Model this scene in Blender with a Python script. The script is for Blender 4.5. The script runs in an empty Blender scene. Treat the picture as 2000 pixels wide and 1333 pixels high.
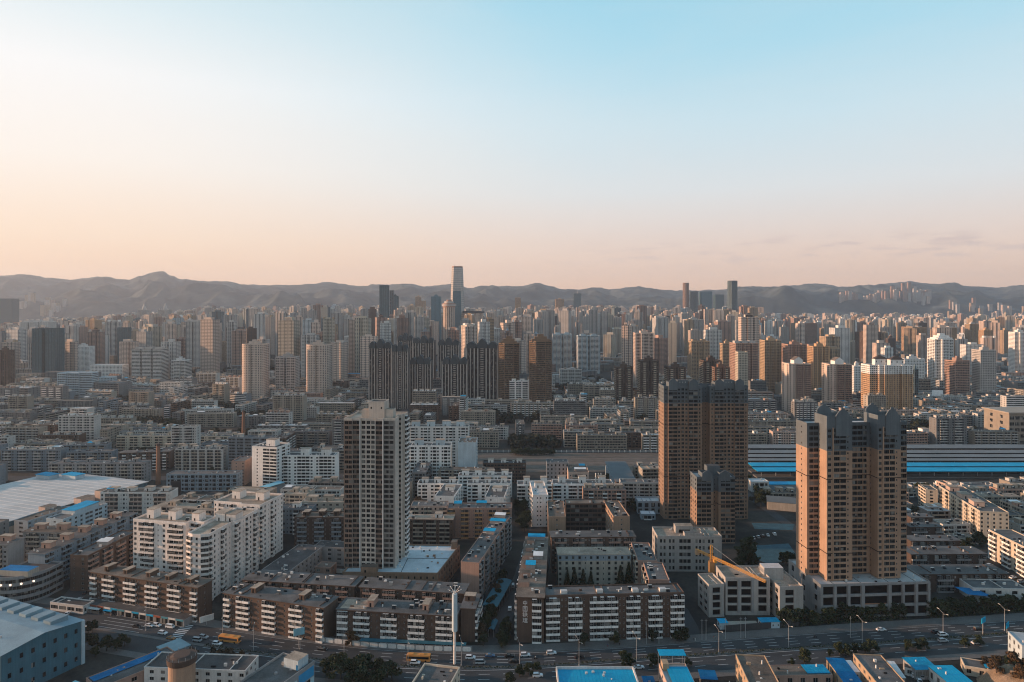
import bpy, math, random
from mathutils import Vector, Matrix, noise as mnoise
sc = bpy.context.scene
R = math.radians
# ---------------------------------------------------------------- camera
CAMH, FPX, V0, U0 = 165.0, 1333.0, 600.0, 1000.0
cam_d = bpy.data.cameras.new('camera'); cam = bpy.data.objects.new('camera', cam_d)
sc.collection.objects.link(cam); sc.camera = cam
cam.location = (0, 0, CAMH); cam.rotation_euler = (R(90), 0, 0)
cam_d.sensor_width = 36.0; cam_d.lens = 36.0 * FPX / 2000.0
cam_d.shift_y = -(666.5 - V0) / 2000.0
cam_d.clip_start = 1.0; cam_d.clip_end = 60000.0
# ---------------------------------------------------------------- world, sun, exposure
SUN_EL, SUN_AZ = 9.0, -3.0      # degrees; azimuth 0 = due left of the view, positive = towards the camera's side
sd = Vector((-math.cos(R(SUN_AZ)) * math.cos(R(SUN_EL)), -math.sin(R(SUN_AZ)) * math.cos(R(SUN_EL)), math.sin(R(SUN_EL))))
sun_d = bpy.data.lights.new('sun', 'SUN'); sun = bpy.data.objects.new('sun', sun_d)
sc.collection.objects.link(sun)
sun_d.energy = 5.0; sun_d.angle = R(0.6); sun_d.color = (1.0, 0.60, 0.37)
sun.rotation_euler = sd.to_track_quat('Z', 'Y').to_euler()
w = bpy.data.worlds.new('World'); sc.world = w; w.use_nodes = True
nt = w.node_tree; nt.nodes.clear()
def N(nt, t, **kw):
    n = nt.nodes.new(t)
    for k, v in kw.items(): setattr(n, k, v)
    return n
def L(nt, a, b): nt.links.new(a, b)
def setramp(n, stops):
    cr = n.color_ramp
    while len(cr.elements) > 1: cr.elements.remove(cr.elements[-1])
    cr.elements[0].position = stops[0][0]; cr.elements[0].color = (*stops[0][1], 1)
    for p, c in stops[1:]:
        e = cr.elements.new(p); e.color = (*c, 1)
def lin(r, g, b):
    f = lambda c: (c / 255 / 12.92) if c / 255 <= 0.04045 else ((c / 255 + 0.055) / 1.055) ** 2.4
    return (f(r), f(g), f(b))
out = N(nt, 'ShaderNodeOutputWorld'); bg = N(nt, 'ShaderNodeBackground')
sky = N(nt, 'ShaderNodeTexSky', sky_type='NISHITA', sun_disc=False)
sky.sun_elevation = R(SUN_EL); sky.sun_rotation = math.atan2(sd.x, sd.y); sky.altitude = 1500; sky.dust_density = 2.0
tc = N(nt, 'ShaderNodeTexCoord'); sep = N(nt, 'ShaderNodeSeparateXYZ'); L(nt, tc.outputs['Generated'], sep.inputs[0])
# evening sky: one gradient by elevation for the half towards the sun, one for the half away from it
rl, rr = N(nt, 'ShaderNodeValToRGB'), N(nt, 'ShaderNodeValToRGB')
el = lambda v: math.sin(math.atan((V0 - v) / FPX))
setramp(rl, [(0, lin(235, 170, 130)), (el(560), lin(252, 204, 168)), (el(480), lin(255, 224, 196)), (el(350), lin(255, 244, 233)),
             (el(200), lin(252, 250, 248)), (el(20), lin(214, 234, 240)), (0.52, lin(150, 196, 218)), (0.75, lin(122, 172, 204)), (1, lin(110, 160, 196))])
setramp(rr, [(0, lin(222, 182, 162)), (el(560), lin(244, 198, 168)), (el(500), lin(240, 210, 192)), (el(380), lin(222, 227, 229)),
             (el(250), lin(202, 227, 237)), (el(100), lin(170, 218, 236)), (el(0), lin(154, 212, 234)), (0.52, lin(124, 182, 212)), (0.75, lin(110, 166, 200)), (1, lin(104, 158, 194))])
L(nt, sep.outputs['Z'], rl.inputs[0]); L(nt, sep.outputs['Z'], rr.inputs[0])
mr = N(nt, 'ShaderNodeMapRange'); mr.interpolation_type = 'SMOOTHSTEP'
mr.inputs['From Min'].default_value = -0.62; mr.inputs['From Max'].default_value = 0.28
L(nt, sep.outputs['X'], mr.inputs['Value'])
mx = N(nt, 'ShaderNodeMix', data_type='RGBA'); L(nt, mr.outputs[0], mx.inputs['Factor']); L(nt, rl.outputs[0], mx.inputs['A']); L(nt, rr.outputs[0], mx.inputs['B'])
# thin evening clouds low on the right
mp = N(nt, 'ShaderNodeMapping'); mp.inputs['Scale'].default_value = (13, 13, 80); L(nt, tc.outputs['Generated'], mp.inputs[0])
cn = N(nt, 'ShaderNodeTexNoise'); cn.inputs['Scale'].default_value = 1.6; cn.inputs['Detail'].default_value = 7; cn.inputs['Roughness'].default_value = 0.6
L(nt, mp.outputs[0], cn.inputs['Vector'])
cr1 = N(nt, 'ShaderNodeMapRange'); cr1.inputs['From Min'].default_value = 0.50; cr1.inputs['From Max'].default_value = 0.66; L(nt, cn.outputs['Fac'], cr1.inputs['Value'])
band = N(nt, 'ShaderNodeValToRGB'); setramp(band, [(el(534), (0, 0, 0)), (el(512), (1, 1, 1)), (el(486), (.9, .9, .9)), (el(462), (0, 0, 0))]); L(nt, sep.outputs['Z'], band.inputs[0])
side = N(nt, 'ShaderNodeMapRange'); side.inputs['From Min'].default_value = 0.02; side.inputs['From Max'].default_value = 0.30; L(nt, sep.outputs['X'], side.inputs['Value'])
m1 = N(nt, 'ShaderNodeMath', operation='MULTIPLY'); L(nt, cr1.outputs[0], m1.inputs[0]); L(nt, band.outputs[0], m1.inputs[1])
m2 = N(nt, 'ShaderNodeMath', operation='MULTIPLY'); L(nt, m1.outputs[0], m2.inputs[0]); L(nt, side.outputs[0], m2.inputs[1])
m3 = N(nt, 'ShaderNodeMath', operation='MULTIPLY'); L(nt, m2.outputs[0], m3.inputs[0]); m3.inputs[1].default_value = 0.85
mx2 = N(nt, 'ShaderNodeMix', data_type='RGBA'); L(nt, m3.outputs[0], mx2.inputs['Factor']); L(nt, mx.outputs['Result'], mx2.inputs['A']); mx2.inputs['B'].default_value = (*lin(212, 188, 182), 1)
# the physical sky adds its share on top of the evening gradient
s1 = N(nt, 'ShaderNodeVectorMath', operation='SCALE'); L(nt, sky.outputs[0], s1.inputs[0]); s1.inputs['Scale'].default_value = 0.08
s2 = N(nt, 'ShaderNodeVectorMath', operation='SCALE'); # faint uneven veils of high cloud
mp2 = N(nt, 'ShaderNodeMapping'); mp2.inputs['Scale'].default_value = (2.2, 2.2, 9); mp2.inputs['Rotation'].default_value = (.12, .08, .4); L(nt, tc.outputs['Generated'], mp2.inputs[0])
vn = N(nt, 'ShaderNodeTexNoise'); vn.inputs['Scale'].default_value = 1.1; vn.inputs['Detail'].default_value = 6; vn.inputs['Roughness'].default_value = 0.55; vn.inputs['Distortion'].default_value = .6; L(nt, mp2.outputs[0], vn.inputs['Vector'])
vr = N(nt, 'ShaderNodeMapRange'); vr.inputs['From Min'].default_value = .42; vr.inputs['From Max'].default_value = .75; vr.inputs['To Max'].default_value = .13; L(nt, vn.outputs['Fac'], vr.inputs['Value'])
mx3 = N(nt, 'ShaderNodeMix', data_type='RGBA'); L(nt, vr.outputs[0], mx3.inputs['Factor']); L(nt, mx2.outputs['Result'], mx3.inputs['A']); mx3.inputs['B'].default_value = (*lin(246, 232, 222), 1)
L(nt, mx3.outputs['Result'], s2.inputs[0])
# the sky falls off towards the side away from the glow, behind the viewer
bk = N(nt, 'ShaderNodeMapRange'); bk.interpolation_type = 'SMOOTHSTEP'; bk.inputs['From Min'].default_value = -0.75; bk.inputs['From Max'].default_value = 0.35
bk.inputs['To Min'].default_value = 5.6; bk.inputs['To Max'].default_value = 5.9; L(nt, sep.outputs['Y'], bk.inputs['Value']); L(nt, bk.outputs[0], s2.inputs['Scale'])
ad = N(nt, 'ShaderNodeVectorMath', operation='ADD'); L(nt, s1.outputs[0], ad.inputs[0]); L(nt, s2.outputs[0], ad.inputs[1])
L(nt, ad.outputs[0], bg.inputs['Color']); bg.inputs['Strength'].default_value = 0.10
L(nt, bg.outputs[0], out.inputs['Surface'])
w.cycles.sampling_method = 'AUTOMATIC'
sc.view_settings.view_transform = 'Standard'; sc.view_settings.look = 'None'; sc.view_settings.gamma = 1.0
sc.view_settings.exposure = 0.76
sc.cycles.use_adaptive_sampling = False; sc.cycles.filter_width = 1.1
sc.cycles.max_bounces = 5; sc.cycles.diffuse_bounces = 2; sc.cycles.glossy_bounces = 2; sc.cycles.volume_bounces = 0
sc.cycles.caustics_reflective = False; sc.cycles.caustics_refractive = False
# ---------------------------------------------------------------- helpers
COL = sc.collection
def G(u, v, z=0.0):
    Y = FPX * (CAMH - z) / (v - V0)
    return ((u - U0) * Y / FPX, Y)
def PX(x, y, z=0.0):
    return (U0 + x * FPX / y, V0 + (CAMH - z) * FPX / y)
def tag(o, label=None, cat=None, group=None, kind=None):
    if label: o['label'] = label
    if cat: o['category'] = cat
    if group: o['group'] = group
    if kind: o['kind'] = kind
    return o
def empty(name, x=0, y=0, z=0, rot=0, label=None, cat=None, group=None):
    o = bpy.data.objects.new(name, None); COL.objects.link(o); o.empty_display_size = 1
    o.location = (x, y, z); o.rotation_euler = (0, 0, rot)
    return tag(o, label, cat, group)
def inst(name, me, parent=None, loc=(0, 0, 0), rot=0.0, sc_=None):
    o = bpy.data.objects.new(name, me); COL.objects.link(o)
    o.location = loc; o.rotation_euler = (0, 0, rot)
    if sc_: o.scale = sc_
    if parent: o.parent = parent
    return o
class MB:
    __slots__ = ('v', 'f', 'm', 'uv', 'col')
    def __init__(s): s.v = []; s.f = []; s.m = []; s.uv = None; s.col = None
    def quad(s, a, b, c, d, m=0):
        n = len(s.v); s.v += (a, b, c, d); s.f.append((n, n + 1, n + 2, n + 3)); s.m.append(m)
    def poly(s, pts, m=0):
        n = len(s.v); s.v += pts; s.f.append(tuple(range(n, n + len(pts)))); s.m.append(m)
    def box(s, x0, x1, y0, y1, z0, z1, m=0, mt=None, bottom=True):
        if mt is None: mt = m
        n = len(s.v)
        s.v += ((x0, y0, z0), (x1, y0, z0), (x1, y1, z0), (x0, y1, z0), (x0, y0, z1), (x1, y0, z1), (x1, y1, z1), (x0, y1, z1))
        s.f += ((n, n+1, n+5, n+4), (n+1, n+2, n+6, n+5), (n+2, n+3, n+7, n+6), (n+3, n, n+4, n+7), (n+4, n+5, n+6, n+7))
        s.m += (m, m, m, m, mt)
        if bottom: s.f.append((n+3, n+2, n+1, n)); s.m.append(m)
    def prism(s, pts, z0, z1, m=0, mt=None, cap=True, bottom=False):
        k = len(pts); n = len(s.v)
        s.v += [(p[0], p[1], z0) for p in pts]; s.v += [(p[0], p[1], z1) for p in pts]
        for i in range(k):
            j = (i + 1) % k; s.f.append((n + i, n + j, n + k + j, n + k + i)); s.m.append(m)
        if cap: s.f.append(tuple(range(n + k, n + 2 * k))); s.m.append(m if mt is None else mt)
        if bottom: s.f.append(tuple(range(n + k - 1, n - 1, -1))); s.m.append(m)
    def cone(s, x, y, z0, z1, r0, r1, k=12, m=0, cap=True):
        n = len(s.v)
        for r, z in ((r0, z0), (r1, z1)):
            s.v += [(x + r * math.cos(2 * math.pi * i / k), y + r * math.sin(2 * math.pi * i / k), z) for i in range(k)]
        for i in range(k):
            j = (i + 1) % k; s.f.append((n + i, n + j, n + k + j, n + k + i)); s.m.append(m)
        if cap: s.f.append(tuple(range(n + k, n + 2 * k))); s.m.append(m)
    def bar(s, a, b, r, m=0, k=4):
        a = Vector(a); b = Vector(b); d = (b - a).normalized()
        t = Vector((0, 0, 1)) if abs(d.z) < 0.9 else Vector((1, 0, 0))
        p = d.cross(t).normalized(); q = d.cross(p); n = len(s.v)
        for c in (a, b):
            for i in range(k):
                an = 2 * math.pi * (i + .5) / k
                s.v.append(tuple(c + p * (r * math.cos(an)) + q * (r * math.sin(an))))
        for i in range(k):
            j = (i + 1) % k; s.f.append((n + j, n + i, n + k + i, n + k + j)); s.m.append(m)
        s.f.append(tuple(range(n, n + k))); s.m.append(m); s.f.append(tuple(range(n + 2 * k - 1, n + k - 1, -1))); s.m.append(m)
    def add(s, o, loc=(0, 0, 0), rot=0.0):
        c, sn = math.cos(rot), math.sin(rot); n = len(s.v); lx, ly, lz = loc
        s.v += [(x * c - y * sn + lx, x * sn + y * c + ly, z + lz) for x, y, z in o.v]
        s.f += [tuple(i + n for i in f) for f in o.f]; s.m += o.m
    def mesh(s, name, mats):
        me = bpy.data.meshes.new(name); me.from_pydata(s.v, [], s.f)
        for mt in mats: me.materials.append(mt)
        if len(mats) > 1: me.polygons.foreach_set('material_index', s.m)
        if s.uv:
            ul = me.uv_layers.new(name='UVMap'); ul.data.foreach_set('uv', [c for p in s.uv for c in p])
        if s.col:
            ca = me.color_attributes.new('tint', 'FLOAT_COLOR', 'CORNER'); ca.data.foreach_set('color', [c for p in s.col for c in p])
        me.update(); return me
    def build(s, name, mats, parent=None, loc=(0, 0, 0), rot=0.0):
        if not isinstance(mats, (list, tuple)): mats = [mats]
        return inst(name, s.mesh(name, mats), parent, loc, rot)
# ---------------------------------------------------------------- materials
MATS = {}
def newmat(key):
    m = bpy.data.materials.new(key); m.use_nodes = True
    nt = m.node_tree; b = nt.nodes['Principled BSDF']; MATS[key] = m
    return m, nt, b
def surf(key, col, rough=0.85, var=0.18, scale=0.25, streak=0.0, orand=0.0, fine=0.0, metal=0.0, spec=0.3):
    """A weathered matt surface: broad blotches, optional vertical rain streaks and fine grain, optional variation per object."""
    if key in MATS: return MATS[key]
    m, nt, b = newmat(key)
    b.inputs['Roughness'].default_value = rough; b.inputs['Metallic'].default_value = metal; b.inputs['Specular IOR Level'].default_value = spec
    tc = N(nt, 'ShaderNodeTexCoord'); oi = N(nt, 'ShaderNodeObjectInfo')
    off = N(nt, 'ShaderNodeVectorMath', operation='ADD'); L(nt, tc.outputs['Object'], off.inputs[0])
    sc1 = N(nt, 'ShaderNodeMath', operation='MULTIPLY'); L(nt, oi.outputs['Random'], sc1.inputs[0]); sc1.inputs[1].default_value = 317.0
    cb = N(nt, 'ShaderNodeCombineXYZ'); L(nt, sc1.outputs[0], cb.inputs[0]); L(nt, sc1.outputs[0], cb.inputs[1]); L(nt, cb.outputs[0], off.inputs[1])
    n1 = N(nt, 'ShaderNodeTexNoise'); n1.inputs['Scale'].default_value = scale; n1.inputs['Detail'].default_value = 6; n1.inputs['Roughness'].default_value = 0.62
    L(nt, off.outputs[0], n1.inputs['Vector'])
    r1 = N(nt, 'ShaderNodeMapRange'); r1.inputs['From Min'].default_value = 0.28; r1.inputs['From Max'].default_value = 0.72
    r1.inputs['To Min'].default_value = 1 - var; r1.inputs['To Max'].default_value = 1 + var; L(nt, n1.outputs['Fac'], r1.inputs['Value'])
    fac = r1.outputs[0]
    def mul(a, bsock):
        q = N(nt, 'ShaderNodeMath', operation='MULTIPLY'); L(nt, a, q.inputs[0]); L(nt, bsock, q.inputs[1]); return q.outputs[0]
    if streak:
        mp = N(nt, 'ShaderNodeMapping'); mp.inputs['Scale'].default_value = (1.3, 1.3, 0.05); L(nt, off.outputs[0], mp.inputs[0])
        n2 = N(nt, 'ShaderNodeTexNoise'); n2.inputs['Scale'].default_value = 1.0; n2.inputs['Detail'].default_value = 4; L(nt, mp.outputs[0], n2.inputs['Vector'])
        r2 = N(nt, 'ShaderNodeMapRange'); r2.inputs['From Min'].default_value = 0.35; r2.inputs['From Max'].default_value = 0.65
        r2.inputs['To Min'].default_value = 1 - streak; r2.inputs['To Max'].default_value = 1.0; L(nt, n2.outputs['Fac'], r2.inputs['Value']); fac = mul(fac, r2.outputs[0])
    if fine:
        n3 = N(nt, 'ShaderNodeTexNoise'); n3.inputs['Scale'].default_value = 2.2; n3.inputs['Detail'].default_value = 3; L(nt, off.outputs[0], n3.inputs['Vector'])
        r3 = N(nt, 'ShaderNodeMapRange'); r3.inputs['From Min'].default_value = 0.3; r3.inputs['From Max'].default_value = 0.7
        r3.inputs['To Min'].default_value = 1 - fine; r3.inputs['To Max'].default_value = 1 + fine; L(nt, n3.outputs['Fac'], r3.inputs['Value']); fac = mul(fac, r3.outputs[0])
    if orand:
        r4 = N(nt, 'ShaderNodeMapRange'); r4.inputs['To Min'].default_value = 1 - orand; r4.inputs['To Max'].default_value = 1 + orand
        L(nt, oi.outputs['Random'], r4.inputs['Value']); fac = mul(fac, r4.outputs[0])
    vm = N(nt, 'ShaderNodeVectorMath', operation='SCALE'); vm.inputs[0].default_value = col; L(nt, fac, vm.inputs['Scale'])
    L(nt, vm.outputs[0], b.inputs['Base Color'])
    return m
WALL = dict(white=(.74, .72, .69), offwhite=(.58, .56, .53), cream=(.50, .43, .34), tan=(.40, .285, .185), pink=(.47, .35, .29), brown=(.098, .064, .049),
            redbrown=(.19, .10, .065), darkbrown=(.075, .052, .043), grey=(.25, .25, .25), concrete=(.34, .32, .30), bluegrey=(.24, .29, .33), slate=(.045, .058, .066),
            teal=(.045, .14, .19), orange=(.46, .26, .12), golden=(.36, .20, .08), beige=(.40, .35, .29), yellowtan=(.36, .235, .162), charcoal=(.055, .055, .058),
            oldgrey=(.165, .165, .165), oldbeige=(.26, .225, .185), oldcream=(.33, .285, .235), oldwhite=(.46, .445, .42), oldblue=(.17, .20, .225), paleblue=(.42, .50, .54), rose=(.36, .23, .18))
def wall(k): return surf('wall_' + k, WALL[k], 0.88, 0.14, 0.12, streak=0.16, fine=0.07, orand=0.06)
def roofm(k='grey'):
    c = dict(grey=(.095, .092, .09), brown=(.125, .098, .078), dark=(.055, .055, .056), light=(.42, .41, .40), white=(.60, .60, .59), tan=(.30, .235, .18), bluewhite=(.40, .44, .46), teal=(.17, .25, .29))[k]
    return surf('roof_' + k, c, 0.9, 0.48 if k not in ('light', 'white', 'bluewhite', 'teal') else 0.2, 0.11, streak=0.0, fine=0.26 if k not in ('light', 'white', 'bluewhite', 'teal') else .1, orand=0.16)
M_TRIM = surf('trim_white', (.66, .63, .59), 0.8, 0.16, 0.5, streak=0.2, orand=0.12)
M_DARK = surf('dark_recess', (.007, .007, .008), 0.9, 0.2, 0.5, spec=.05)  # near-black for joints, seams and doors; in open bays it imitates shade
M_CONC = wall('concrete')
M_ASPH = surf('asphalt', (.040, .043, .046), 0.85, 0.38, 0.05, fine=0.26)
M_PAVE = surf('pavement', (.12, .112, .105), 0.9, 0.2, 0.12, fine=0.2)
M_PAINT = surf('road_paint', (.55, .56, .55), 0.8, 0.25, 0.8)
M_METAL = surf('galvanised', (.42, .42, .42), 0.5, 0.1, 0.5, metal=0.4)
M_BLUE = surf('blue_sheet', (.008, .31, .53), 0.75, 0.22, 0.2, streak=0.2, fine=.08, orand=0.15, spec=.1)
M_DBLUE = surf('deep_blue_sheet', (.003, .145, .33), 0.75, 0.25, 0.2, streak=0.2, fine=.08, orand=0.12, spec=.1)
M_YEL = surf('crane_yellow', (.62, .30, .06), 0.6, 0.15, 0.5)
M_BUS = surf('bus_orange', (.62, .26, .07), 0.45, 0.06, 0.5)
def glass_mat(key, snap, lo=(.006, .008, .010), hi=(.22, .215, .20), lit=0.83):
    m, nt, b = newmat(key)
    tc = N(nt, 'ShaderNodeTexCoord'); oi = N(nt, 'ShaderNodeObjectInfo')
    wn = N(nt, 'ShaderNodeTexWhiteNoise', noise_dimensions='4D')
    if snap:
        sn = N(nt, 'ShaderNodeVectorMath', operation='SNAP'); L(nt, tc.outputs['Object'], sn.inputs[0]); sn.inputs[1].default_value = (1.45, 1.45, 2.9); L(nt, sn.outputs[0], wn.inputs['Vector'])
    L(nt, oi.outputs['Random'], wn.inputs['W'])
    rp = N(nt, 'ShaderNodeValToRGB'); mid = tuple((a * 3 + c) / 4 for a, c in zip(lo, hi))
    setramp(rp, [(0, lo), (0.55, tuple(1.6 * c for c in lo)), (lit, mid), (1, hi)]); L(nt, wn.outputs['Value'], rp.inputs[0])
    L(nt, rp.outputs[0], b.inputs['Base Color']); b.inputs['Roughness'].default_value = 0.25; b.inputs['Specular IOR Level'].default_value = 0.14
    return m
M_GLASS = glass_mat('window_glass', True); M_PANE = glass_mat('pane_glass', False)
M_GREENGLASS = glass_mat('curtain_glass', True, (.045, .092, .112), (.085, .15, .18), 0.95)
M_GREENGLASS.node_tree.nodes['Principled BSDF'].inputs['Roughness'].default_value = .4; M_GREENGLASS.node_tree.nodes['Principled BSDF'].inputs['Specular IOR Level'].default_value = .25
# far towers: window grid worked out in metres along each wall
def far_mat():
    m, nt, b = newmat('far_facade')
    uv = N(nt, 'ShaderNodeUVMap', uv_map='UVMap'); sp = N(nt, 'ShaderNodeSeparateXYZ'); L(nt, uv.outputs[0], sp.inputs[0])
    at = N(nt, 'ShaderNodeAttribute', attribute_name='tint')
    def fr(sock, per, lo, hi):
        d = N(nt, 'ShaderNodeMath', operation='DIVIDE'); L(nt, sock, d.inputs[0]); d.inputs[1].default_value = per
        f = N(nt, 'ShaderNodeMath', operation='FRACT'); L(nt, d.outputs[0], f.inputs[0])
        a = N(nt, 'ShaderNodeMath', operation='GREATER_THAN'); L(nt, f.outputs[0], a.inputs[0]); a.inputs[1].default_value = lo
        c = N(nt, 'ShaderNodeMath', operation='LESS_THAN'); L(nt, f.outputs[0], c.inputs[0]); c.inputs[1].default_value = hi
        q = N(nt, 'ShaderNodeMath', operation='MULTIPLY'); L(nt, a.outputs[0], q.inputs[0]); L(nt, c.outputs[0], q.inputs[1]); return q.outputs[0]
    wx = fr(sp.outputs['X'], 3.4, 0.22, 0.80); wz = fr(sp.outputs['Y'], 3.0, 0.28, 0.80)
    win = N(nt, 'ShaderNodeMath', operation='MULTIPLY'); L(nt, wx, win.inputs[0]); L(nt, wz, win.inputs[1])
    col = fr(sp.outputs['X'], 10.2, 0.38, 0.62)
    c2 = N(nt, 'ShaderNodeMath', operation='MULTIPLY'); L(nt, col, c2.inputs[0]); c2.inputs[1].default_value = 0.55  # half-dark stripes paint in the shade of balcony recesses the flat walls lack
    mxx = N(nt, 'ShaderNodeMath', operation='MAXIMUM'); L(nt, win.outputs[0], mxx.inputs[0]); L(nt, c2.outputs[0], mxx.inputs[1])
    # roofs carry a negative second coordinate and stay plain
    pos = N(nt, 'ShaderNodeMath', operation='GREATER_THAN'); L(nt, sp.outputs['Y'], pos.inputs[0]); pos.inputs[1].default_value = 0.0
    mk = N(nt, 'ShaderNodeMath', operation='MULTIPLY'); L(nt, mxx.outputs[0], mk.inputs[0]); L(nt, pos.outputs[0], mk.inputs[1])
    mx = N(nt, 'ShaderNodeMix', data_type='RGBA'); L(nt, mk.outputs[0], mx.inputs['Factor']); L(nt, at.outputs['Color'], mx.inputs['A']); mx.inputs['B'].default_value = (.03, .037, .043, 1)
    L(nt, mx.outputs['Result'], b.inputs['Base Color']); b.inputs['Roughness'].default_value = 0.7; b.inputs['Specular IOR Level'].default_value = 0.3
    return m
M_FAR = far_mat()
# ---------------------------------------------------------------- building kit
CELL = {  # opening: share of the bay's width, sill, head, reveal depth
    'w': (.58, .85, 2.45, .22), 'W': (.86, .85, 2.5, .22), 'n': (.34, 1.1, 2.2, .2), 's': (.5, 1.1, 2.1, .2), 'R': (.93, .80, 2.78, .32), 'r': (.76, .85, 2.7, .3),
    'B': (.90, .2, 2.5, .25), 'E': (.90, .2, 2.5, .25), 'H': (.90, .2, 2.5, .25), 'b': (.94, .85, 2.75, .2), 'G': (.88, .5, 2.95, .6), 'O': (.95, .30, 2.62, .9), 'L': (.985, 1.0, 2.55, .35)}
OPEN_DARK = {'O'}  # backed by a near-black sheet that stands in for the shaded interior
WINCACHE, BALCACHE = {}, {}
M_FRAME = surf('frame_light', (.45, .44, .42), 0.6, 0.1, 0.5)
M_FRAMED = surf('frame_dark', (.09, .085, .08), 0.6, 0.1, 0.5)
def win_mesh(w, h, fr):
    k = (round(w, 1), round(h, 1), fr)
    if k not in WINCACHE:
        w, h = k[0], k[1]; mb = MB(); t = .07
        mb.box(0, t, -.04, .05, 0, h, 0); mb.box(w - t, w, -.04, .05, 0, h, 0); mb.box(t, w - t, -.04, .05, 0, t, 0); mb.box(t, w - t, -.04, .05, h - t, h, 0)
        n = max(1, round(w / .95))
        for i in range(1, n): mb.box(i * w / n - .03, i * w / n + .03, -.03, .04, t, h - t, 0)
        mb.quad((t, .02, t), (w - t, .02, t), (w - t, .02, h - t), (t, .02, h - t), 1)
        WINCACHE[k] = (mb, mb.mesh('window', [M_FRAMED if fr else M_FRAME, M_PANE]))
    return WINCACHE[k]
def balc_mesh(w, var, dep, fh, trim):
    k = (round(w, 1), var, dep, round(fh, 2), trim.name)
    if k not in BALCACHE:
        w = k[0]; mb = MB(); p = 1.0
        mb.box(0, w, -dep, .02, -.14, 0, 0)
        mb.box(0, w, -dep, -dep + .1, 0.001, p, 0); mb.box(0, .1, -dep + .1, 0, 0.001, p, 0); mb.box(w - .1, w, -dep + .1, 0, 0.001, p, 0)
        a, b = {'e': (0, w), 'h': (0, w * .5), 'g': (w * .5, w)}.get(var, (0, 0))
        if b > a:
            top = fh - .16
            n = max(2, round((b - a) / .8))
            for i in range(n + 1):
                x = a + .03 + (b - a - .06) * i / n; mb.box(x - .03, x + .03, -dep + .02, -dep + .08, p, top, 1)
            mb.quad((a, -dep + .05, p), (b, -dep + .05, p), (b, -dep + .05, top), (a, -dep + .05, top), 2)
            mb.box(a, b, -dep + .01, -dep + .09, p + .85, p + .92, 1); mb.box(a, b, -dep, 0, top, top + .02, 0)
            for x in (a + .05, b - .05): mb.quad((x, -dep + .05, p), (x, 0, p), (x, 0, top), (x, -dep + .05, top), 2)
        elif var == 'r':
            mb.box(.1, w - .1, -dep + .03, -dep + .07, p + .2, p + .25, 1)
        BALCACHE[k] = (mb, mb.mesh('balcony', [trim, M_FRAME, M_PANE]))
    return BALCACHE[k]
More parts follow.
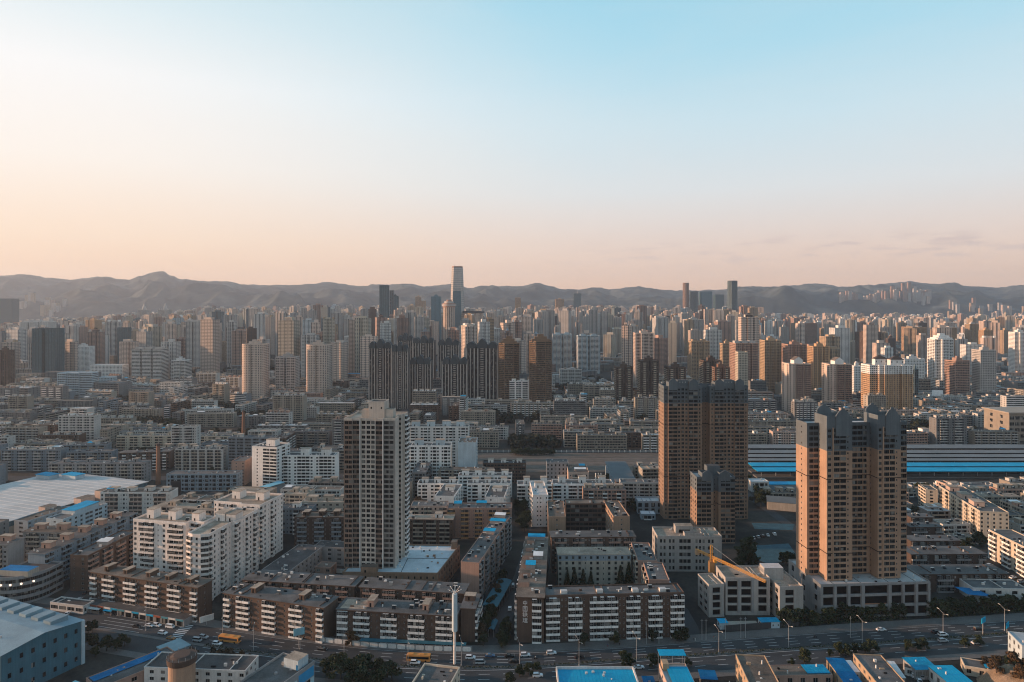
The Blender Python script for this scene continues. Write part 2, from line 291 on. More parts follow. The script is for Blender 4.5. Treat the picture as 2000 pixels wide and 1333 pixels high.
def facade(mb, p0, p1, z0, nf, fh, cells, wm=0, coll=None, bal='obeh', rng=random, dep=1.2, lasttop=0.0):
    """One wall of the building with real openings, between p0 and p1 (left to right seen from outside)."""
    dx, dy = p1[0] - p0[0], p1[1] - p0[1]; Ln = math.hypot(dx, dy)
    if Ln < 1e-3: return
    dx /= Ln; dy /= Ln; nx, ny = dy, -dx; ang = math.atan2(dy, dx)
    P = lambda s, o, z: (p0[0] + dx * s + nx * o, p0[1] + dy * s + ny * o, z)
    zt = z0 + nf * fh + lasttop
    tot = sum(c[1] for c in cells); k = Ln / tot; s = 0.0; run = None
    def flush(e):
        nonlocal run
        if run is not None and e - run > 1e-4: mb.quad(P(run, 0, z0), P(e, 0, z0), P(e, 0, zt), P(run, 0, zt), wm)
        run = None
    f3 = fh / 3.0
    for t, cw in cells:
        cw *= k
        if t in '.p':
            if run is None: run = s
            if t == 'p':
                e = s + cw
                mb.quad(P(s, .35, z0), P(e, .35, z0), P(e, .35, zt), P(s, .35, zt), 1)
                mb.quad(P(s, 0, z0), P(s, .35, z0), P(s, .35, zt), P(s, 0, zt), 1); mb.quad(P(e, .35, z0), P(e, 0, z0), P(e, 0, zt), P(e, .35, zt), 1)
                mb.quad(P(s, .35, zt), P(e, .35, zt), P(e, 0, zt), P(s, 0, zt), 1)
            s += cw; continue
        rt, sl, hd, rd = CELL[t]; sl *= f3; hd *= f3
        a = s + cw * (1 - rt) / 2; b = s + cw * (1 + rt) / 2
        if run is None: run = s
        flush(a); run = None
        lo = z0
        for i in range(nf):
            zf = z0 + i * fh; za, zb = zf + sl, zf + hd
            mb.quad(P(a, 0, lo), P(b, 0, lo), P(b, 0, za), P(a, 0, za), wm)
            mb.quad(P(a, 0, za), P(b, 0, za), P(b, -rd, za), P(a, -rd, za), wm)
            mb.quad(P(a, -rd, zb), P(b, -rd, zb), P(b, 0, zb), P(a, 0, zb), wm)
            mb.quad(P(a, 0, za), P(a, -rd, za), P(a, -rd, zb), P(a, 0, zb), wm)
            mb.quad(P(b, -rd, za), P(b, 0, za), P(b, 0, zb), P(b, -rd, zb), wm)
            if coll is not None and t not in OPEN_DARK:
                coll[0].append((round(b - a, 1), round(zb - za, 1), P(a, -rd + .04, za), ang))
                mb.quad(P(a, -rd, za), P(b, -rd, za), P(b, -rd, zb), P(a, -rd, zb), 3)
            else:
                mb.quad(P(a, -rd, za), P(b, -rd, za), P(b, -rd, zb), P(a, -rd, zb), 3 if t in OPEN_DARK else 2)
            if t in 'BEHb':
                x0, x1 = s + cw * .03, s + cw * .97
                if coll is not None:
                    v = {'E': 'e', 'H': rng.choice('hg')}.get(t, rng.choice(bal))
                    coll[1].append((round(x1 - x0, 1), v, dep, fh, P(x0, 0, zf), ang))
                else:
                    d = dep if t != 'b' else .5; zp = zf + 1.0; fl = zf - .12
                    for q, r_ in (((x0, 0), (x0, d)), ((x0, d), (x1, d)), ((x1, d), (x1, 0))):
                        mb.quad(P(*q, fl), P(*r_, fl), P(*r_, zp), P(*q, zp), 1)
                    mb.quad(P(x0, 0, zf), P(x0, d, zf), P(x1, d, zf), P(x1, 0, zf), 1); mb.quad(P(x0, d, fl), P(x0, 0, fl), P(x1, 0, fl), P(x1, d, fl), 1)
                    if t == 'E' or (t == 'H' and rng.random() < .5):
                        zc = zf + fh - .12
                        for q, r_ in (((x0, 0), (x0, d - .05)), ((x0, d - .05), (x1, d - .05)), ((x1, d - .05), (x1, 0))):
                            mb.quad(P(*q, zp), P(*r_, zp), P(*r_, zc), P(*q, zc), 2)
                        mb.quad(P(x0, d, zc), P(x1, d, zc), P(x1, 0, zc), P(x0, 0, zc), 1)
            lo = zb
        mb.quad(P(a, 0, lo), P(b, 0, lo), P(b, 0, zt), P(a, 0, zt), wm)
        s += cw; run = b
    flush(Ln)
UNITS = dict(slab=['wBBwn', 'nBBw', 'wBnB', 'WBw', 'wEEwn', 'nHHw', 'BBn', 'wWBW'], old=['wWnWw', 'WnW', 'wwBww', 'wWW'], grid=['w'], band=['WW', 'W'], balc=['wBw', 'BwnwB', 'wbbw'],
             bbal=['bb', 'bbn'], dark=['rnr', 'rr.', 'RnR'], off=['WW.', 'ww'], glassy=['G'], loggia=['wRRwnw', 'RRnwn'], end=['.', '..n..', '.n.', '.w..'], twr=['wRw', 'rwn', 'wrRr', 'nBWn'], vert=['GG.', 'G.'])
WID = {'w': 3.0, 'W': 3.4, 'n': 2.0, 's': 1.6, 'R': 3.5, 'r': 2.8, 'B': 3.6, 'E': 3.6, 'H': 3.6, 'b': 3.4, 'G': 3.0, 'L': 3.2, 'O': 5, '.': 1.6, 'p': .7}
def cells_of(txt): return [(c, WID[c]) for c in txt]
def auto(Ln, style, rng):
    u = rng.choice(UNITS[style]) if style in UNITS else style
    cu = cells_of(u); uw = sum(c[1] for c in cu)
    if Ln < 1.4: return [('.', 1)]
    n = max(1, round(Ln / uw)); pad = 0.5 if style not in ('glassy', 'vert') else .2
    if Ln < uw * .6:
        if style == 'end': return [('.', 1)]
        c = cu[0]; k = max(1, round(Ln / c[1])); return [('.', .3)] + [c] * k + [('.', .3)]
    return [('.', pad)] + cu * n + [('.', pad)]
def rect(w, d): return [(0, 0), (w, 0), (w, d), (0, d)]
def bumps(segs, d, back=None):
    """Plan with a stepped front: segs = (width, set-back) from the left; flat back at depth d."""
    pts = []; x = 0.0
    for wd, yo in segs:
        pts += [(x, yo), (x + wd, yo)]; x += wd
    o = [pts[0]]
    for p in pts[1:]:
        if abs(p[0] - o[-1][0]) > 1e-6 or abs(p[1] - o[-1][1]) > 1e-6: o.append(p)
    return o + [(x, d), (0, d)]
def inset(pts, t):
    k = len(pts); o = []
    for i in range(k):
        a, b, c = Vector(pts[i - 1]), Vector(pts[i]), Vector(pts[(i + 1) % k])
        d1 = (b - a).normalized(); d2 = (c - b).normalized(); n1 = Vector((-d1.y, d1.x)); n2 = Vector((-d2.y, d2.x))
        den = 1 + n1.dot(n2); q = b + (n1 + n2) * (t / max(den, .25)); o.append((q.x, q.y))
    return o
FOOT = []   # ground taken by buildings, roads, yards: (cx, cy, ux, uy, half w, half d)
def occupy(x, y, rot, x0, x1, y0, y1):
    c, s = math.cos(rot), math.sin(rot); mx_, my_ = (x0 + x1) / 2, (y0 + y1) / 2
    FOOT.append((x + mx_ * c - my_ * s, y + mx_ * s + my_ * c, c, s, (x1 - x0) / 2, (y1 - y0) / 2))
def free(x, y, rot, w, d, gap=3.0):
    c, s = math.cos(rot), math.sin(rot); cx, cy = x + w / 2 * c - d / 2 * s, y + w / 2 * s + d / 2 * c; hw, hd = w / 2 + gap, d / 2 + gap
    for fx, fy, fc, fs, fw, fd in FOOT:
        ex, ey = fx - cx, fy - cy
        if ex * ex + ey * ey > (hw + hd + fw + fd) ** 2: continue
        cc = abs(c * fc + s * fs); ss = abs(c * fs - s * fc)
        if abs(ex * c + ey * s) > hw + fw * cc + fd * ss: continue
        if abs(-ex * s + ey * c) > hd + fw * ss + fd * cc: continue
        if abs(ex * fc + ey * fs) > fw + hw * cc + hd * ss: continue
        if abs(-ex * fs + ey * fc) > fd + hw * ss + hd * cc: continue
        return False
    return True
HUTC, HEATC = {}, {}
def hut_mesh(w, d, h, mk):
    k = (round(w, 1), round(d, 1), round(h, 1), mk)
    if k not in HUTC:
        w, d, h = k[:3]; mb = MB(); mb.box(0, w, 0, d, -.3, h, 0, bottom=False); mb.box(-.35, w + .35, -.35, d + .35, h + .002, h + .2, 1)
        mb.box(w * .3, w * .3 + .9, -.02, .05, 0, 2.0, 2)
        HUTC[k] = mb.mesh('stair_hut', [wall(mk), roofm('tan'), M_DARK])
    return HUTC[k]
def heater_mesh():
    if 'h' not in HEATC:
        mb = MB(); mb.poly([(0, 0, .1), (1.9, 0, .1), (1.9, 1.4, 1.2), (0, 1.4, 1.2)], 1); mb.poly([(0, 1.4, 1.15), (1.9, 1.4, 1.15), (1.9, 0, .05), (0, 0, .05)], 1)
        mb.bar((-.1, 1.5, 1.35), (2.0, 1.5, 1.35), .24, 0, 8)
        for x in (.2, 1.7): mb.bar((x, 1.5, 0), (x, 1.5, 1.2), .04, 0)
        HEATC['h'] = mb.mesh('solar_heater', [M_TRIM, M_PANE])
    return HEATC['h']
def shed_mesh(w, d, blue):
    k = ('s', round(w), round(d), blue)
    if k not in HEATC:
        w, d = k[1], k[2]; mb = MB(); mb.box(0, w, 0, d, 0, 2.1, 0, bottom=False); mb.poly([(-.3, -.3, 2.15), (w + .3, -.3, 2.15), (w + .3, d + .3, 2.7), (-.3, d + .3, 2.7)], 1)
        mb.poly([(-.3, d + .3, 2.65), (w + .3, d + .3, 2.65), (w + .3, -.3, 2.1), (-.3, -.3, 2.1)], 1)
        mb.poly([(0, d, 2.1), (0, 0, 2.1), (0, d, 2.6)], 0); mb.poly([(w, 0, 2.1), (w, d, 2.1), (w, d, 2.6)], 0); mb.quad((w, d, 2.1), (0, d, 2.1), (0, d, 2.6), (w, d, 2.6), 0)
        HEATC[k] = mb.mesh('roof_shed', [wall('grey'), M_BLUE if blue else roofm('white')])
    return HEATC[k]
def finish(root, mb, mats, coll, frame=0, trim=None, cap=100):
    mb.build('wall', mats, root)
    if not coll: return
    wm = root.matrix_basis
    rt = root.rotation_euler.z; c, s = math.cos(rt), math.sin(rt)
    def dist(p): 
        x = root.location.x + p[0] * c - p[1] * s; y = root.location.y + p[0] * s + p[1] * c; return x * x + y * y + (p[2] - CAMH) ** 2
    ws = sorted(coll[0], key=lambda q: dist(q[2])); rest = MB()
    for i, (ww, hh, p, a) in enumerate(ws):
        m_, me = win_mesh(ww, hh, frame)
        if i < cap: inst('window', me, root, p, a)
        else: rest.add(m_, p, a)
    if rest.f: tag(rest.build('window', [M_FRAMED if frame else M_FRAME, M_GLASS], root), kind='stuff')
    bs = sorted(coll[1], key=lambda q: dist(q[4])); rest = MB()
    for i, (ww, v, dp, fh, p, a) in enumerate(bs):
        m_, me = balc_mesh(ww, v, dp, fh, trim or M_TRIM)
        if i < cap: inst('balcony', me, root, p, a)
        else: rest.add(m_, p, a)
    if rest.f: tag(rest.build('balcony', [trim or M_TRIM, M_FRAME, M_GLASS], root), kind='stuff')
def building(name, label, cat, x, y, rot, plan, nf, fh=3.0, wk='cream', trim='white', style='slab', side='end', edges=None, lod=1, roof='grey', par=.9, parw=.25, sections=None, clutter=None,
             base=0.0, z0=0.0, huts=0, heaters=0, sheds=0, group=None, seed=None, frame=0, bal='ooehr', dep=1.2, glass=None, hutk=None, eave=0.0, occ=True, lasttop=.35, hut_size=(4, 5, 2.8), cap=100):
    """A whole building as one thing: wall, roof, parapet, windows, balconies and what stands fixed on its roof."""
    rng = random.Random(seed if seed is not None else hash((round(x), round(y))) & 0xffff)
    root = empty(name, x, y, z0, rot, label, cat, group); edges = dict(edges or {})
    tm = wall(trim) if trim in WALL else M_TRIM
    mats = [wall(wk), tm, glass or M_GLASS, M_DARK]; mb = MB(); coll = ([], []) if lod == 0 else None
    secs = sections or [(nf, None)]
    c, s = math.cos(rot), math.sin(rot); k = len(plan); Z = base + nf * fh + lasttop; main = auto(1, '.', rng)
    xm = {}
    for kk, vv in list(edges.items()):
        if isinstance(vv, tuple): edges[kk] = vv[0]; xm[kk] = vv[1]
    xnames = sorted(set(xm.values()))
    unit = rng.choice(UNITS[style]) if style in UNITS else style
    sunit = rng.choice(UNITS[side]) if side in UNITS else side
    for i in range(k):
        a, b = plan[i], plan[(i + 1) % k]; Ln = math.hypot(b[0] - a[0], b[1] - a[1])
        wx, wy = x + (a[0] + b[0]) / 2 * c - (a[1] + b[1]) / 2 * s, y + (a[0] + b[0]) / 2 * s + (a[1] + b[1]) / 2 * c
        ex, ey = (b[0] - a[0]) / Ln, (b[1] - a[1]) / Ln; onx, ony = ey * c + ex * s, ey * s - ex * c
        facing = (-wx * onx - wy * ony) / max(1, math.hypot(wx, wy))
        if base > 0: mb.quad((a[0], a[1], 0), (b[0], b[1], 0), (b[0], b[1], base), (a[0], a[1], base), 0)
        horiz = abs(ex) > .5
        if facing < -.12 and not (i in edges):
            zz = base; 
            for n_, w_ in secs:
                zt = zz + n_ * fh + (lasttop if (n_, w_) == secs[-1] else 0); wi = 0 if w_ is None else 4
                mb.quad((a[0], a[1], zz), (b[0], b[1], zz), (b[0], b[1], zt), (a[0], a[1], zt), wi); zz = zt
            continue
        cl = edges.get(i)
        if isinstance(cl, str): cl = auto(Ln, cl, rng) if cl in UNITS else cells_of(cl)
        if cl is None: cl = auto(Ln, unit if horiz else sunit, rng) if Ln > 1.4 else [('.', 1)]
        zz = base
        for si, (n_, w_) in enumerate(secs):
            last = si == len(secs) - 1
            facade(mb, a, b, zz, n_, fh, cl, (5 + xnames.index(xm[i]) if i in xm else 0) if w_ is None else 4, coll, bal, rng, dep, lasttop if last else 0); zz += n_ * fh
    ws = [q for q in secs if q[1]]
    mats = mats + [wall(ws[0][1] if ws else wk)] + [wall(q) for q in xnames]
    finish(root, mb, mats, coll, frame, tm, cap)
    # roof and parapet
    rb = MB(); pl = plan
    if eave > 0:
        pl = inset(plan, -eave); rb.prism(pl, Z - .05, Z + .3, 1, 0, bottom=True); zr = Z + .3
    else:
        rb.poly([(p[0], p[1], Z) for p in plan], 0); zr = Z
    xs = [p[0] for p in plan]; ys = [p[1] for p in plan]; x0, x1, y0, y1 = min(xs), max(xs), min(ys), max(ys)
    # vents, flues, low cross walls and tanks cast in with the roof
    nc = clutter if clutter is not None else (int((x1 - x0) * (y1 - y0) / 55) if lod < 2 and Z < 45 and y < 1000 else 0)
    crng = random.Random(int(x * 3 + y))
    if len(plan) == 4:
        for _ in range(min(nc, 40)):
            q = crng.random(); cx, cy = crng.uniform(x0 + .8, x1 - 2.2), crng.uniform(y0 + .8, y1 - 2)
            if q < .18 and y1 - y0 < 20: rb.box(cx, cx + .25, y0 + .4, y1 - .4, zr + .003, zr + .45, 1)
            elif q < .45: rb.box(cx, cx + crng.uniform(.6, 1.6), cy, cy + crng.uniform(.5, 1.1), zr + .003, zr + crng.uniform(.5, 1.3), crng.choice((1, 1, 2)))
            elif q < .6: rb.cone(cx, cy, zr + .003, zr + crng.uniform(.9, 1.7), .35, .3, 7, 2)
            else: rb.box(cx, cx + crng.uniform(.8, 2.2), cy, cy + crng.uniform(.25, .9), zr + .003, zr + crng.uniform(.2, .7), crng.choice((1, 2, 3)))
    rb.build('roof', [roofm(roof), tm if eave > .9 else wall(wk), M_TRIM, M_DARK], root)
    if par > 0:
        pb = MB(); i_ = inset(plan, parw); pm = 4 if False else 0
        o_ = inset(plan, -.06)
        for i in range(k):
            j = (i + 1) % k; a, b, ai, bi = o_[i], o_[j], i_[i], i_[j]; zb_, zt = Z - .25, Z + par
            pb.quad((*a, zb_), (*b, zb_), (*b, zt), (*a, zt)); pb.quad((*bi, Z + .004), (*ai, Z + .004), (*ai, zt), (*bi, zt)); pb.quad((*a, zt), (*b, zt), (*bi, zt), (*ai, zt)); pb.quad((*b, zb_), (*a, zb_), (*plan[i], zb_), (*plan[j], zb_))
        pb.build('parapet', [wall(ws[-1][1]) if ws else (tm if trim == 'par' else wall(wk))], root)
    if occ: occupy(x, y, rot, x0, x1, y0, y1)
    for i in range(huts):
        hw, hd, hh = hut_size; hx = x0 + (x1 - x0) * (i + .5) / huts - hw / 2 + rng.uniform(-1, 1); hy = y0 + max(.8, (y1 - y0 - hd) * .62)
        inst('stair_hut', hut_mesh(hw, hd, hh + rng.choice((0, 0, .4)), hutk or wk), root, (hx, hy, zr))
    for i in range(heaters):
        inst('solar_heater', heater_mesh(), root, (rng.uniform(x0 + 1, x1 - 3), rng.uniform(y0 + 1, y1 - 2.5), zr + .01), rng.choice((0, 0, .1)))
    for i in range(sheds):
        w_, d_ = rng.choice(((7, 4), (10, 4), (5, 5))); inst('roof_shed', shed_mesh(w_, d_, rng.random() < .45), root, (rng.uniform(x0 + .5, max(x0 + .6, x1 - w_ - .5)), y0 + max(.6, (y1 - y0 - d_) * rng.random()), zr + .005))
    return root, zr
def by_edge(uL, vL, uR, vR, Z):
    """Footprint frame from the two ends of a roof's front edge in the photograph, at roof height Z."""
    a, b = G(uL, vL, Z), G(uR, vR, Z); dx, dy = b[0] - a[0], b[1] - a[1]
    return a[0], a[1], math.atan2(dy, dx), math.hypot(dx, dy)
# ---------------------------------------------------------------- the setting: ground, hills, road, railway bed, haze
def ground_mat():
    m, nt, b = newmat('ground_soil')
    tc = N(nt, 'ShaderNodeTexCoord')
    n1 = N(nt, 'ShaderNodeTexNoise'); n1.inputs['Scale'].default_value = 0.02; n1.inputs['Detail'].default_value = 9; n1.inputs['Roughness'].default_value = .65; L(nt, tc.outputs['Object'], n1.inputs['Vector'])
    rp = N(nt, 'ShaderNodeValToRGB'); setramp(rp, [(.3, (.014, .015, .015)), (.45, (.024, .024, .023)), (.55, (.05, .046, .041)), (.68, (.024, .027, .021)), (.8, (.075, .067, .058))]); L(nt, n1.outputs['Fac'], rp.inputs[0])
    n2 = N(nt, 'ShaderNodeTexNoise'); n2.inputs['Scale'].default_value = .6; n2.inputs['Detail'].default_value = 5; L(nt, tc.outputs['Object'], n2.inputs['Vector'])
    r2 = N(nt, 'ShaderNodeMapRange'); r2.inputs['To Min'].default_value = .55; r2.inputs['To Max'].default_value = 1.4; L(nt, n2.outputs['Fac'], r2.inputs['Value'])
    vm = N(nt, 'ShaderNodeVectorMath', operation='SCALE'); L(nt, rp.outputs[0], vm.inputs[0]); L(nt, r2.outputs[0], vm.inputs['Scale'])
    L(nt, vm.outputs[0], b.inputs['Base Color']); b.inputs['Roughness'].default_value = .95; b.inputs['Specular IOR Level'].default_value = .15
    return m
gb = MB(); gb.quad((-13000, -700, 0), (13000, -700, 0), (13000, 12400, 0), (-13000, 12400, 0))
tag(gb.build('ground', ground_mat()), 'dark earth and paved yards of the valley floor under the whole city', kind='structure')
# hills: crest heights read off along the skyline, with noise-built spurs and gullies in front of the crest
RIDGE = [(-500, 545), (-200, 538), (0, 539), (50, 536), (90, 542), (130, 546), (200, 541), (250, 547), (275, 539), (300, 531), (318, 530), (335, 539), (350, 545), (380, 548), (440, 550), (480, 556), (560, 557), (610, 555), (640, 551),
         (700, 559), (730, 556), (760, 556), (800, 554), (830, 560), (880, 556), (920, 562), (950, 558), (1000, 560), (1025, 558), (1050, 553), (1075, 559), (1100, 566), (1130, 565), (1160, 562), (1200, 565), (1250, 560), (1290, 566), (1340, 568), (1400, 567),
         (1450, 559), (1500, 561), (1545, 558), (1590, 554), (1650, 560), (1700, 557), (1740, 553), (1775, 550), (1830, 555), (1860, 552), (1890, 559), (1950, 562), (1985, 558), (2050, 556), (2300, 550), (2600, 545)]
def interp(tab, x):
    if x <= tab[0][0]: return tab[0][1]
    for (a, b), (c, d) in zip(tab, tab[1:]):
        if x <= c: 
            t = (x - a) / (c - a); t = t * t * (3 - 2 * t) if abs(d - b) > 2 else t
            return b + (d - b) * t
    return tab[-1][1]
srng = random.Random(12); SPURS = [(srng.uniform(-300, 2300), srng.uniform(26, 70), srng.uniform(.12, .34), srng.uniform(.12, .6)) for _ in range(46)]
def hill_h(u, t):
    Y = 5900 + 3600 * t
    X = (u - U0) * Y / FPX
    vr = interp(RIDGE, u) + 1.6 * mnoise.noise(Vector((u / 13, 2.2, .5))) + 1.0 * mnoise.noise(Vector((u / 5, 9.2, .5))); vb = V0 + CAMH * FPX / Y + 1.0
    n = 1 - abs(mnoise.noise(Vector((X / 1500, Y / 1500, 3.1)))) * 2
    n2 = 1 - abs(mnoise.noise(Vector((X / 520, Y / 600, 7.7)))) * 2; n3 = mnoise.noise(Vector((X / 170, Y / 170, 1.7)))
    f = min(1, max(0, t)) ** .85
    n4 = 1 - abs(mnoise.noise(Vector((X / 260, Y / 330, 4.4)))) * 2
    e = f + (.34 * (n - .35) + .20 * (n2 - .4) + .10 * (n4 - .4) + .05 * n3) * (1 - f ** 4) * min(1, t * 7)
    for cu, wd, ht, ct in ((180, 75, .46, .22), (15, 70, .30, .12), (390, 80, .30, .30), (1330, 120, .28, .25), (1560, 90, .25, .2), (1920, 110, .25, .25)):
        e += ht * math.exp(-((u - cu) / wd) ** 2 - ((t - ct) / .13) ** 2) * (1 - f)
    for cu, wd, ht, ct in SPURS:
        if abs(u - cu) < wd * 2.4: e += ht * (.75 + .5 * n4) * math.exp(-((u - cu) / wd) ** 2 - ((t - ct) / .10) ** 2) * (1 - f)
    if 1600 < u < 1850: e = max(e, .30 + 0 * e) if .18 < t < .34 else e
    e = min(e, 1.0 - .03 * (1 - f)) if t < 1 else 1 - (t - 1) * .5
    v = vb + (vr - vb) * max(0.0, e)
    if t > 1: v = vr + (t - 1) * 60
    return X, Y, max(-2.0 if t < .02 else .5, CAMH + (V0 - v) * Y / FPX)
hb = MB(); NU, NT = 900, 130
for j in range(NT):
    for i in range(NU):
        hb.v.append(hill_h(-500 + 3100 * i / (NU - 1), j / (NT - 8)))
for j in range(NT - 1):
    for i in range(NU - 1):
        n = j * NU + i; hb.f.append((n, n + 1, n + NU + 1, n + NU)); hb.m.append(0)
def hill_mat():
    m, nt, b = newmat('hill_earth')
    tc = N(nt, 'ShaderNodeTexCoord')
    n1 = N(nt, 'ShaderNodeTexNoise'); n1.inputs['Scale'].default_value = .0035; n1.inputs['Detail'].default_value = 9; n1.inputs['Roughness'].default_value = .66; L(nt, tc.outputs['Object'], n1.inputs['Vector'])
    rp = N(nt, 'ShaderNodeValToRGB'); setramp(rp, [(.30, (.010, .017, .019)), (.46, (.026, .037, .040)), (.57, (.055, .068, .068)), (.72, (.13, .138, .13))]); L(nt, n1.outputs['Fac'], rp.inputs[0])
    L(nt, rp.outputs[0], b.inputs['Base Color']); b.inputs['Roughness'].default_value = 1; b.inputs['Specular IOR Level'].default_value = .1
    n5 = N(nt, 'ShaderNodeTexNoise'); n5.inputs['Scale'].default_value = .0055; n5.inputs['Detail'].default_value = 8; n5.inputs['Roughness'].default_value = .6; n5.noise_type = 'RIDGED_MULTIFRACTAL'; L(nt, tc.outputs['Object'], n5.inputs['Vector'])
    bp = N(nt, 'ShaderNodeBump'); bp.inputs['Strength'].default_value = .9; bp.inputs['Distance'].default_value = 38; L(nt, n5.outputs['Fac'], bp.inputs['Height']); L(nt, bp.outputs[0], b.inputs['Normal'])
    return m
ho = hb.build('hills', hill_mat()); tag(ho, 'range of bare eroded hills closing the valley behind the city', kind='structure')
ho.data.polygons.foreach_set('use_smooth', [True] * len(ho.data.polygons))
# the main road: two carriageways either side of a planted strip
def world(tab): return sorted(G(u, v) for u, v in tab)
def smooth_y(tab):
    pts = world(tab)
    def raw(x):
        if x <= pts[0][0]: (a, b), (c, d) = pts[0], pts[1]; return b + (d - b) * (x - a) / (c - a)
        for (a, b), (c, d) in zip(pts, pts[1:]):
            if x <= c: return b + (d - b) * (x - a) / (c - a)
        (a, b), (c, d) = pts[-2], pts[-1]; return b + (d - b) * (x - a) / (c - a)
    return lambda x: sum(raw(x + k * 8) for k in range(-4, 5)) / 9
NKERB = smooth_y([(200, 1196), (390, 1222), (475, 1235), (611, 1258), (850, 1278), (1000, 1277), (1200, 1267), (1400, 1252), (1650, 1233), (1775, 1226), (2000, 1211), (2250, 1198)])
MEDIAN = smooth_y([(200, 1230), (400, 1262), (625, 1293), (850, 1306), (1000, 1308), (1200, 1291), (1357, 1281), (1650, 1261), (1752, 1255), (2000, 1236), (2250, 1220)])
XS = [x for x in range(-330, 441, 6)]
def strip(mb, f0, f1, z, m=0, xs=XS):
    for a, b in zip(xs, xs[1:]): mb.quad((a, f0(a), z), (b, f0(b), z), (b, f1(b), z), (a, f1(a), z), m)
SK = lambda x: MEDIAN(x) - 14.5
rb = MB(); strip(rb, SK, NKERB, .012); tag(rb.build('road', M_ASPH), 'dark asphalt of the wide two-way main road crossing the foreground', kind='structure')
pv = MB()
for f0, f1 in ((NKERB, lambda x: NKERB(x) + 7.5), (lambda x: SK(x) - 5, SK)):
    strip(pv, f0, f1, .14)
    for a, b in zip(XS, XS[1:]):
        g = NKERB if f0 is NKERB else SK
        if f0 is NKERB: pv.quad((a, g(a), 0), (b, g(b), 0), (b, g(b), .14), (a, g(a), .14))
        else: pv.quad((b, g(b), 0), (a, g(a), 0), (a, g(a), .14), (b, g(b), .14))
tag(pv.build('pavement', M_PAVE), 'grey paved footways along both sides of the main road', kind='structure')
mdb = MB(); strip(mdb, lambda x: MEDIAN(x) - 1.1, lambda x: MEDIAN(x) + 1.1, .17)
for a, b in zip(XS, XS[1:]):
    mdb.quad((a, MEDIAN(a) - 1.1, 0), (b, MEDIAN(b) - 1.1, 0), (b, MEDIAN(b) - 1.1, .17), (a, MEDIAN(a) - 1.1, .17)); mdb.quad((b, MEDIAN(b) + 1.1, 0), (a, MEDIAN(a) + 1.1, 0), (a, MEDIAN(a) + 1.1, .17), (b, MEDIAN(b) + 1.1, .17))
tag(mdb.build('kerb_strip', M_PAVE), 'raised kerbed strip dividing the two carriageways', kind='structure')
mk = MB()
def dash(f, x0, x1, wd=.2):
    y0, y1 = f(x0), f(x1); mk.quad((x0, y0 - wd / 2, .017), (x1, y1 - wd / 2, .017), (x1, y1 + wd / 2, .017), (x0, y0 + wd / 2, .017))
for fr_ in (.27, .5, .74):
    x = -150
    while x < 420:
        if not (-195 < x < -158): dash(lambda q: (MEDIAN(q) + 1.2) * (1 - fr_) + NKERB(q) * fr_, x, x + 5.2)
        x += 11.0
for fr_ in (.3, .62):
    x = -150
    while x < 420: dash(lambda q: (MEDIAN(q) - 1.2) * (1 - fr_) + SK(q) * fr_, x + 3, x + 8.0); x += 11.0
for a, b in zip(XS, XS[1:]):
    if a >= -150:
        dash(lambda q: MEDIAN(q) - 1.75, a, b, .22); dash(lambda q: NKERB(q) - .55, a, b, .14)
for k in range(9):     # zebra crossing and stop lines at the junction on the left
    x = -171; yy = MEDIAN(x) + 2 + k * 1.75; mk.quad((x, yy, .017), (x + 6, yy - 1.5, .017), (x + 6, yy - .8, .017), (x, yy + .7, .017))
for k in range(5):
    x0 = -215; dash(lambda q: MEDIAN(q) + 2.5 + k * 3.2, x0, x0 + 26, .2)
tag(mk.build('road_marking', M_PAINT), 'white lane dashes, edge lines and crossing bars painted on the main road', kind='structure')
# side streets and yards
def ribbon(name, pts, wd, mat, z, label):
    mb = MB(); pv_ = None
    for i, p in enumerate(pts):
        a = Vector(pts[max(0, i - 1)]); b = Vector(pts[min(len(pts) - 1, i + 1)]); d = (b - a).normalized(); n = Vector((-d.y, d.x)) * wd / 2
        q = (Vector(p) - n, Vector(p) + n)
        if pv_: mb.quad((*pv_[0], z), (*q[0], z), (*q[1], z), (*pv_[1], z))
        pv_ = q
    for a, b in zip(pts, pts[1:]):
        d = math.hypot(b[0] - a[0], b[1] - a[1]); FOOT.append(((a[0] + b[0]) / 2, (a[1] + b[1]) / 2, (b[0] - a[0]) / d, (b[1] - a[1]) / d, d / 2, wd / 2))
    tag(mb.build(name, mat), label, kind='structure')
ribbon('street', [(-10, 326), (-7, 345), (-2, 375), (6, 420), (14, 480), (24, 560), (36, 670)], 9, M_ASPH, .022, 'narrow tree lined street running north between the brown blocks')
ribbon('street', [(-240, 352), (-247, 380), (-262, 430), (-272, 490), (-270, 560), (-262, 660)], 12, M_ASPH, .026, 'side street climbing away on the left past the curved shop building')
ribbon('street', [(232, 352), (222, 400), (212, 470), (208, 560), (206, 640)], 8, M_ASPH, .022, 'service lane behind the tan twin bump tower on the right')
ribbon('street', [(-640, 668), (-420, 655), (-240, 662), (-60, 672)], 15, M_ASPH, .03, 'broad avenue crossing the grey walk-up district on the left')
ribbon('street', [(-900, 925), (-400, 900), (0, 905), (420, 912), (950, 930)], 20, M_ASPH, .032, 'broad avenue running across the middle of the city beyond the railway')
ribbon('street', [(-150, 690), (-140, 800), (-150, 905), (-175, 1150), (-190, 1500)], 15, M_ASPH, .034, 'avenue running away from the viewer left of the gothic towers')
ribbon('street', [(236, 800), (250, 912), (300, 1150), (340, 1500)], 17, M_ASPH, .034, 'avenue running away from the viewer towards the right skyline')
ribbon('street', [(88, 332), (92, 352), (92, 372), (84, 400), (92, 450), (110, 500)], 8, M_ASPH, .024, 'building site lane between the brick block and the grey shell')
for a in range(-320, 440, 20): FOOT.append((a, MEDIAN(a) + 2, 1, 0, 12, 27))
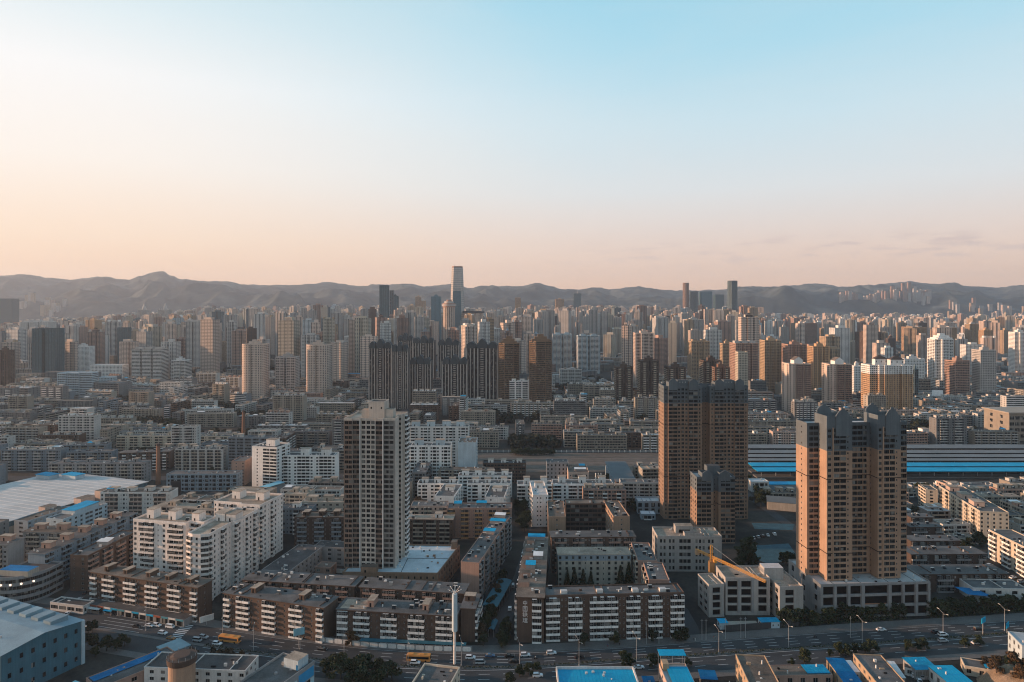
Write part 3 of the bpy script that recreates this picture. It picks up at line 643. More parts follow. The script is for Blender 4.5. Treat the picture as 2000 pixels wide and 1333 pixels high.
# railway yard
rw = MB(); rw.quad((-60, 684, .02), (640, 684, .02), (640, 770, .02), (-60, 770, .02)); tag(rw.build('rail_bed', surf('ballast', (.135, .105, .085), .95, .25, .1, fine=.25)), 'brown ballast bed of the railway yard in the middle of the city', kind='structure')
FOOT.append((290, 722, 1, 0, 352, 56))
rl_ = MB()
for k, yy in enumerate((690, 696, 703, 709, 716, 730, 736, 748, 755, 764)):
    for o in (-.75, .75): rl_.box(-60, 640, yy + o - .12, yy + o + .12, .02, .22)
tag(rl_.build('railway_track', surf('rail_steel', (.26, .22, .19), .5, .2, .1, metal=.5)), 'parallel steel rails of the railway yard crossing behind the brown twin tower', 'railway')
# evening haze over the whole valley
def haze():
    mb = MB(); mb.box(-13050, 13050, -750, 12450, -3.5, 760); o = mb.build('haze', bpy.data.materials.new('haze_air'))
    m = o.data.materials[0]; m.use_nodes = True; nt = m.node_tree; nt.nodes.clear()
    ou = N(nt, 'ShaderNodeOutputMaterial'); pv = N(nt, 'ShaderNodeVolumePrincipled'); pv.inputs['Color'].default_value = (.70, .82, .97, 1); pv.inputs['Density'].default_value = 5.4e-5; pv.inputs['Anisotropy'].default_value = .25
    L(nt, pv.outputs[0], ou.inputs['Volume']); tag(o, 'thin evening haze hanging over the valley', kind='stuff')
haze()
# ---------------------------------------------------------------- landmark buildings in the foreground
WALL['slategrey'] = (.105, .125, .138); WALL['twintan'] = (.26, .168, .116); WALL['towercream'] = (.52, .455, .395); WALL['bayshade'] = (.20, .145, .115); WALL['baygrey'] = (.27, .25, .23)
def join(part, root, name=None):
    """Makes a building() empty a part of another building."""
    part.parent = root; part.matrix_parent_inverse = root.matrix_basis.inverted()
    for k in ('category', 'label', 'group'):
        if k in part: del part[k]
    if name: part.name = name
def crest(mb, x0, x1, y, z0, z1, m=0, t=.5):
    """Shield shaped panel with a stepped shoulder, standing on the face at y."""
    w = x1 - x0; h = z1 - z0
    pts = [(0, 0), (1, 0), (1, .72), (.9, .80), (.76, .90), (.62, .94), (.62, 1), (.38, 1), (.38, .94), (.24, .90), (.1, .80), (0, .72)]
    f = [(x0 + a * w, y - t, z0 + b * h) for a, b in pts]; bk = [(x, y + .25, z) for x, _, z in f]
    mb.poly(f, m); mb.poly(bk[::-1], m); n = len(f)
    for i in range(n):
        j = (i + 1) % n; mb.quad(f[j], f[i], bk[i], bk[j], m)
def ringwall(mb, x0, x1, y0, y1, z0, z1, t=.35, m=0):
    mb.box(x0, x1, y0, y0 + t, z0, z1, m); mb.box(x0, x1, y1 - t, y1, z0, z1, m); mb.box(x0, x0 + t, y0 + t, y1 - t, z0, z1, m); mb.box(x1 - t, x1, y0 + t, y1 - t, z0, z1, m)
def joint(root, plan, zs):
    o = inset(plan, -.09); mb = MB()
    for z in zs: mb.prism(o, z, z + .38, cap=True, bottom=True)
    mb.build('joint_band', M_DARK, root)
# --- twin bump tower on its podium (right)
r = R(4.0); dx, dy = G(1615, 1135, 18)
ox, oy = dx - 6.6 * math.cos(r), dy - 6.6 * math.sin(r)
pl = bumps([(6.6, 8.5), (14.2, 0), (15.0, 8.5), (12.9, 1.2), (8.4, 8.5)], 21)
T3, _ = building('residential_tower', 'tall tan tower with two projecting bays and dark stepped crests above a grey podium', 'tower', ox, oy, r, pl, 27, 3.03, wk='yellowtan', trim='yellowtan', lod=0, z0=18, sections=[(23, None), (4, 'slategrey')], par=1.3, frame=1,
    edges={0: '.RR', 1: 's.....', 2: 'wpRRs.', 3: '.', 4: '.RRRr.', 5: 's....', 6: 'wpRRs.', 7: '.', 8: '.RR', 9: '.w..w.', 11: '...s...'}, roof='light', seed=3)
joint(T3, pl, (14.4, 54.2))
for bx, by in ((6.6, 0), (35.8, 1.2)):
    w_ = 14.2 if bx < 10 else 12.9; mb = MB(); ringwall(mb, bx + .02, bx + w_ - .02, by + .03, by + 13, 82.2, 88.4)
    crest(mb, bx + w_ * .34, bx + w_ * .90, by, 77.6, 92.6); crest(mb, bx + w_ * .1, bx + w_ * .66, by + 13.3, 82.2, 93.0)
    mb.build('crest', wall('slategrey'), T3)
    mb = MB(); mb.box(bx + 3, bx + w_ - 3, by + 4, by + 10, 82.2, 86.5, 0, 1); mb.build('lift_house', [wall('concrete'), roofm('light')], T3)
px_, py_ = G(1603, 1143, 18)
pod, _ = building('podium', '', '', px_, py_, r * .98, rect(60.5, 36), 3, 5.7, wk='grey', lod=1, base=.55, par=.7, edges={0: [('.', 1.2), ('O', 6), ('p', 1.4), ('O', 6), ('p', 1.4), ('O', 6.2), ('p', 1.6), ('O', 13.2), ('p', 1.6), ('O', 6), ('p', 1.2), ('O', 6), ('p', 1.4), ('O', 5.6), ('p', 1.2)], 3: '.w...w...w.', 1: '.'}, roof='light', trim='grey', occ=True, lasttop=.0)
join(pod, T3, 'podium')
mb = MB()
for x in (7.8, 15.4, 23, 38.4, 46, 53.4): mb.box(x, x + .3, .5, 34, 17.66, 17.70)
o = mb.build('roof_seam', M_DARK, pod)
mb = MB(); mb.box(24, 36, -.08, -.02, 7.0, 7.5); mb.build('banner', surf('banner_red', (.30, .16, .10), .8), pod)
# --- brown twin wing tower behind
wg = [(3.4, 1.0), (7.2, 0), (8.6, 1.2), (7.2, 0), (3.4, 1.0)]
pl = bumps(wg + [(6.2, 7.0)] + wg, 19); tx, ty = G(1297, 1015)
ed = {}
for b_ in (0, 12): pass
T2, _ = building('residential_tower', 'broad brown double tower with slate top storeys standing by the railway yard', 'tower', tx, 530, R(.4), pl, 34, 3.0, wk='twintan', lod=0, sections=[(30, None), (4, 'slategrey')], par=1.2, frame=1, cap=100,
    style='RR', edges={i: c for i, c in ((0, '.w.'), (2, 'RR'), (4, 'wrw'), (6, 'RR'), (8, '.w.'), (10, '.s.s.'), (12, '.w.'), (14, 'RR'), (16, 'wrw'), (18, 'RR'), (20, '.w.'), (21, '.w.n.w.'), (23, '.w.n.n.w.'))}, roof='dark', seed=5)
joint(T2, pl, (73.0, 33.0))
for x0, x1, hz in ((3.4, 10.6, 0), (19.2, 26.4, -.5), (39.4, 46.6, -.4), (55.2, 62.4, -.2)):
    mb = MB(); crest(mb, x0 + .2, x1 - .2, 0, 100.4, 109.6 + hz); ringwall(mb, x0 + .25, x1 - .25, .28, 9, 102.4, 106.6); mb.build('crest', wall('slategrey'), T2)
for x0 in (10.8, 46.8):
    mb = MB(); mb.box(x0, x0 + 8.2, 1.3, 8, 102.38, 108.0, 0, 1); mb.build('lift_house', [wall('slategrey'), roofm('dark')], T2)
    mb = MB()
    for k in range(3): mb.box(x0 + 1.6 + k * 2.2, x0 + 2.1 + k * 2.2, 1.24, 1.29, 106.2, 106.7)
    mb.build('vent', M_TRIM, T2)
# --- lower tower of the same kind in front of it
pl = bumps([(11.6, 0), (3.6, 3.0), (11.6, 0)], 16.5); tx, ty = G(1361, 1062)
T2b, _ = building('residential_tower', 'short tan tower with dark shield crests, in front of the brown double tower', 'tower', tx, 476, R(.6), pl, 15, 3.0, wk='twintan', lod=0, sections=[(12, None), (3, 'slategrey')], par=1.2, frame=1,
    edges={0: 'RRR.', 2: '.s.', 4: '.RRR', 7: '.w.n.w.', 5: '.w.n.w.'}, roof='light', seed=8)
joint(T2b, pl, (27.2,))
for x0, x1 in ((3.6, 10.8), (16.0, 23.2)):
    mb = MB(); crest(mb, x0, x1, 0, 43.6, 51.0); ringwall(mb, x0 + .2, x1 - .2, .28, 10, 45.4, 49.0); mb.build('crest', wall('slategrey'), T2b)
mb = MB(); mb.box(9, 18, 6, 13, 45.38, 52.6, 0, 1); mb.build('lift_house', [wall('slategrey'), roofm('dark')], T2b)
# --- pale tower left of the centre, on the brown podium with the white roof
pl = [(0, 0), (4.9, 0), (4.9, .8), (9.6, .8), (9.6, 1.8), (18.6, 1.8), (18.6, .7), (23.2, .7), (23.2, 2.0), (30, 2.0), (30, 10), (28.3, 10), (28.3, 16), (30, 16), (30, 20), (31.2, 20), (31.2, 27.5), (0, 27.5)]
tx, ty = G(671.5, 1110, 13)
T1, zr = building('residential_tower', 'tall pale cream tower with dark balconies, on a brown podium with a white roof', 'tower', tx, ty, R(-5), pl, 30, 2.86, wk='towercream', lod=0, z0=13, par=1.1, frame=1, seed=4, roof='tan',
    edges={0: ([('.', .7), ('R', 3.6), ('R', 3.4)], 'bayshade'), 1: '.', 2: ('RRp', 'bayshade'), 4: [('.', .3), ('R', 2.3), ('.', .5), ('R', 2.2), ('.', .4), ('R', 2.2), ('p', .6)], 6: ('RRp', 'bayshade'), 8: ([('R', 3), ('.', .2), ('R', 2.6), ('.', 1.0)], 'baygrey'), 9: '.n.n..', 11: ('RR', 'baygrey'), 13: '.n.', 14: '.', 15: 'BB', 17: '.w..w.w..w.'})
mb = MB(); mb.box(12, 21.6, 9, 19, zr, zr + 9.2, 0, 1); ringwall(mb, 11.9, 21.7, 8.9, 19.1, zr + 9.21, zr + 9.8, .3)
for x in (13.2, 19.4): mb.box(x, x + .8, 8.97, 9.05, zr + 5.4, zr + 6.6, 2)
mb.build('lift_house', [wall('towercream'), roofm('dark'), M_DARK], T1)
for q in ((7.4, 11.88, 10, 16, zr, zr + 4.6), (21.72, 26.4, 10.5, 17, zr, zr + 5.0)): mb = MB(); mb.box(*q, 0, 1); mb.build('plant_room', [wall('towercream'), roofm('tan')], T1)
mb = MB(); mb.bar((16, 4, zr), (16, 4, zr + 3.4), .06); mb.bar((18.4, 5, zr), (18.4, 5, zr + 3.0), .06); mb.build('antenna', M_METAL, T1)
px_, py_ = G(669, 1120, 13); 
WALL['podiumbrown'] = (.27, .17, .115)
pod, _ = building('podium', '', '', px_, py_, R(-1.5), [(0, 0), (54.6, -.2), (62.4, 46), (4, 47)], 3, 4.3, wk='podiumbrown', lod=1, base=0, par=.8, parw=.5, edges={0: '.s.s.s.s.s.s.s.s.s.s.s.s.s.s.s.', 1: '.w.w.w.w.w.w.w.w.w.'}, roof='bluewhite', lasttop=.1)
join(pod, T1, 'podium')
mb = MB(); mb.box(10.5, 19.5, -.3, 5, 13, 16.6, 0, 1); mb.box(12.6, 13.6, -.34, -.28, 13.6, 15, 2); mb.box(57.6, 61, 40, 45.4, 13, 17.6, 0, 1); mb.build('stair_hut', [wall('podiumbrown'), roofm('brown'), M_DARK], pod)
mb = MB(); mb.box(33, 33.3, 1, 24, 13.01, 13.1); mb.box(33, 57.5, 23.8, 24.1, 13.01, 13.12); mb.bar((40, 34, 13), (40, 34, 15.5), .08); mb.build('roof_seam', M_DARK, pod)
# --- white eleven storey group on the left
WALL['whitegroup'] = (.72, .665, .62)
W1, z = building('apartment_block', 'white twelve storey block with long balconies, tallest of the white group on the left', 'apartment block', -227, 409, R(-12.5), bumps([(36, 0), (9, 4)], 15), 12, 3.07, wk='whitegroup', trim='whitegroup', lod=0, edges={0: 'w.bbb.n.w.bbb.', 2: 'bb.', 3: '.w.n.w.'}, roof='tan', par=1.0, huts=3, hut_size=(5, 6, 5), hutk='whitegroup', seed=2, heaters=3)
W2, z = building('apartment_block', 'white stepped block whose long side faces the street behind the brown roof', 'apartment block', -182.5, 384.5, R(-9.5), [(0, 0), (4, -1.8), (9, -1.8), (13, 0), (13, 22), (14.8, 22), (14.8, 49), (0, 49)], 12, 3.05, wk='whitegroup', trim='whitegroup', lod=0, edges={0: 'bb', 1: '.w.', 2: 'b', 3: 'b.w.n.b.w.n.', 5: 'b.w.n.b.w.b.n', 7: '.w..b..w.b.'}, roof='tan', par=1.0, huts=2, hut_size=(6, 8, 4.4), hutk='whitegroup', seed=6, heaters=3)
W3, z = building('apartment_block', 'white rear block of the white group, with a flat canopied roof hut', 'apartment block', -196, 446, R(-13), bumps([(20, 2), (15, 0)], 27), 12, 3.05, wk='whitegroup', trim='whitegroup', lod=0, edges={0: 'w.bb.w.bb.w', 2: '.w.bb.w', 3: 'b.w.n.b.w.n.w'}, roof='tan', par=1.0, huts=2, hut_size=(6, 7, 5), hutk='whitegroup', seed=7)
# --- brown walk-up blocks along the road
def edgeblock(uL, vL, uR, vR, Z, d, label, floors, name='apartment_block', cat='apartment block', x=None, rotadd=0, **kw):
    x, y, rot, wd = by_edge(uL, vL, uR, vR, Z); base = kw.pop('base', 0); fh = (Z - base - .35) / floors
    return building(name, label, cat, x, y, rot + R(rotadd), kw.pop('plan', None) or rect(wd, d), floors, fh, base=base, **kw)
N1, z = edgeblock(178, 1117, 386, 1148, 18, 10.5, 'brown walk-up block with five white balcony stacks and five roof huts, leftmost along the road', 6, wk='brown', lod=0, edges={0: 'Bn.BBn..BBn..BBn..BBn..B', 1: '..n..'}, eave=.9, par=0, roof='brown', huts=5, hut_size=(2.6, 6, 2.0), hutk='brown', bal='oohr', heaters=4, seed=11)
mb = MB(); mb.box(2, 70, -7, -.1, -.01, 3.8, 0, 1); 
for k in range(14): mb.box(3 + k * 4.8, 6.6 + k * 4.8, -7.06, -6.98, .3, 2.7, 2)
mb.build('shop_row', [wall('grey'), roofm('dark'), M_GLASS], N1)
rs = random.Random(5)
for k in range(14):
    mb = MB(); x = 2.6 + k * 4.8; mb.box(x, x + 4.4, -7.25, -7.08, 2.85, 3.75); mb.build('shop_sign', rs.choice([M_BLUE, M_TRIM, surf('sign_red', (.28, .07, .04), .6), surf('sign_teal', (.05, .22, .28), .6), M_TRIM]), N1)
N2, z = edgeblock(438, 1159, 632, 1188, 17, 13, 'brown walk-up block with wavy white balconies, second along the road', 6, wk='brown', lod=0, edges={0: 'Bn.BBn.n.BBn.n.BBn.n.B', 1: '.......'}, eave=.7, par=0, roof='grey', huts=2, hut_size=(2.8, 6.5, 2.6), hutk='brown', bal='ooohr', heaters=8, seed=12)
N3, z = edgeblock(474, 1133, 692, 1146, 17, 13, 'brown block with a bare grey roof directly behind the second roadside block', 6, wk='brown', trim='rose', lod=0, edges={0: '.HHn.HHn.HHn.HHn.HHn.HHn.'}, eave=.7, par=0, roof='grey', bal='oeh', heaters=9, seed=13)
N4, z = edgeblock(703, 1147, 905, 1160, 17, 12, 'brown block with glazed balconies between the white roofed podium and the road blocks', 6, wk='brown', trim='rose', lod=0, edges={0: '.HHn.EEn.HHn.HHn.HHn.'}, eave=.7, par=0, roof='grey', bal='oeh', heaters=7, seed=14)
N5, z = edgeblock(659, 1190.5, 890, 1203.5, 15.4, 13, 'brown walk-up block behind the white panelled wall, its balconies partly glazed', 5, wk='brown', lod=0, edges={0: 'EEn.HHHn.n.HHHn.n.HHHn.n.HHHn'}, eave=.8, par=0, roof='grey', huts=2, hut_size=(3.0, 7, 2.8), hutk='rose', bal='oheg', heaters=9, seed=15)
mb = MB(); mb.quad((1, 1, z + .01), (14, 1, z + .01), (14, 11.6, z + .01), (1, 11.6, z + .01)); mb.build('roof_patch', roofm('tan'), N5)
N6, z = edgeblock(900, 1188.5, 928, 1189, 16.2, 17, 'brown end wing with a blank dark gable and balconies facing the narrow street', 5, wk='brown', lod=0, edges={0: '....', 1: 'BBn.BB'}, eave=.5, par=0, roof='grey', huts=1, hut_size=(5, 4, 2.6), hutk='brown', seed=16, rotadd=-4)
N7, z = building('apartment_block', 'long brown block with white Chinese characters down its end wall', 'apartment block', 2.3, 336, R(-4.2), rect(13.4, 88), 7, 3.12, wk='brown', lod=0, edges={0: [('.', 7.4), ('B', 4.9), ('.', 1.0)], 3: 'BBn.n.BBn.HHn.n.BBn.n.BBn.HHn.n.BBn', 1: '.'}, eave=.5, par=0, roof='brown', sheds=3, heaters=7, bal='ooh', seed=17)
for k in range(6):
    mb = MB(); y = 12 + k * 12.5; mb.box(1.2, 5.6, y, y + 4.4, z, z + 2.2, 0, 1); mb.build('stair_hut', [wall('rose'), roofm('brown')], N7)
# the four characters, built of strokes (unit square each, x right, z up)
GL = [[(.1, .74, .9, .82), (.1, .36, .9, .44), (.1, .36, .2, .82), (.8, .36, .9, .82), (.45, .0, .55, 1.0)],
      [(.05, .9, .95, 1.0), (.05, 0, .95, .1), (.05, .1, .15, .9), (.85, .1, .95, .9), (.27, .74, .73, .81), (.3, .5, .7, .57), (.25, .22, .75, .29), (.46, .29, .54, .74), (.62, .33, .7, .41)],
      'l.04,.60,.2,.97;.14,.78,.42,.78;.08,.55,.40,.55;.04,.32,.40,.32;.22,.78,.22,.06;.22,.06,.40,.18;.56,.95,.46,.70;.52,.75,.94,.75;.44,.47,.99,.47;.71,.99,.71,.47;.71,.47,.45,.02;.71,.47,.99,.02',
      'l.05,.88,.28,.88;.28,.88,.12,.55;.12,.55,.28,.55;.28,.55,.04,.06;.10,.30,.40,.08;.40,.08,.99,.04;.40,.86,.90,.86;.90,.86,.90,.58;.34,.72,.99,.72;.40,.58,.90,.58;.44,.44,.90,.44;.36,.28,.96,.28;.66,.99,.66,.10']
for i, gl in enumerate(GL):
    mb = MB(); s = 2.5; x0, z0_ = 2.9, 18.1 - i * 2.78
    if isinstance(gl, str):
        for st in gl[1:].split(';'): q = [float(v) * s for v in st.split(',')]; mb.bar((x0 + q[0], -.14, z0_ + q[1]), (x0 + q[2], -.14, z0_ + q[3]), .11)
    else:
        for q in gl: mb.box(x0 + q[0] * s, x0 + q[2] * s, -.22, -.08, z0_ + q[1] * s, z0_ + q[3] * s)
    mb.build('sign_character', surf('letter_white', (.62, .61, .6), .6, .1), N7)
N8, z = edgeblock(1065.5, 1166, 1336, 1159.5, 21.8, 11.5, 'long brown roadside block with white glazed balcony stacks beside the Chinese lettering', 7, wk='brown', lod=0, edges={0: 'HHnnHHn.HHHHnnHHnnHHnnHH', 1: '.'}, par=.7, eave=0, roof='grey', bal='oohe', heaters=4, huts=0, seed=18)
for k, x in enumerate((8, 26, 44, 58)):
    mb = MB(); mb.box(x, x + 3.2, 2.5, 5, z, z + 1.5, 0, 1); mb.build('stair_hut', [wall('offwhite'), roofm('light')], N8)
N9, z = edgeblock(1077, 1050, 1241, 1049, 22, 11, 'brown rear wing closing the courtyard behind the grey school building', 7, wk='brown', trim='rose', lod=0, edges={0: 'nHHn.HHnnEEn.HHnHH', 1: '.'}, eave=.6, par=0, roof='grey', heaters=5, seed=19)
N10, z = edgeblock(1090, 1084, 1232, 1083.5, 19.4, 12, 'grey institutional building with a blue band under its roof, inside the courtyard', 6, name='institutional_building', cat='building', wk='beige', trim='bluegrey', lod=0, edges={0: 'w.w.w.w.n.w.w.n.w.w.w.w'}, par=0, eave=.4, roof='tan', frame=1, sections=[(5, None), (1, 'bluegrey')], seed=20)
N11, z = edgeblock(1246, 1097, 1283, 1096.5, 19, 30, 'narrow tan block with cluttered sunlit balconies, the rear of two staggered blocks', 6, wk='rose', trim='cream', lod=0, edges={3: 'HHn.BBn.HHn.BB', 0: '.n..'}, par=.7, roof='grey', heaters=5, bal='ooehg', seed=21, rotadd=-4.5)
N11b, z = edgeblock(1267.5, 1134, 1307, 1134, 19, 25, 'narrow tan block with cluttered sunlit balconies, the front of two staggered blocks', 6, wk='rose', trim='cream', lod=0, edges={3: 'HHn.BBn.HHn', 0: '.n..'}, par=.7, roof='grey', heaters=6, bal='ooehg', seed=22, rotadd=-4)
N12, z = edgeblock(1284, 1050, 1410, 1051, 21.2, 18, 'grey tiled office block with paired windows behind the yellow crane', 5, name='office_block', cat='office block', wk='concrete', lod=0, edges={0: '.ww.ww..WWW..www.ww....', 3: '.ww..ww.', 1: '..w..'}, par=1.0, roof='tan', frame=1, seed=23)
mb = MB(); mb.box(13, 24, 8, 14, z, z + 4.6, 0, 1); mb.box(15, 22, 7.95, 8.01, z + .4, z + 2.4, 2); mb.build('stair_hut', [wall('concrete'), roofm('tan'), M_DARK], N12)
mb = MB(); ringwall(mb, 17, 28, .5, 5, z, z + 2.6, .4); mb.build('roof_screen', wall('concrete'), N12)
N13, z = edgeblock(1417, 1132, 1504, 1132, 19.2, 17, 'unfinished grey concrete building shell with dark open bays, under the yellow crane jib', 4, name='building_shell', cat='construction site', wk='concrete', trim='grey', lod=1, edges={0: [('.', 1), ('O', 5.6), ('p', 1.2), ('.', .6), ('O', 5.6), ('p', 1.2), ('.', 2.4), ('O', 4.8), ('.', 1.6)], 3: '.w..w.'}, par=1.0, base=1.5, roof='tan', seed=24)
for ed, Z, d, nm in (((1384.5, 1145.5, 1414.5, 1144), 16.6, 15, {0: [('.', 2), ('O', 4.4), ('.', 2)], 3: '.W.W.'}), ((1523, 1150, 1569, 1148.5), 17, 21, {0: [('.', 3), ('O', 5), ('.', 5)], 3: '.W..W..W.'})):
    q, _ = edgeblock(*ed, Z, d, '', 4, name='wing', cat='', wk='concrete', trim='grey', lod=1, edges=nm, par=1.0, roof='tan', base=.6, seed=25); join(q, N13, 'wing')
mb = MB(); mb.box(22.6, 33, 5, 12, 16.8, 23.4, 0, 1); mb.build('stair_hut', [wall('concrete'), roofm('light')], N13)
# ---------------------------------------------------------------- other hand placed buildings, near to middle distance
def block(label, x, y, rot, wd, d, nf, **kw):
    return building(kw.pop('name', 'apartment_block'), label, kw.pop('cat', 'apartment block'), x, y, R(rot), kw.pop('plan', None) or rect(wd, d), nf, kw.pop('fh', 3.0), **kw)
def front(label, uL, uR, vT, Z, d, nf, rot=0, **kw):
    """Block whose front roof edge runs from uL to uR at height Z, seen at vT on its left end."""
    x, y = G(uL, vT, Z); wd = (uR - uL) * y / FPX
    return block(label, x, y, rot, wd / max(.5, math.cos(R(rot))), d, nf, fh=(Z - kw.get('base', 0) - .35) / nf, **kw)
# left foreground
block('long brown block with a narrow end wall beside the climbing side street', -257, 397, -6, 11, 44, 7, fh=2.85, wk='brown', trim='rose', lod=0, edges={0: '.n..w.', 1: 'BBn.HHn.BBn.HH'}, par=.6, roof='grey', sheds=2, heaters=5, seed=31)
block('very long grey block receding along the far side of the climbing side street', -283, 399, -6.8, 11, 80, 7, fh=2.95, wk='bluegrey', trim='bluegrey', lod=0, edges={0: '....', 1: 'HH.n.HH.n.HH.n.HH.n.HH.n.HH.n.HH'}, par=0, eave=.6, roof='grey', huts=0, heaters=6, seed=32)
# its roof huts stand in a row
for k in range(5):
    o = [c for c in COL.objects if c.get('label', '').startswith('very long grey block')][0]
    inst('stair_hut', hut_mesh(6, 4.2, 3.2, 'rose'), o, (1.5, 8 + k * 14.5, 7 * 2.95 + .65))
cv = [(-14 + 0, 0)]; arc = [(16 * math.sin(R(a)) - 16, 16 - 16 * math.cos(R(a))) for a in range(0, 91, 15)]
pl = [(-22, 0), (-16, 0)] + [(16 * math.sin(R(a)) - 16, 16 - 16 * math.cos(R(a))) for a in range(15, 91, 15)] + [(0, 26), (-22, 26)]
CB, z = building('shop_building', 'grey shop building with a curved glazed corner and four lit lamps', 'shop building', -266, 374, R(-7), pl, 4, 3.7, wk='grey', trim='grey', lod=1, style='L', side='L', edges={i: 'LL' if i else 'LLLL' for i in range(0, 9)}, par=.8, roof='dark', seed=33)
mb = MB(); mb.box(-21, -3, 4, 12, z + .01, z + 3.2, 0, 1); mb.build('roof_shed', [wall('beige'), M_DBLUE], CB)
lm = bpy.data.materials.new('lamp_glow'); lm.use_nodes = True; b_ = lm.node_tree.nodes['Principled BSDF']; b_.inputs['Emission Color'].default_value = (1, .72, .5, 1); b_.inputs['Emission Strength'].default_value = 1.1
for a in (2, 20, 38, 58):
    mb = MB(); q = (16.25 * math.sin(R(a)) - 16, 16 - 16.25 * math.cos(R(a))); mb.box(q[0] - .42, q[0] + .42, q[1] - .45, q[1] + .1, 11.4, 12.2); mb.build('lit_lamp', lm, CB)
block('grey slab block with brick roof huts, behind the curved shop building', -346, 418, -5, 40, 12, 7, fh=2.9, wk='grey', trim='beige', lod=0, roof='grey', par=0, eave=.6, huts=3, hut_size=(7, 4, 3), hutk='rose', seed=34)
block('grey slab block with two brick roof huts, wedged behind the very long grey block', -314, 438, -4, 30, 12, 7, fh=2.9, wk='grey', trim='beige', lod=0, roof='brown', par=0, eave=.6, huts=2, hut_size=(7, 4, 3), hutk='rose', seed=35)
block('teal and white block with a bright blue shed along its roof', -329, 482, -11.5, 14, 40, 5, wk='paleblue', trim='white', lod=0, edges={0: '.n.', 1: 'w.w.w.w.WW.WW.w'}, roof='grey', par=.7, seed=36)
o = [c for c in COL.objects if c.get('label', '').startswith('teal and white')][0]
mb = MB(); mb.box(1, 12, 12, 34, 15.4, 18.2, 0); mb.poly([(.5, 11.5, 18.3), (12.5, 11.5, 18.3), (12.5, 34.5, 18.9), (.5, 34.5, 18.9)], 1); mb.quad((12, 34, 18.2), (1, 34, 18.2), (1, 34, 18.85), (12, 34, 18.85), 0); mb.build('roof_shed', [wall('paleblue'), M_BLUE], o)
block('pale grey low block with square windows, left of the teal and white block', -356, 488, -13, 12, 36, 4, wk='bluegrey', trim='white', lod=0, edges={0: '.w.', 1: 'w.w.w.w.w.w.w.w'}, roof='brown', par=.5, seed=37)
front('white balconied block beside the east wall of the white market shed', 196, 332, 963, 20, 13, 6, 0, wk='offwhite', trim='pink', lod=0, edges={0: 'w.BBB.nwn.BBB.nwn.BBB.n', 1: '....'}, roof='brown', par=.6, huts=4, hut_size=(6, 5, 2.6), hutk='offwhite', heaters=5, sheds=1, seed=38)
# white market shed
r = R(-20); x, y = -366, 492
sh = empty('market_hall', x, y, 0, r, 'vast white flat roofed market hall with a dark glazed edge on the left', 'market hall')
mb = MB(); mb.box(-110, 0, 0, 122, 0, 9.4, 0); mb.build('wall', wall('beige'), sh)
mb = MB(); mb.box(-1.5, .25, .2, 122, 5.6, 9.38); mb.box(-110, -.2, -.25, 1, 5.6, 9.38); mb.build('glazing', M_GREENGLASS, sh)
mb = MB(); mb.poly([(-111, -.8, 9.8), (.9, -.8, 9.8), (.9, 123, 9.8), (-111, 123, 9.8)]); mb.box(-111, .9, -.8, 123, 9.41, 9.79); mb.build('roof', surf('market_roof', (.47, .46, .445), .7, .18, .05, streak=.12, fine=.10), sh)
mb = MB()
for k in range(18): mb.box(-110, .5, 3 + k * 6.7, 3.3 + k * 6.7, 9.8, 9.95)
mb.build('roof_seam', surf('seam', (.60, .59, .575), .6), sh); occupy(x, y, r, -112, 4, -6, 124)
for k, (yy, w_, d_, h_) in enumerate(((24, 7, 9, 14.5), (52, 8, 12, 13.5), (70, 9, 10, 15))):
    mb = MB(); mb.box(1.2, 1.2 + w_, yy, yy + d_, 0, h_, 0, 1); mb.build('stair_tower', [wall('pink'), roofm('brown')], sh)
for k, (a, b_) in enumerate(((-104, 96), (-82, 104))):
    c, s = math.cos(r), math.sin(r); q = empty('roof_cabin', x + a * c - b_ * s, y + a * s + b_ * c, 9.97, r, ('blue roofed cabin on the far left corner of the market hall roof', 'blue roofed cabin on the back edge of the market hall roof')[k], 'cabin')
    mb = MB(); mb.box(0, 17, 0, 9, 0, 3.4); mb.build('wall', wall('paleblue'), q); mb = MB(); mb.box(-.5, 17.5, -.5, 9.5, 3.41, 3.8); mb.build('roof', M_BLUE, q)
# between the white group and the pale tower
front('dark balconied block squeezed between the white group and the pale tower', 575, 672, 1012, 19, 14, 6, 0, wk='darkbrown', trim='bluegrey', lod=0, edges={0: 'nHHn.nHHn.nHHn'}, roof='brown', par=.5, huts=3, hut_size=(4, 6, 2.6), seed=41)
front('beige block with one row of square windows showing left of the pale tower', 588, 690, 982, 19, 13, 6, 0, wk='beige', trim='pink', lod=0, edges={0: 'w.w.w.w.w.w.w.w'}, roof='tan', par=.6, huts=3, hut_size=(7, 5, 3), seed=42)
front('beige block at the shoulder of the white group, with a stepped roof', 556, 600, 966, 21, 16, 7, -6, wk='beige', trim='cream', lod=0, roof='tan', par=.6, huts=2, seed=43)
block('low grey hall with a plain dark roof, in the yard behind the brown blocks', -146, 398, -11, 17, 44, 4, wk='grey', lod=0, edges={0: '.n..', 1: 'w.w.w.w.w.w.w.w.w'}, roof='dark', par=.3, seed=44, fh=2.8)
block('low grey annex turned across the yard left of the pale tower', -127, 437, -8, 24, 11, 4, wk='grey', lod=0, edges={0: 'w..w.w.n', 1: '.w.'}, roof='dark', par=.3, seed=45, fh=2.8)
block('small brown house in the dark yard beside the pale tower', -120, 416, -8, 10, 9, 2, wk='rose', lod=0, edges={0: 'w.w'}, roof='brown', par=.3, seed=46, name='small_house', cat='house')
mb = MB(); mb.box(0, 16, 0, .3, 0, 2.6); mb.box(15.7, 16, .3, 18, 0, 2.6); wy = mb.build('yard_wall', M_TRIM, None, (-114, 424, 0), R(-8)); tag(wy, 'white angled wall round the dark pit left of the pale tower', 'wall')
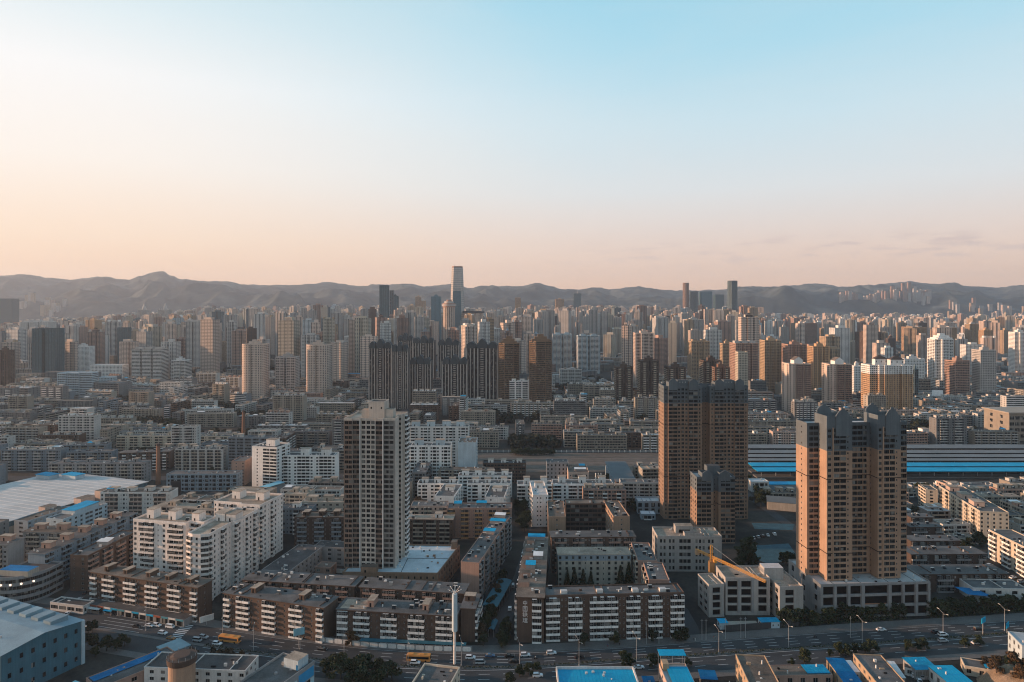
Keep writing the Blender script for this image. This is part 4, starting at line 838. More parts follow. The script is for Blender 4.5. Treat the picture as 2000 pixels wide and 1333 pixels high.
mb = MB(); mb.box(0, 11, 0, 5, 0, 3.2, 0); q = empty('yard_shed', -122, 398, 0, R(-8), 'low shed with a pale tin roof behind the brown blocks', 'shed'); mb.build('wall', wall('beige'), q); mb = MB(); mb.box(-.4, 11.4, -.4, 5.4, 3.21, 3.5); mb.build('roof', roofm('tan'), q)
# right of the pale tower
front('tan seven storey block with white balconies, behind the white podium roof', 802, 873, 990, 21, 13, 7, 0, wk='pink', trim='cream', lod=0, edges={0: 'BB.wHH.w.BH'}, roof='grey', par=.6, seed=51, heaters=4)
front('tan brown seven storey block with rusty balconies, adjoining the narrow street', 873.5, 1000, 994, 21, 13, 7, 0, wk='rose', trim='orange', lod=0, edges={0: 'HHn.nBBn.nHHn.nBBn.nHHn'}, roof='grey', par=.6, seed=52, heaters=6, sheds=2)
block('long brown block along the narrow street, with a blank orange gable and blue roof sheets', -28.8, 384, -11.3, 10.6, 88, 7, wk='rose', trim='grey', lod=0, edges={0: '.....', 1: 'HHn.n.BBn.n.HHn.n.BBn.n.HHn.n.BBn.HH'}, roof='grey', par=.5, sheds=3, heaters=10, seed=53)
front('white eleven storey slab with two teal roof huts, right of the pale tower', 796, 880, 872, 35, 14, 11, 0, wk='white', trim='white', lod=1, edges={0: 'wHw.wHw.wHw.wHw', 1: '..'}, roof='grey', par=.8, huts=2, hut_size=(8, 6, 5), hutk='paleblue', seed=54)
front('white fourteen storey slab rising behind the eleven storey one', 796, 915, 835, 41.5, 15, 14, 0, wk='offwhite', trim='white', lod=1, edges={0: 'wHw.wHw.wHw.wHw.wHw', 1: '..'}, roof='grey', par=.8, huts=4, hut_size=(8, 6, 5), hutk='paleblue', seed=55)
front('white block with a tall blank pale blue end wall, near the railway tracks', 895, 930, 866, 38, 26, 12, 0, wk='paleblue', trim='white', lod=1, edges={0: '.....', 1: 'n.n.b.n.n.b.n'}, roof='brown', par=.7, huts=1, seed=56)
front('white six storey block with stepped wings, first right of the pale tower', 815, 893, 946, 18, 13, 6, 0, wk='white', trim='white', lod=1, edges={0: 'wB.wBw.Bw'}, roof='grey', par=.7, huts=3, hut_size=(5, 5, 3.4), hutk='white', seed=57)
block('white stepped wing projecting from the first white six storey block', -60, 530, -6, 15, 36, 6, wk='white', trim='white', lod=1, edges={0: '.n...', 1: 'Bw.Bw.Bw.B'}, roof='grey', par=.7, huts=1, hut_size=(7, 6, 3), hutk='white', seed=58, fh=2.9)
front('white six storey block with stepped wings, second right of the pale tower', 912, 997, 946, 18, 13, 6, 0, wk='white', trim='white', lod=1, edges={0: 'wB.wBw.Bw'}, roof='grey', par=.7, huts=3, hut_size=(5, 5, 3.4), hutk='white', seed=59)
block('white stepped wing projecting from the second white six storey block', -21, 527, -5, 15, 36, 6, wk='white', trim='white', lod=1, edges={0: '.n...', 1: 'Bw.Bw.Bw.B'}, roof='grey', par=.7, huts=1, hut_size=(7, 6, 3), hutk='white', seed=60, fh=2.9)
front('white block with four roof huts in the second row right of the pale tower', 895, 1000, 931, 18, 13, 6, 0, wk='white', trim='cream', lod=1, roof='grey', par=.7, huts=4, hut_size=(6, 5, 4), hutk='white', seed=61)
front('white six storey block with square roof huts, left of the white chimney pots', 1010, 1078, 948, 18, 13, 6, 0, wk='white', trim='white', lod=1, edges={0: 'EE.w.EE.w.E'}, roof='grey', par=.8, huts=2, hut_size=(5, 5, 5), hutk='white', seed=62)
b1, z = front('white six storey block with three short roof chimneys', 1080, 1198, 947, 18, 15, 6, 0, wk='white', trim='white', lod=1, edges={0: 'EE.w.EE.EE.w.EE......'}, roof='grey', par=.8, huts=3, hut_size=(6, 5, 5), hutk='white', seed=63)
for k in range(3):
    mb = MB(); mb.cone(36.5 + k * 2.2, 9, z, z + 7.4, .6, .45, 10); mb.build('chimney', M_TRIM, b1)
block('slim white wing with a windowed gable, left of the brown courtyard block', 15.8, 512, 2, 11.4, 40, 7, wk='white', trim='white', lod=1, edges={0: '.ns.n', 3: 'w.B.w.B.w.B'}, roof='light', par=.7, huts=1, hut_size=(6, 6, 4), hutk='white', seed=64, fh=3.3)
front('grey square windowed office block south of the tracks', 1068, 1110, 905, 22, 16, 6, 0, name='office_block', cat='office block', wk='grey', trim='grey', lod=1, edges={0: 'w.w.w.w.w.w'}, roof='grey', par=.5, seed=65)
front('cream block with a half collapsed looking roof terrace beside the railway bridge', 1110, 1150, 925, 18, 30, 5, -2, wk='pink', trim='cream', lod=1, roof='brown', par=1, sheds=2, seed=66)
# brown courtyard block with two orange gables
block('brown wing with an orange blank gable, left side of the sunken courtyard', 25, 471, -2, 12, 38, 6, wk='yellowtan', trim='rose', lod=0, edges={0: '..s..', 1: 'R.R.R.R.R.R.R', 3: 'w.w.w.w.w.w'}, roof='brown', par=.7, seed=67, fh=3.25, heaters=6)
front('dark brown rear block with long gallery balconies between two orange gables', 1106, 1184, 985, 20, 12, 6, 0, wk='brown', trim='brown', lod=0, edges={0: 'RRRRRRRRR'}, roof='brown', par=.5, seed=68, frame=1)
block('brown wing with an orange blank gable, right side of the sunken courtyard', 70, 471, 2.5, 11.4, 38, 6, wk='yellowtan', trim='rose', lod=0, edges={0: '..s..', 3: 'R.R.R.R.R.R.R'}, roof='brown', par=.7, seed=69, fh=3.25, heaters=8)
gs = empty('depot_shed', *G(1201, 937, 14), 0, 0, 'depot shed with a broad plain slate roof beside dark trees and the tracks', 'shed')
mb = MB(); mb.box(0, 19, 0, 62, 0, 12, 0); mb.poly([(0, 62, 12), (19, 62, 12), (9.5, 62, 15)], 0); mb.build('wall', wall('bluegrey'), gs); mb = MB(); mb.poly([(-.6, -.6, 12.1), (19.6, -.6, 12.1), (19.6, 62, 16.0), (-.6, 62, 16.0)]); mb.quad((-.6, -.6, 11.6), (19.6, -.6, 11.6), (19.6, -.6, 12.1), (-.6, -.6, 12.1)); mb.build('roof', surf('slate_roof', (.10, .12, .13), .85, .15, .1), gs); occupy(gs.location.x, gs.location.y, 0, 0, 19, 0, 62)
front('dark brick block with white framed balcony windows, in front of the depot shed', 1204, 1292, 942, 13.5, 10, 4, 0, wk='brown', trim='grey', lod=0, edges={0: '.EE.E.n.E.n.EE.'}, roof='grey', par=0, eave=.5, seed=70)
front('low blue grey hall with a white front roof, left of the brown double tower', 1246, 1293, 982, 9, 14, 2, 0, name='hall', cat='hall', wk='bluegrey', trim='white', lod=1, edges={0: 'G.G.G.G'}, roof='light', par=1.2, seed=71)
front('small pale kiosk building with a striped roof on the site lane', 1252, 1280, 1005, 4, 9, 1, -4, name='kiosk', cat='kiosk', wk='bluegrey', trim='white', lod=1, roof='bluewhite', par=.4, seed=72)
# right side
block('sunlit cream six storey block, its long left wall lined with windows', 336, 490, -11.6, 18.5, 72, 6, fh=2.95, wk='cream', trim='cream', lod=0, edges={0: 'w.w.w.w.w', 3: 'wBw.wBw.wBw.wBw.wBw.wBw.w'}, roof='grey', par=.6, huts=0, seed=81, heaters=4)
o = [c for c in COL.objects if c.get('label', '').startswith('sunlit cream six')][0]
for yy, d_ in ((14, 9), (34, 10), (56, 8)): inst('stair_hut', hut_mesh(7, d_, 3.2, 'pink'), o, (2, yy, 18.05))
block('sunlit cream end bay standing out from the far end of the long cream block', 337, 556, -11.6, 9, 16, 6, fh=2.6, wk='cream', trim='cream', lod=1, edges={3: 'WWW', 0: '.w.'}, roof='grey', par=.5, seed=82)
block('sunlit cream block with white fins, cut by the right edge of the picture', 312.5, 397, -2, 15, 53, 6, fh=2.95, wk='cream', trim='white', lod=0, edges={3: 'pBB.wpBB.wpBB.wpBB.wp', 0: '.w.w.'}, roof='grey', par=.5, seed=83)
RL = [(1780, 1970, 1122, 13, 'nearest'), (1780, 1926, 1083, 12, 'second nearest'), (1780, 1876, 1057, 10, 'third nearest'), (1780, 1842, 1030, 8, 'fourth nearest'), (1780, 1822, 1011, 8, 'farthest')]
for i, (a, b_, v, d_, q) in enumerate(RL):
    front('%s of the low grey roofed terraces right of the tan twin bump tower' % q, a, b_, v, 10.5, d_, 3, 1, name='terrace', cat='terrace block', wk='darkbrown', trim='grey', lod=0, edges={0: 'HHn.HHn.HHn.HHn'[:max(4, int((b_ - a) / 11))]}, roof='grey', par=0, eave=.9, seed=84 + i, heaters=3, group='low grey terraces')
wb, z = front('low white building beside the road trees near the right edge', 1901, 2003, 1150, 7.5, 13, 2, -3, name='low_building', cat='building', wk='offwhite', trim='white', lod=1, base=.5, edges={0: '..W...W...W...', 3: '...'}, roof='grey', par=.5, seed=90)
mb = MB(); mb.poly([(-5.5, -4.5, 6.0), (6.8, -7, 6.0), (2.5, 3, 6.4), (-7.6, 5, 6.4)]); mb.poly([(-7.6, 5, 6.3), (2.5, 3, 6.3), (6.8, -7, 5.9), (-5.5, -4.5, 5.9)]); mb.bar((-5, -4, 0), (-5, -4, 5.95), .1); mb.bar((6, -6.5, 0), (6, -6.5, 5.95), .1); mb.build('canopy', M_DBLUE, wb)
# station: platform canopies and the hall
def canopy(label, y0, y1, x0, x1, z, mat, grp):
    c = empty('station_canopy', x0, y0, 0, 0, label, 'station canopy', grp); wd = x1 - x0
    mb = MB(); mb.box(0, wd, 0, y1 - y0, z, z + .35); mb.build('roof', mat, c)
    mb = MB(); mb.box(0, wd, .0, .25, z - .9, z - .002); mb.box(0, wd, y1 - y0 - .25, y1 - y0, z - .9, z - .002); mb.build('fascia', M_DARK, c)
    mb = MB()
    for k in range(int(wd / 14)): mb.box(6 + k * 14, 6.5 + k * 14, (y1 - y0) / 2 - .25, (y1 - y0) / 2 + .25, 0, z - .002)
    mb.build('post', M_METAL, c)
    mb = MB(); mb.box(0, wd, 2, y1 - y0 - 2, .01, 1.1); mb.build('platform', M_PAVE, c)
M_CAN = surf('canopy_grey', (.17, .18, .185), .7, .2, .04, streak=.2, fine=.12)
M_SBLUE = surf('station_blue', (.008, .31, .51), .75, .16, .12, streak=.1, fine=.06, spec=.1)
for i, (y0, y1, z, m, q) in enumerate(((655, 671, 7, M_SBLUE, 'bright blue platform canopy, the front one of the two at the station'), (676, 692, 7, M_SBLUE, 'bright blue platform canopy, just behind the front one at the station'),
        (699, 709, 7.4, M_CAN, 'long grey platform canopy directly behind the two blue ones'), (716, 729, 7.4, M_CAN, 'long grey platform canopy, second behind the blue ones'), (735, 749, 7.6, M_CAN, 'long grey platform canopy, third behind the blue ones'), (755, 775, 8.5, M_CAN, 'widest grey platform canopy, rearmost at the station'))):
    canopy(q, y0, y1, 236 + i * 2, 900, z, m, 'station platform canopies')
FOOT.append((568, 715, 1, 0, 335, 64))
front('small white block with a blue sheet roof in front of the station', 1468, 1502, 942, 9, 12, 2, 0, name='low_building', cat='building', wk='offwhite', lod=1, roof='bluewhite', par=.4, seed=91)
q = empty('yard_shed', *G(1502, 945, 7), 0, 0, 'bright blue roofed shed in front of the station, left of the twin bump tower', 'shed')
mb = MB(); mb.box(0, 40, 0, 9, 0, 6); mb.build('wall', wall('bluegrey'), q); mb = MB(); mb.box(-.6, 40.6, -.6, 9.6, 6.01, 6.5); mb.build('roof', M_BLUE, q); occupy(q.location.x, q.location.y, 0, 0, 40, 0, 9)
q = empty('gabled_shed', 208, 556, 0, R(-18), 'dark slate roofed shed with white gable windows behind the brown double tower', 'shed')
mb = MB(); mb.box(0, 26, 0, 14, 0, 6.5, 0); mb.poly([(0, 14, 6.5), (0, 0, 6.5), (0, 7, 9.5)], 0); mb.poly([(26, 0, 6.5), (26, 14, 6.5), (26, 7, 9.5)], 0); mb.build('wall', wall('beige'), q)
mb = MB(); mb.quad((-.5, -.5, 6.55), (26.5, -.5, 6.55), (26.5, 7, 9.75), (-.5, 7, 9.75)); mb.quad((26.5, 14.5, 6.55), (-.5, 14.5, 6.55), (-.5, 7, 9.75), (26.5, 7, 9.75)); mb.build('roof', MATS['slate_roof'], q); occupy(208, 556, R(-18), 0, 26, 0, 14)
hx, hy = 612, 812
H, z = building('station_hall', 'broad flat roofed station hall with a columned lower wing at the right edge', 'station', hx, hy + 28, R(1), rect(150, 44), 4, 7.4, wk='oldbeige', trim='oldcream', lod=1, edges={0: 'W' * 22, 3: '..w..w..'}, roof='tan', par=2.0, parw=.8, base=2, seed=92)
mb = MB(); mb.box(34, 150, -28, -.1, 0, 21, 0, 1); mb.build('wing', [wall('oldbeige'), roofm('brown')], H)
mb = MB(); mb.box(38, 149, -28.6, -28.1, 3, 17.5); mb.build('glazing', M_GREENGLASS, H)
mb = MB()
for k in range(15): mb.box(37 + k * 8, 38.6 + k * 8, -29.6, -28.62, 1, 19)
mb.build('column', wall('oldbeige'), H); mb = MB(); mb.box(-2, 152, -2, 46, z + 2.01, z + 3.4); mb.build('cornice', wall('oldcream'), H); occupy(hx, hy, 0, 0, 150, -2, 80)
q, z = front('small white station building with a stepped roof, left of the station hall', 1786, 1838, 846, 13, 16, 4, 0, wk='white', lod=1, edges={0: 'w.w.w.w.w', 1: 'w.w'}, roof='light', par=.6, seed=93, huts=1, hut_size=(9, 9, 4), hutk='white', name='station_annex', cat='station building')
# chimneys
for (u, vb, vt, lab) in ((309, 946, 868, 'tall brown brick chimney stack among grey blocks behind the market hall'), (475.5, 882, 803, 'tall brown brick chimney stack left of the stepped white block')):
    x, y = G(u, vb); h = (vb - vt) * y / FPX; q = empty('chimney_stack', x, y, 0, 0, lab, 'chimney'); mb = MB(); mb.cone(0, 0, 0, h, 2.3, 1.5, 16); mb.build('shaft', wall('redbrown'), q); mb = MB(); mb.cone(0, 0, h - 1.6, h + .3, 1.72, 1.72, 16); mb.build('cap', wall('darkbrown'), q); FOOT.append((x, y, 1, 0, 4, 4))
# stepped white block with three roof huts
FOOT.append((-193, 606, 1, 0, 42, 20))
a, z = front('white nine storey block with three white roof huts on a dark roof', 530, 655, 891, 27, 14, 9, 0, wk='white', trim='white', lod=1, edges={0: 'wbbbw.wbbbw.wbbbw', 1: '...'}, roof='dark', par=.9, huts=3, hut_size=(8, 7, 5.2), hutk='white', seed=95)
front('taller white corner block joined to the left of the three hut block', 492, 545, 874, 36, 22, 12, -14, wk='white', trim='white', lod=1, edges={0: '.n.bb', 1: 'w.b.w'}, roof='dark', par=1.2, huts=1, hut_size=(9, 8, 6), hutk='white', seed=96)
front('long grey block with paired balconies left of the brown chimney stack', 95, 280, 906, 19, 13, 6, 1, wk='grey', trim='beige', lod=1, edges={0: 'wBBw.wBBw.wBBw.wBBw.wBBw.wBBw.wBBw'}, roof='grey', par=0, eave=.6, seed=97, huts=4)
front('cream balconied block with a sunlit look, left half of the pair below the chimney', 228, 347, 852, 18, 13, 6, 0, wk='cream', trim='cream', lod=1, edges={0: 'BBn.BBn.BBn.BBn.BBn'}, roof='grey', par=.5, seed=98, huts=3)
front('cream balconied block, right half of the pair left of the far chimney', 362, 470, 853, 18, 13, 6, 0, wk='cream', trim='cream', lod=1, edges={0: 'BBn.BBn.BBn.BBn.BBn'}, roof='grey', par=.5, seed=99, huts=3)
front('dark grey low hall with a pale roof sheet, right of the brown chimney stack', 325, 462, 927, 15, 13, 4, 1, wk='bluegrey', trim='bluegrey', lod=1, roof='grey', par=.3, seed=100)
front('orange brown block with an end gable, left of the stepped white block', 452, 478, 902, 22, 22, 7, 0, wk='rose', trim='cream', lod=1, edges={0: '.n.n'}, roof='grey', par=.5, seed=101)
q = empty('yard_shed', -238, 560, 0, R(-30), 'long low shed with a pale blue roof strip below the orange brown block', 'shed')
mb = MB(); mb.box(-4, 4, 0, 62, 0, 7); mb.build('wall', wall('grey'), q); mb = MB(); mb.poly([(-4.4, -.4, 7.1), (4.4, -.4, 7.1), (4.4, 62.4, 8), (-4.4, 62.4, 8)]); mb.build('roof', surf('pale_blue_sheet', (.18, .45, .56), .6, .12, .2), q); occupy(-238, 560, R(-30), -5, 5, 0, 62)
mb = MB(); mb.box(0, 8.5, 0, .5, 8, 21, 0); mb.box(.6, 1.2, .1, .4, 0, 8, 1); mb.box(7.3, 7.9, .1, .4, 0, 8, 1); bb = mb.build('billboard', [surf('billboard_black', (.02, .022, .025), .6), M_METAL], None, (*G(333, 990, 0), 0)); tag(bb, 'tall black billboard panel beside the long low shed', 'billboard')
# white slabs among the golden towers
front('white slab block with a regular balcony front between the two golden towers', 995, 1061, 746, 43, 14, 14, 0, wk='white', trim='white', lod=1, edges={0: 'bb.bb.bb.bb.bb..', 1: '..'}, roof='light', par=1.4, huts=4, hut_size=(7, 5, 4), hutk='white', seed=103)

rf_ = empty('railway_fence', -46, 775, 0, 0, 'low fence with white capped posts along the far side of the railway yard', 'fence'); mb = MB(); mb.box(0, 236, -.1, .1, 0, 2.0); mb.build('panel', wall('grey'), rf_)
mb = MB(); mb.box(-.45, .45, -.45, .45, 0, 2.6); pm_ = mb.mesh('post', [M_TRIM])
for k in range(40): inst('post', pm_, rf_, (k * 6, 0, 0))
for i, pts in enumerate(([(1478, 1066), (1540, 1062), (1558, 1088), (1505, 1104), (1470, 1090)], [(1468, 1022), (1552, 1024), (1548, 1036), (1474, 1034)])):
    mb = MB(); mb.poly([(*G(u, v), .06 + .01 * i) for u, v in pts][::-1]); n_ = empty('dust_net', 0, 0, 0, 0, ('teal dust net spread over bare ground left of the tan twin bump tower, the larger', 'teal dust net spread in a narrow strip beside the brown double tower')[i], 'dust net'); mb.build('net', surf('dust_net', (.028, .085, .11), .9, .35, .2, fine=.3), n_)
FOOT.append((186, 462, 1, 0, 30, 42))
# ---------------------------------------------------------------- towers of the middle distance and the skyline, placed one by one
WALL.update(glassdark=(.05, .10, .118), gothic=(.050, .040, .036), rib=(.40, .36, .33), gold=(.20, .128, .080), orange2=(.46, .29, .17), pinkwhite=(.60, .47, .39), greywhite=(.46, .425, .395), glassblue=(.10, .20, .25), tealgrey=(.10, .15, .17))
def tower(uL, uR, vT, vB, wk, label, style='twr', Z=None, dr=.85, rot=0, plan=None, roof='grey', huts=1, trim=None, lod=1, name='apartment_tower', cat='tower block', crown=None, sections=None, occ=True, edges=None, seed=None, par=1.2, side=None, glass=None, fh=3.0):
    Y = FPX * CAMH / (vB - V0); Z = Z or CAMH - (vT - V0) * Y / FPX
    um = (uL + uR) / 2 - U0; span = (uR - uL) * Y / FPX; wd = span / (1 + dr * abs(um) / FPX); d = wd * dr
    xl = (uL - U0) * Y / FPX; x = xl + (d * abs(um) / FPX if um > 0 else 0)
    nf = max(4, round(Z / fh)); fh = (Z - .35) / nf
    if sections and isinstance(sections[0][0], float): a_ = round(nf * sections[0][0]); sections = [(a_, sections[0][1]), (nf - a_, sections[1][1])]
    P_ = {'notch': lambda: bumps([(wd * .3, 0), (wd * .1, wd * .08), (wd * .2, wd * .03), (wd * .1, wd * .08), (wd * .3, 0)], d),
          'twin': lambda: bumps([(wd * .44, 0), (wd * .12, wd * .16), (wd * .44, 0)], d),
          'tri': lambda: bumps([(wd * .28, 0), (wd * .07, wd * .1), (wd * .30, 0), (wd * .07, wd * .1), (wd * .28, 0)], d),
          'step': lambda: bumps([(wd * .3, wd * .15), (wd * .4, 0), (wd * .3, wd * .15)], d),
          'round': lambda: [(wd * .34 * (1 - math.cos(R(a))), wd * .30 * (1 - math.sin(R(a)))) for a in range(0, 91, 18)] + [(wd * .46, 0), (wd * .46, wd * .06), (wd * .54, wd * .06), (wd * .54, 0)] + [(wd - wd * .34 * (1 - math.sin(R(a))), wd * .30 * (1 - math.cos(R(a)))) for a in range(0, 91, 18)] + [(wd, d), (0, d)],
          'oct': lambda: [(wd * .28, 0), (wd * .72, 0), (wd, d * .28), (wd, d * .72), (wd * .72, d), (wd * .28, d), (0, d * .72), (0, d * .28)],
          'cyl': lambda: [(wd / 2 + wd / 2 * math.cos(R(a)), wd / 2 + wd / 2 * math.sin(R(a))) for a in range(-90, 270, 20)]}
    pl = P_[plan]() if plan in P_ else (plan(wd, d) if callable(plan) else rect(wd, d))
    root, zr = building(name, label, cat, x, Y, R(rot), pl, nf, fh, wk=wk, trim=trim or wk, style=style, side=side or style, lod=lod, roof=roof, par=par, huts=0, seed=seed or int(uL * 7 + vT), sections=sections, occ=occ, edges=edges, glass=glass)
    rng = random.Random(int(uL * 3))
    if huts:
        mb = MB()
        rm_ = [wall(sections[-1][1] if sections and sections[-1][1] else 'greywhite' if wk in ('orange2', 'tan', 'rose') and rng.random() < .5 else wk), roofm(roof)]
        if huts == 1: mb.box(wd * .3, wd * .7, d * .3, d * .7, zr, zr + 5.5, 0, 1); mb.box(wd * .42, wd * .58, d * .4, d * .6, zr + 5.5, zr + 8.5, 0, 1); mb.build('roof_house', rm_, root)
        else:
            for k in range(huts): c_ = wd * (k + .5) / huts; mb = MB(); mb.box(c_ - wd * .12, c_ + wd * .12, d * .3, d * .65, zr, zr + 5, 0, 1); mb.build('roof_house', rm_, root)
    if crown: crown(root, wd, d, zr, wk)
    return root, wd, d, zr
def cr_ped(root, w, d, z, wk):     # white pediment house
    mb = MB(); a, b, f = w * .3, w * .7, d * .2; mb.box(a, b, f, d * .7, z, z + 6, 0)
    m_ = (a + b) / 2; pts = [(a - .6, z + 6), (b + .6, z + 6), (m_, z + 11.5)]
    mb.poly([(p[0], f - .3, p[1]) for p in pts], 0); mb.poly([(p[0], d * .7, p[1]) for p in pts[::-1]], 0)
    mb.quad((a - .6, f - .3, z + 6), (m_, f - .3, z + 11.5), (m_, d * .7, z + 11.5), (a - .6, d * .7, z + 6), 1); mb.quad((m_, f - .3, z + 11.5), (b + .6, f - .3, z + 6), (b + .6, d * .7, z + 6), (m_, d * .7, z + 11.5), 1)
    mb.build('pediment', [wall('white'), roofm('brown')], root)
def cr_goth(root, w, d, z, wk):    # dark curved crests
    for k, (a, b, h) in enumerate(((.02, .30, 6), (.34, .66, 10.5), (.70, .98, 6))):
        mb = MB(); x0, x1 = w * a, w * b; n = 9; pts = [(x0 + (x1 - x0) * i / n, z + h * math.sin(math.pi * (i + .0) / n) ** .7) for i in range(n + 1)]
        fr = [(x0, z - 6)] + [(x1, z - 6)] + [(q[0], q[1]) for q in pts[::-1][1:-1]]
        fr = [(x0, z - 5), (x1, z - 5)] + [q for q in pts[::-1]]
        f = [(q[0], -1.0, q[1]) for q in fr]; bk = [(q[0], d * .55, q[1]) for q in fr]; mb.poly(f); mb.poly(bk[::-1]); n = len(f)
        for i in range(n): j = (i + 1) % n; mb.quad(f[j], f[i], bk[i], bk[j])
        mb.build('crest', wall('slate'), root)
def cr_pyr(root, w, d, z, wk):
    for k, (a, b) in enumerate(((.22, .52), (.5, .82))):
        mb = MB(); x0, x1 = w * a, w * b; y0, y1 = d * (.5 - .35 * k), d * (.8 - .35 * k); mb.box(x0, x1, y0, y1, z, z + 9, 0); cx, cy = (x0 + x1) / 2, (y0 + y1) / 2; e = 1.0
        q = [(x0 - e, y0 - e, z + 9), (x1 + e, y0 - e, z + 9), (x1 + e, y1 + e, z + 9), (x0 - e, y1 + e, z + 9)]
        for i in range(4): mb.poly([q[i], q[(i + 1) % 4], (cx, cy, z + 15)], 1)
        for x in (x0 + 2, cx, x1 - 2): mb.box(x - .6, x + .6, y0 - .1, y0 - .02, z + 4, z + 6.5, 2)
        mb.build('pavilion', [wall('white'), wall('darkbrown'), M_DARK], root)
def cr_gold(root, w, d, z, wk):
    for k, (i_, h) in enumerate(((.10, 4), (.22, 8), (.36, 12))):
        mb = MB(); mb.box(w * i_, w * (1 - i_), d * i_, d * (1 - i_), z + h - 4, z + h, 0); mb.build('roof_tier', wall(wk), root)
def cr_spire(root, w, d, z, wk):
    mb = MB()
    for k in range(5): x = w * (.1 + .2 * k); mb.cone(x, d * .2, z, z + 9 + 3 * (k == 2), w * .07, .1, 6)
    mb.cone(w / 2, d / 2, z, z + 12, w * .24, w * .18, 8); mb.cone(w / 2, d / 2, z + 12, z + 34, w * .18, .15, 8); mb.build('spire', wall('greywhite'), root)
def cr_mast(root, w, d, z, wk):
    mb = MB(); mb.cone(w / 2, d / 2, z, z + 24, 1.2, .25, 6); mb.build('mast', M_METAL, root)
# a: the bright residential towers left of the centre
tower(468, 527, 674, 787, 'pinkwhite', 'white rounded corner tower, leftmost of the three pale towers left of the gothic cluster', 'wbw', plan='round', trim='greywhite', huts=1)
tower(538, 586, 699, 775, 'greywhite', 'white banded tower with a dark spine, between the two rounded corner towers', 'WWnWW', plan='twin', trim='white')
tower(595, 650, 675, 783, 'pinkwhite', 'white rounded corner tower, right of the banded one with a dark spine', 'wbw', plan='round', trim='greywhite', huts=1)
tower(601, 659, 656, 738, 'rose', 'pinkish brown edged tower standing right behind the rounded white tower', 'rw', plan='twin', trim='white')
tower(577, 612, 647, 712, 'pinkwhite', 'slim white tower behind the banded tower', 'twr', plan='notch')
tower(671, 712, 658, 733, 'white', 'white gridded tower with shoulder blocks, left of the gothic cluster', 'w', plan='step', trim='white', huts=1)
# b: the dark cluster
GOTH_S = [('p', 1.2), ('G', 2.6), ('p', .9), ('G', 2.6), ('p', 1.2)]; GOTH_C = [('p', 1.3), ('r', 2), ('b', 3.4), ('r', 2), ('p', 1.3)]
for uL, uR, vT, vB, pos in ((723, 768, 675, 795, 'leftmost tower of the dark gothic cluster, broad with a low crest'), (768, 797, 681, 799, 'sunlit edged slim tower, second in the dark gothic cluster'), (803, 842, 706, 796, 'shorter front tower of the dark gothic cluster, left one'),
        (866, 912, 706, 796, 'shorter front tower of the dark gothic cluster, right one'), (913, 971, 675, 793, 'rightmost tower of the dark gothic cluster, broad and tall'), (779, 806, 661, 757, 'rear tower of the dark gothic cluster, left one'),
        (809, 848, 666, 762, 'rear tower of the dark gothic cluster, with the highest crest'), (858, 896, 670, 765, 'rear tower of the dark gothic cluster, right one')):
    tower(uL - 3, uR + 4, vT, vB, 'gothic', pos, 'rr', plan='tri', trim='rib', roof='dark', edges={0: GOTH_S, 4: GOTH_C, 8: GOTH_S, 9: 'prrprrp', 11: 'prrprrp'}, huts=0, crown=cr_goth, par=0)
tower(974, 1014, 672, 796, 'gold', 'golden stepped tower, the left of the two', 'b', plan='oct', trim='gold', roof='tan', huts=0, crown=cr_gold)
tower(1033, 1078, 668, 801, 'gold', 'golden stepped tower, the right of the two', 'b', plan='oct', trim='gold', roof='tan', huts=0, crown=cr_gold)
tower(1078, 1117, 654, 727, 'paleblue', 'blue white slab tower with white edges, right of the golden towers', 'bbw', plan='twin', trim='white', huts=2)
tower(1125, 1172, 657, 731, 'paleblue', 'broad blue white slab tower, second right of the golden towers', 'bbw', plan='twin', trim='white', huts=2)
tower(1236, 1278, 652, 757, 'pinkwhite', 'grey tower with a sunlit tan flank and roof ball, behind the dark brown slabs', 'twr', plan='step', trim='greywhite')
tower(1245, 1287, 706, 800, 'darkbrown', 'dark brown slab tower with pale window ledges, tallest of the brown group', 'wBw', trim='cream', roof='brown', plan='twin')
tower(1199, 1236, 718, 797, 'brown', 'brown slab tower with pale window ledges, left of the brown group', 'wBw', trim='cream', roof='brown', plan='twin')
tower(1236, 1283, 763, 799, 'redbrown', 'lower brown slab with pale ledges in front of the brown group', 'wBw', trim='cream', roof='brown', dr=.5)
tower(1297, 1340, 719, 800, 'brown', 'brown slab tower right behind the left wing of the brown double tower', 'wBw', trim='cream', roof='brown', plan='twin')
tower(1366, 1410, 706, 800, 'brown', 'brown slab tower right behind the centre of the brown double tower', 'wBw', trim='cream', roof='brown', plan='twin')
tower(1388, 1426, 719, 806, 'redbrown', 'brown slab tower right behind the right wing of the brown double tower', 'wBw', trim='cream', roof='brown', plan='twin')
tower(1342, 1386, 668, 748, 'tan', 'sunlit tan tower with white window grid, left of the arched white slab', 'wrw', plan='notch', trim='cream', huts=2)
tower(1405, 1434, 672, 760, 'tan', 'slim sunlit tan tower beside the arched white slab', 'wrw', plan='notch', trim='cream')
tower(1424, 1481, 672, 776, 'rose', 'broad brown slab tower with white domed roof houses', 'wrw', plan='tri', trim='cream', huts=3)
tower(1436, 1461, 689, 782, 'cream', 'narrow white gridded tower in front of the domed brown slab', 'w', trim='white', huts=0)
tower(1483, 1526, 666, 769, 'tan', 'sunlit tan tower with a white cap, left of the first pediment tower', 'wrw', plan='notch', trim='cream', sections=None)
tower(1501, 1527, 674, 768, 'rose', 'slim brown tower half hidden behind the sunlit tan tower', 'wr', plan='notch')
tower(1526, 1576, 674, 775, 'rose', 'broad brown tower with a white gridded cap behind the first pediment tower', 'wrw', plan='tri', trim='cream')
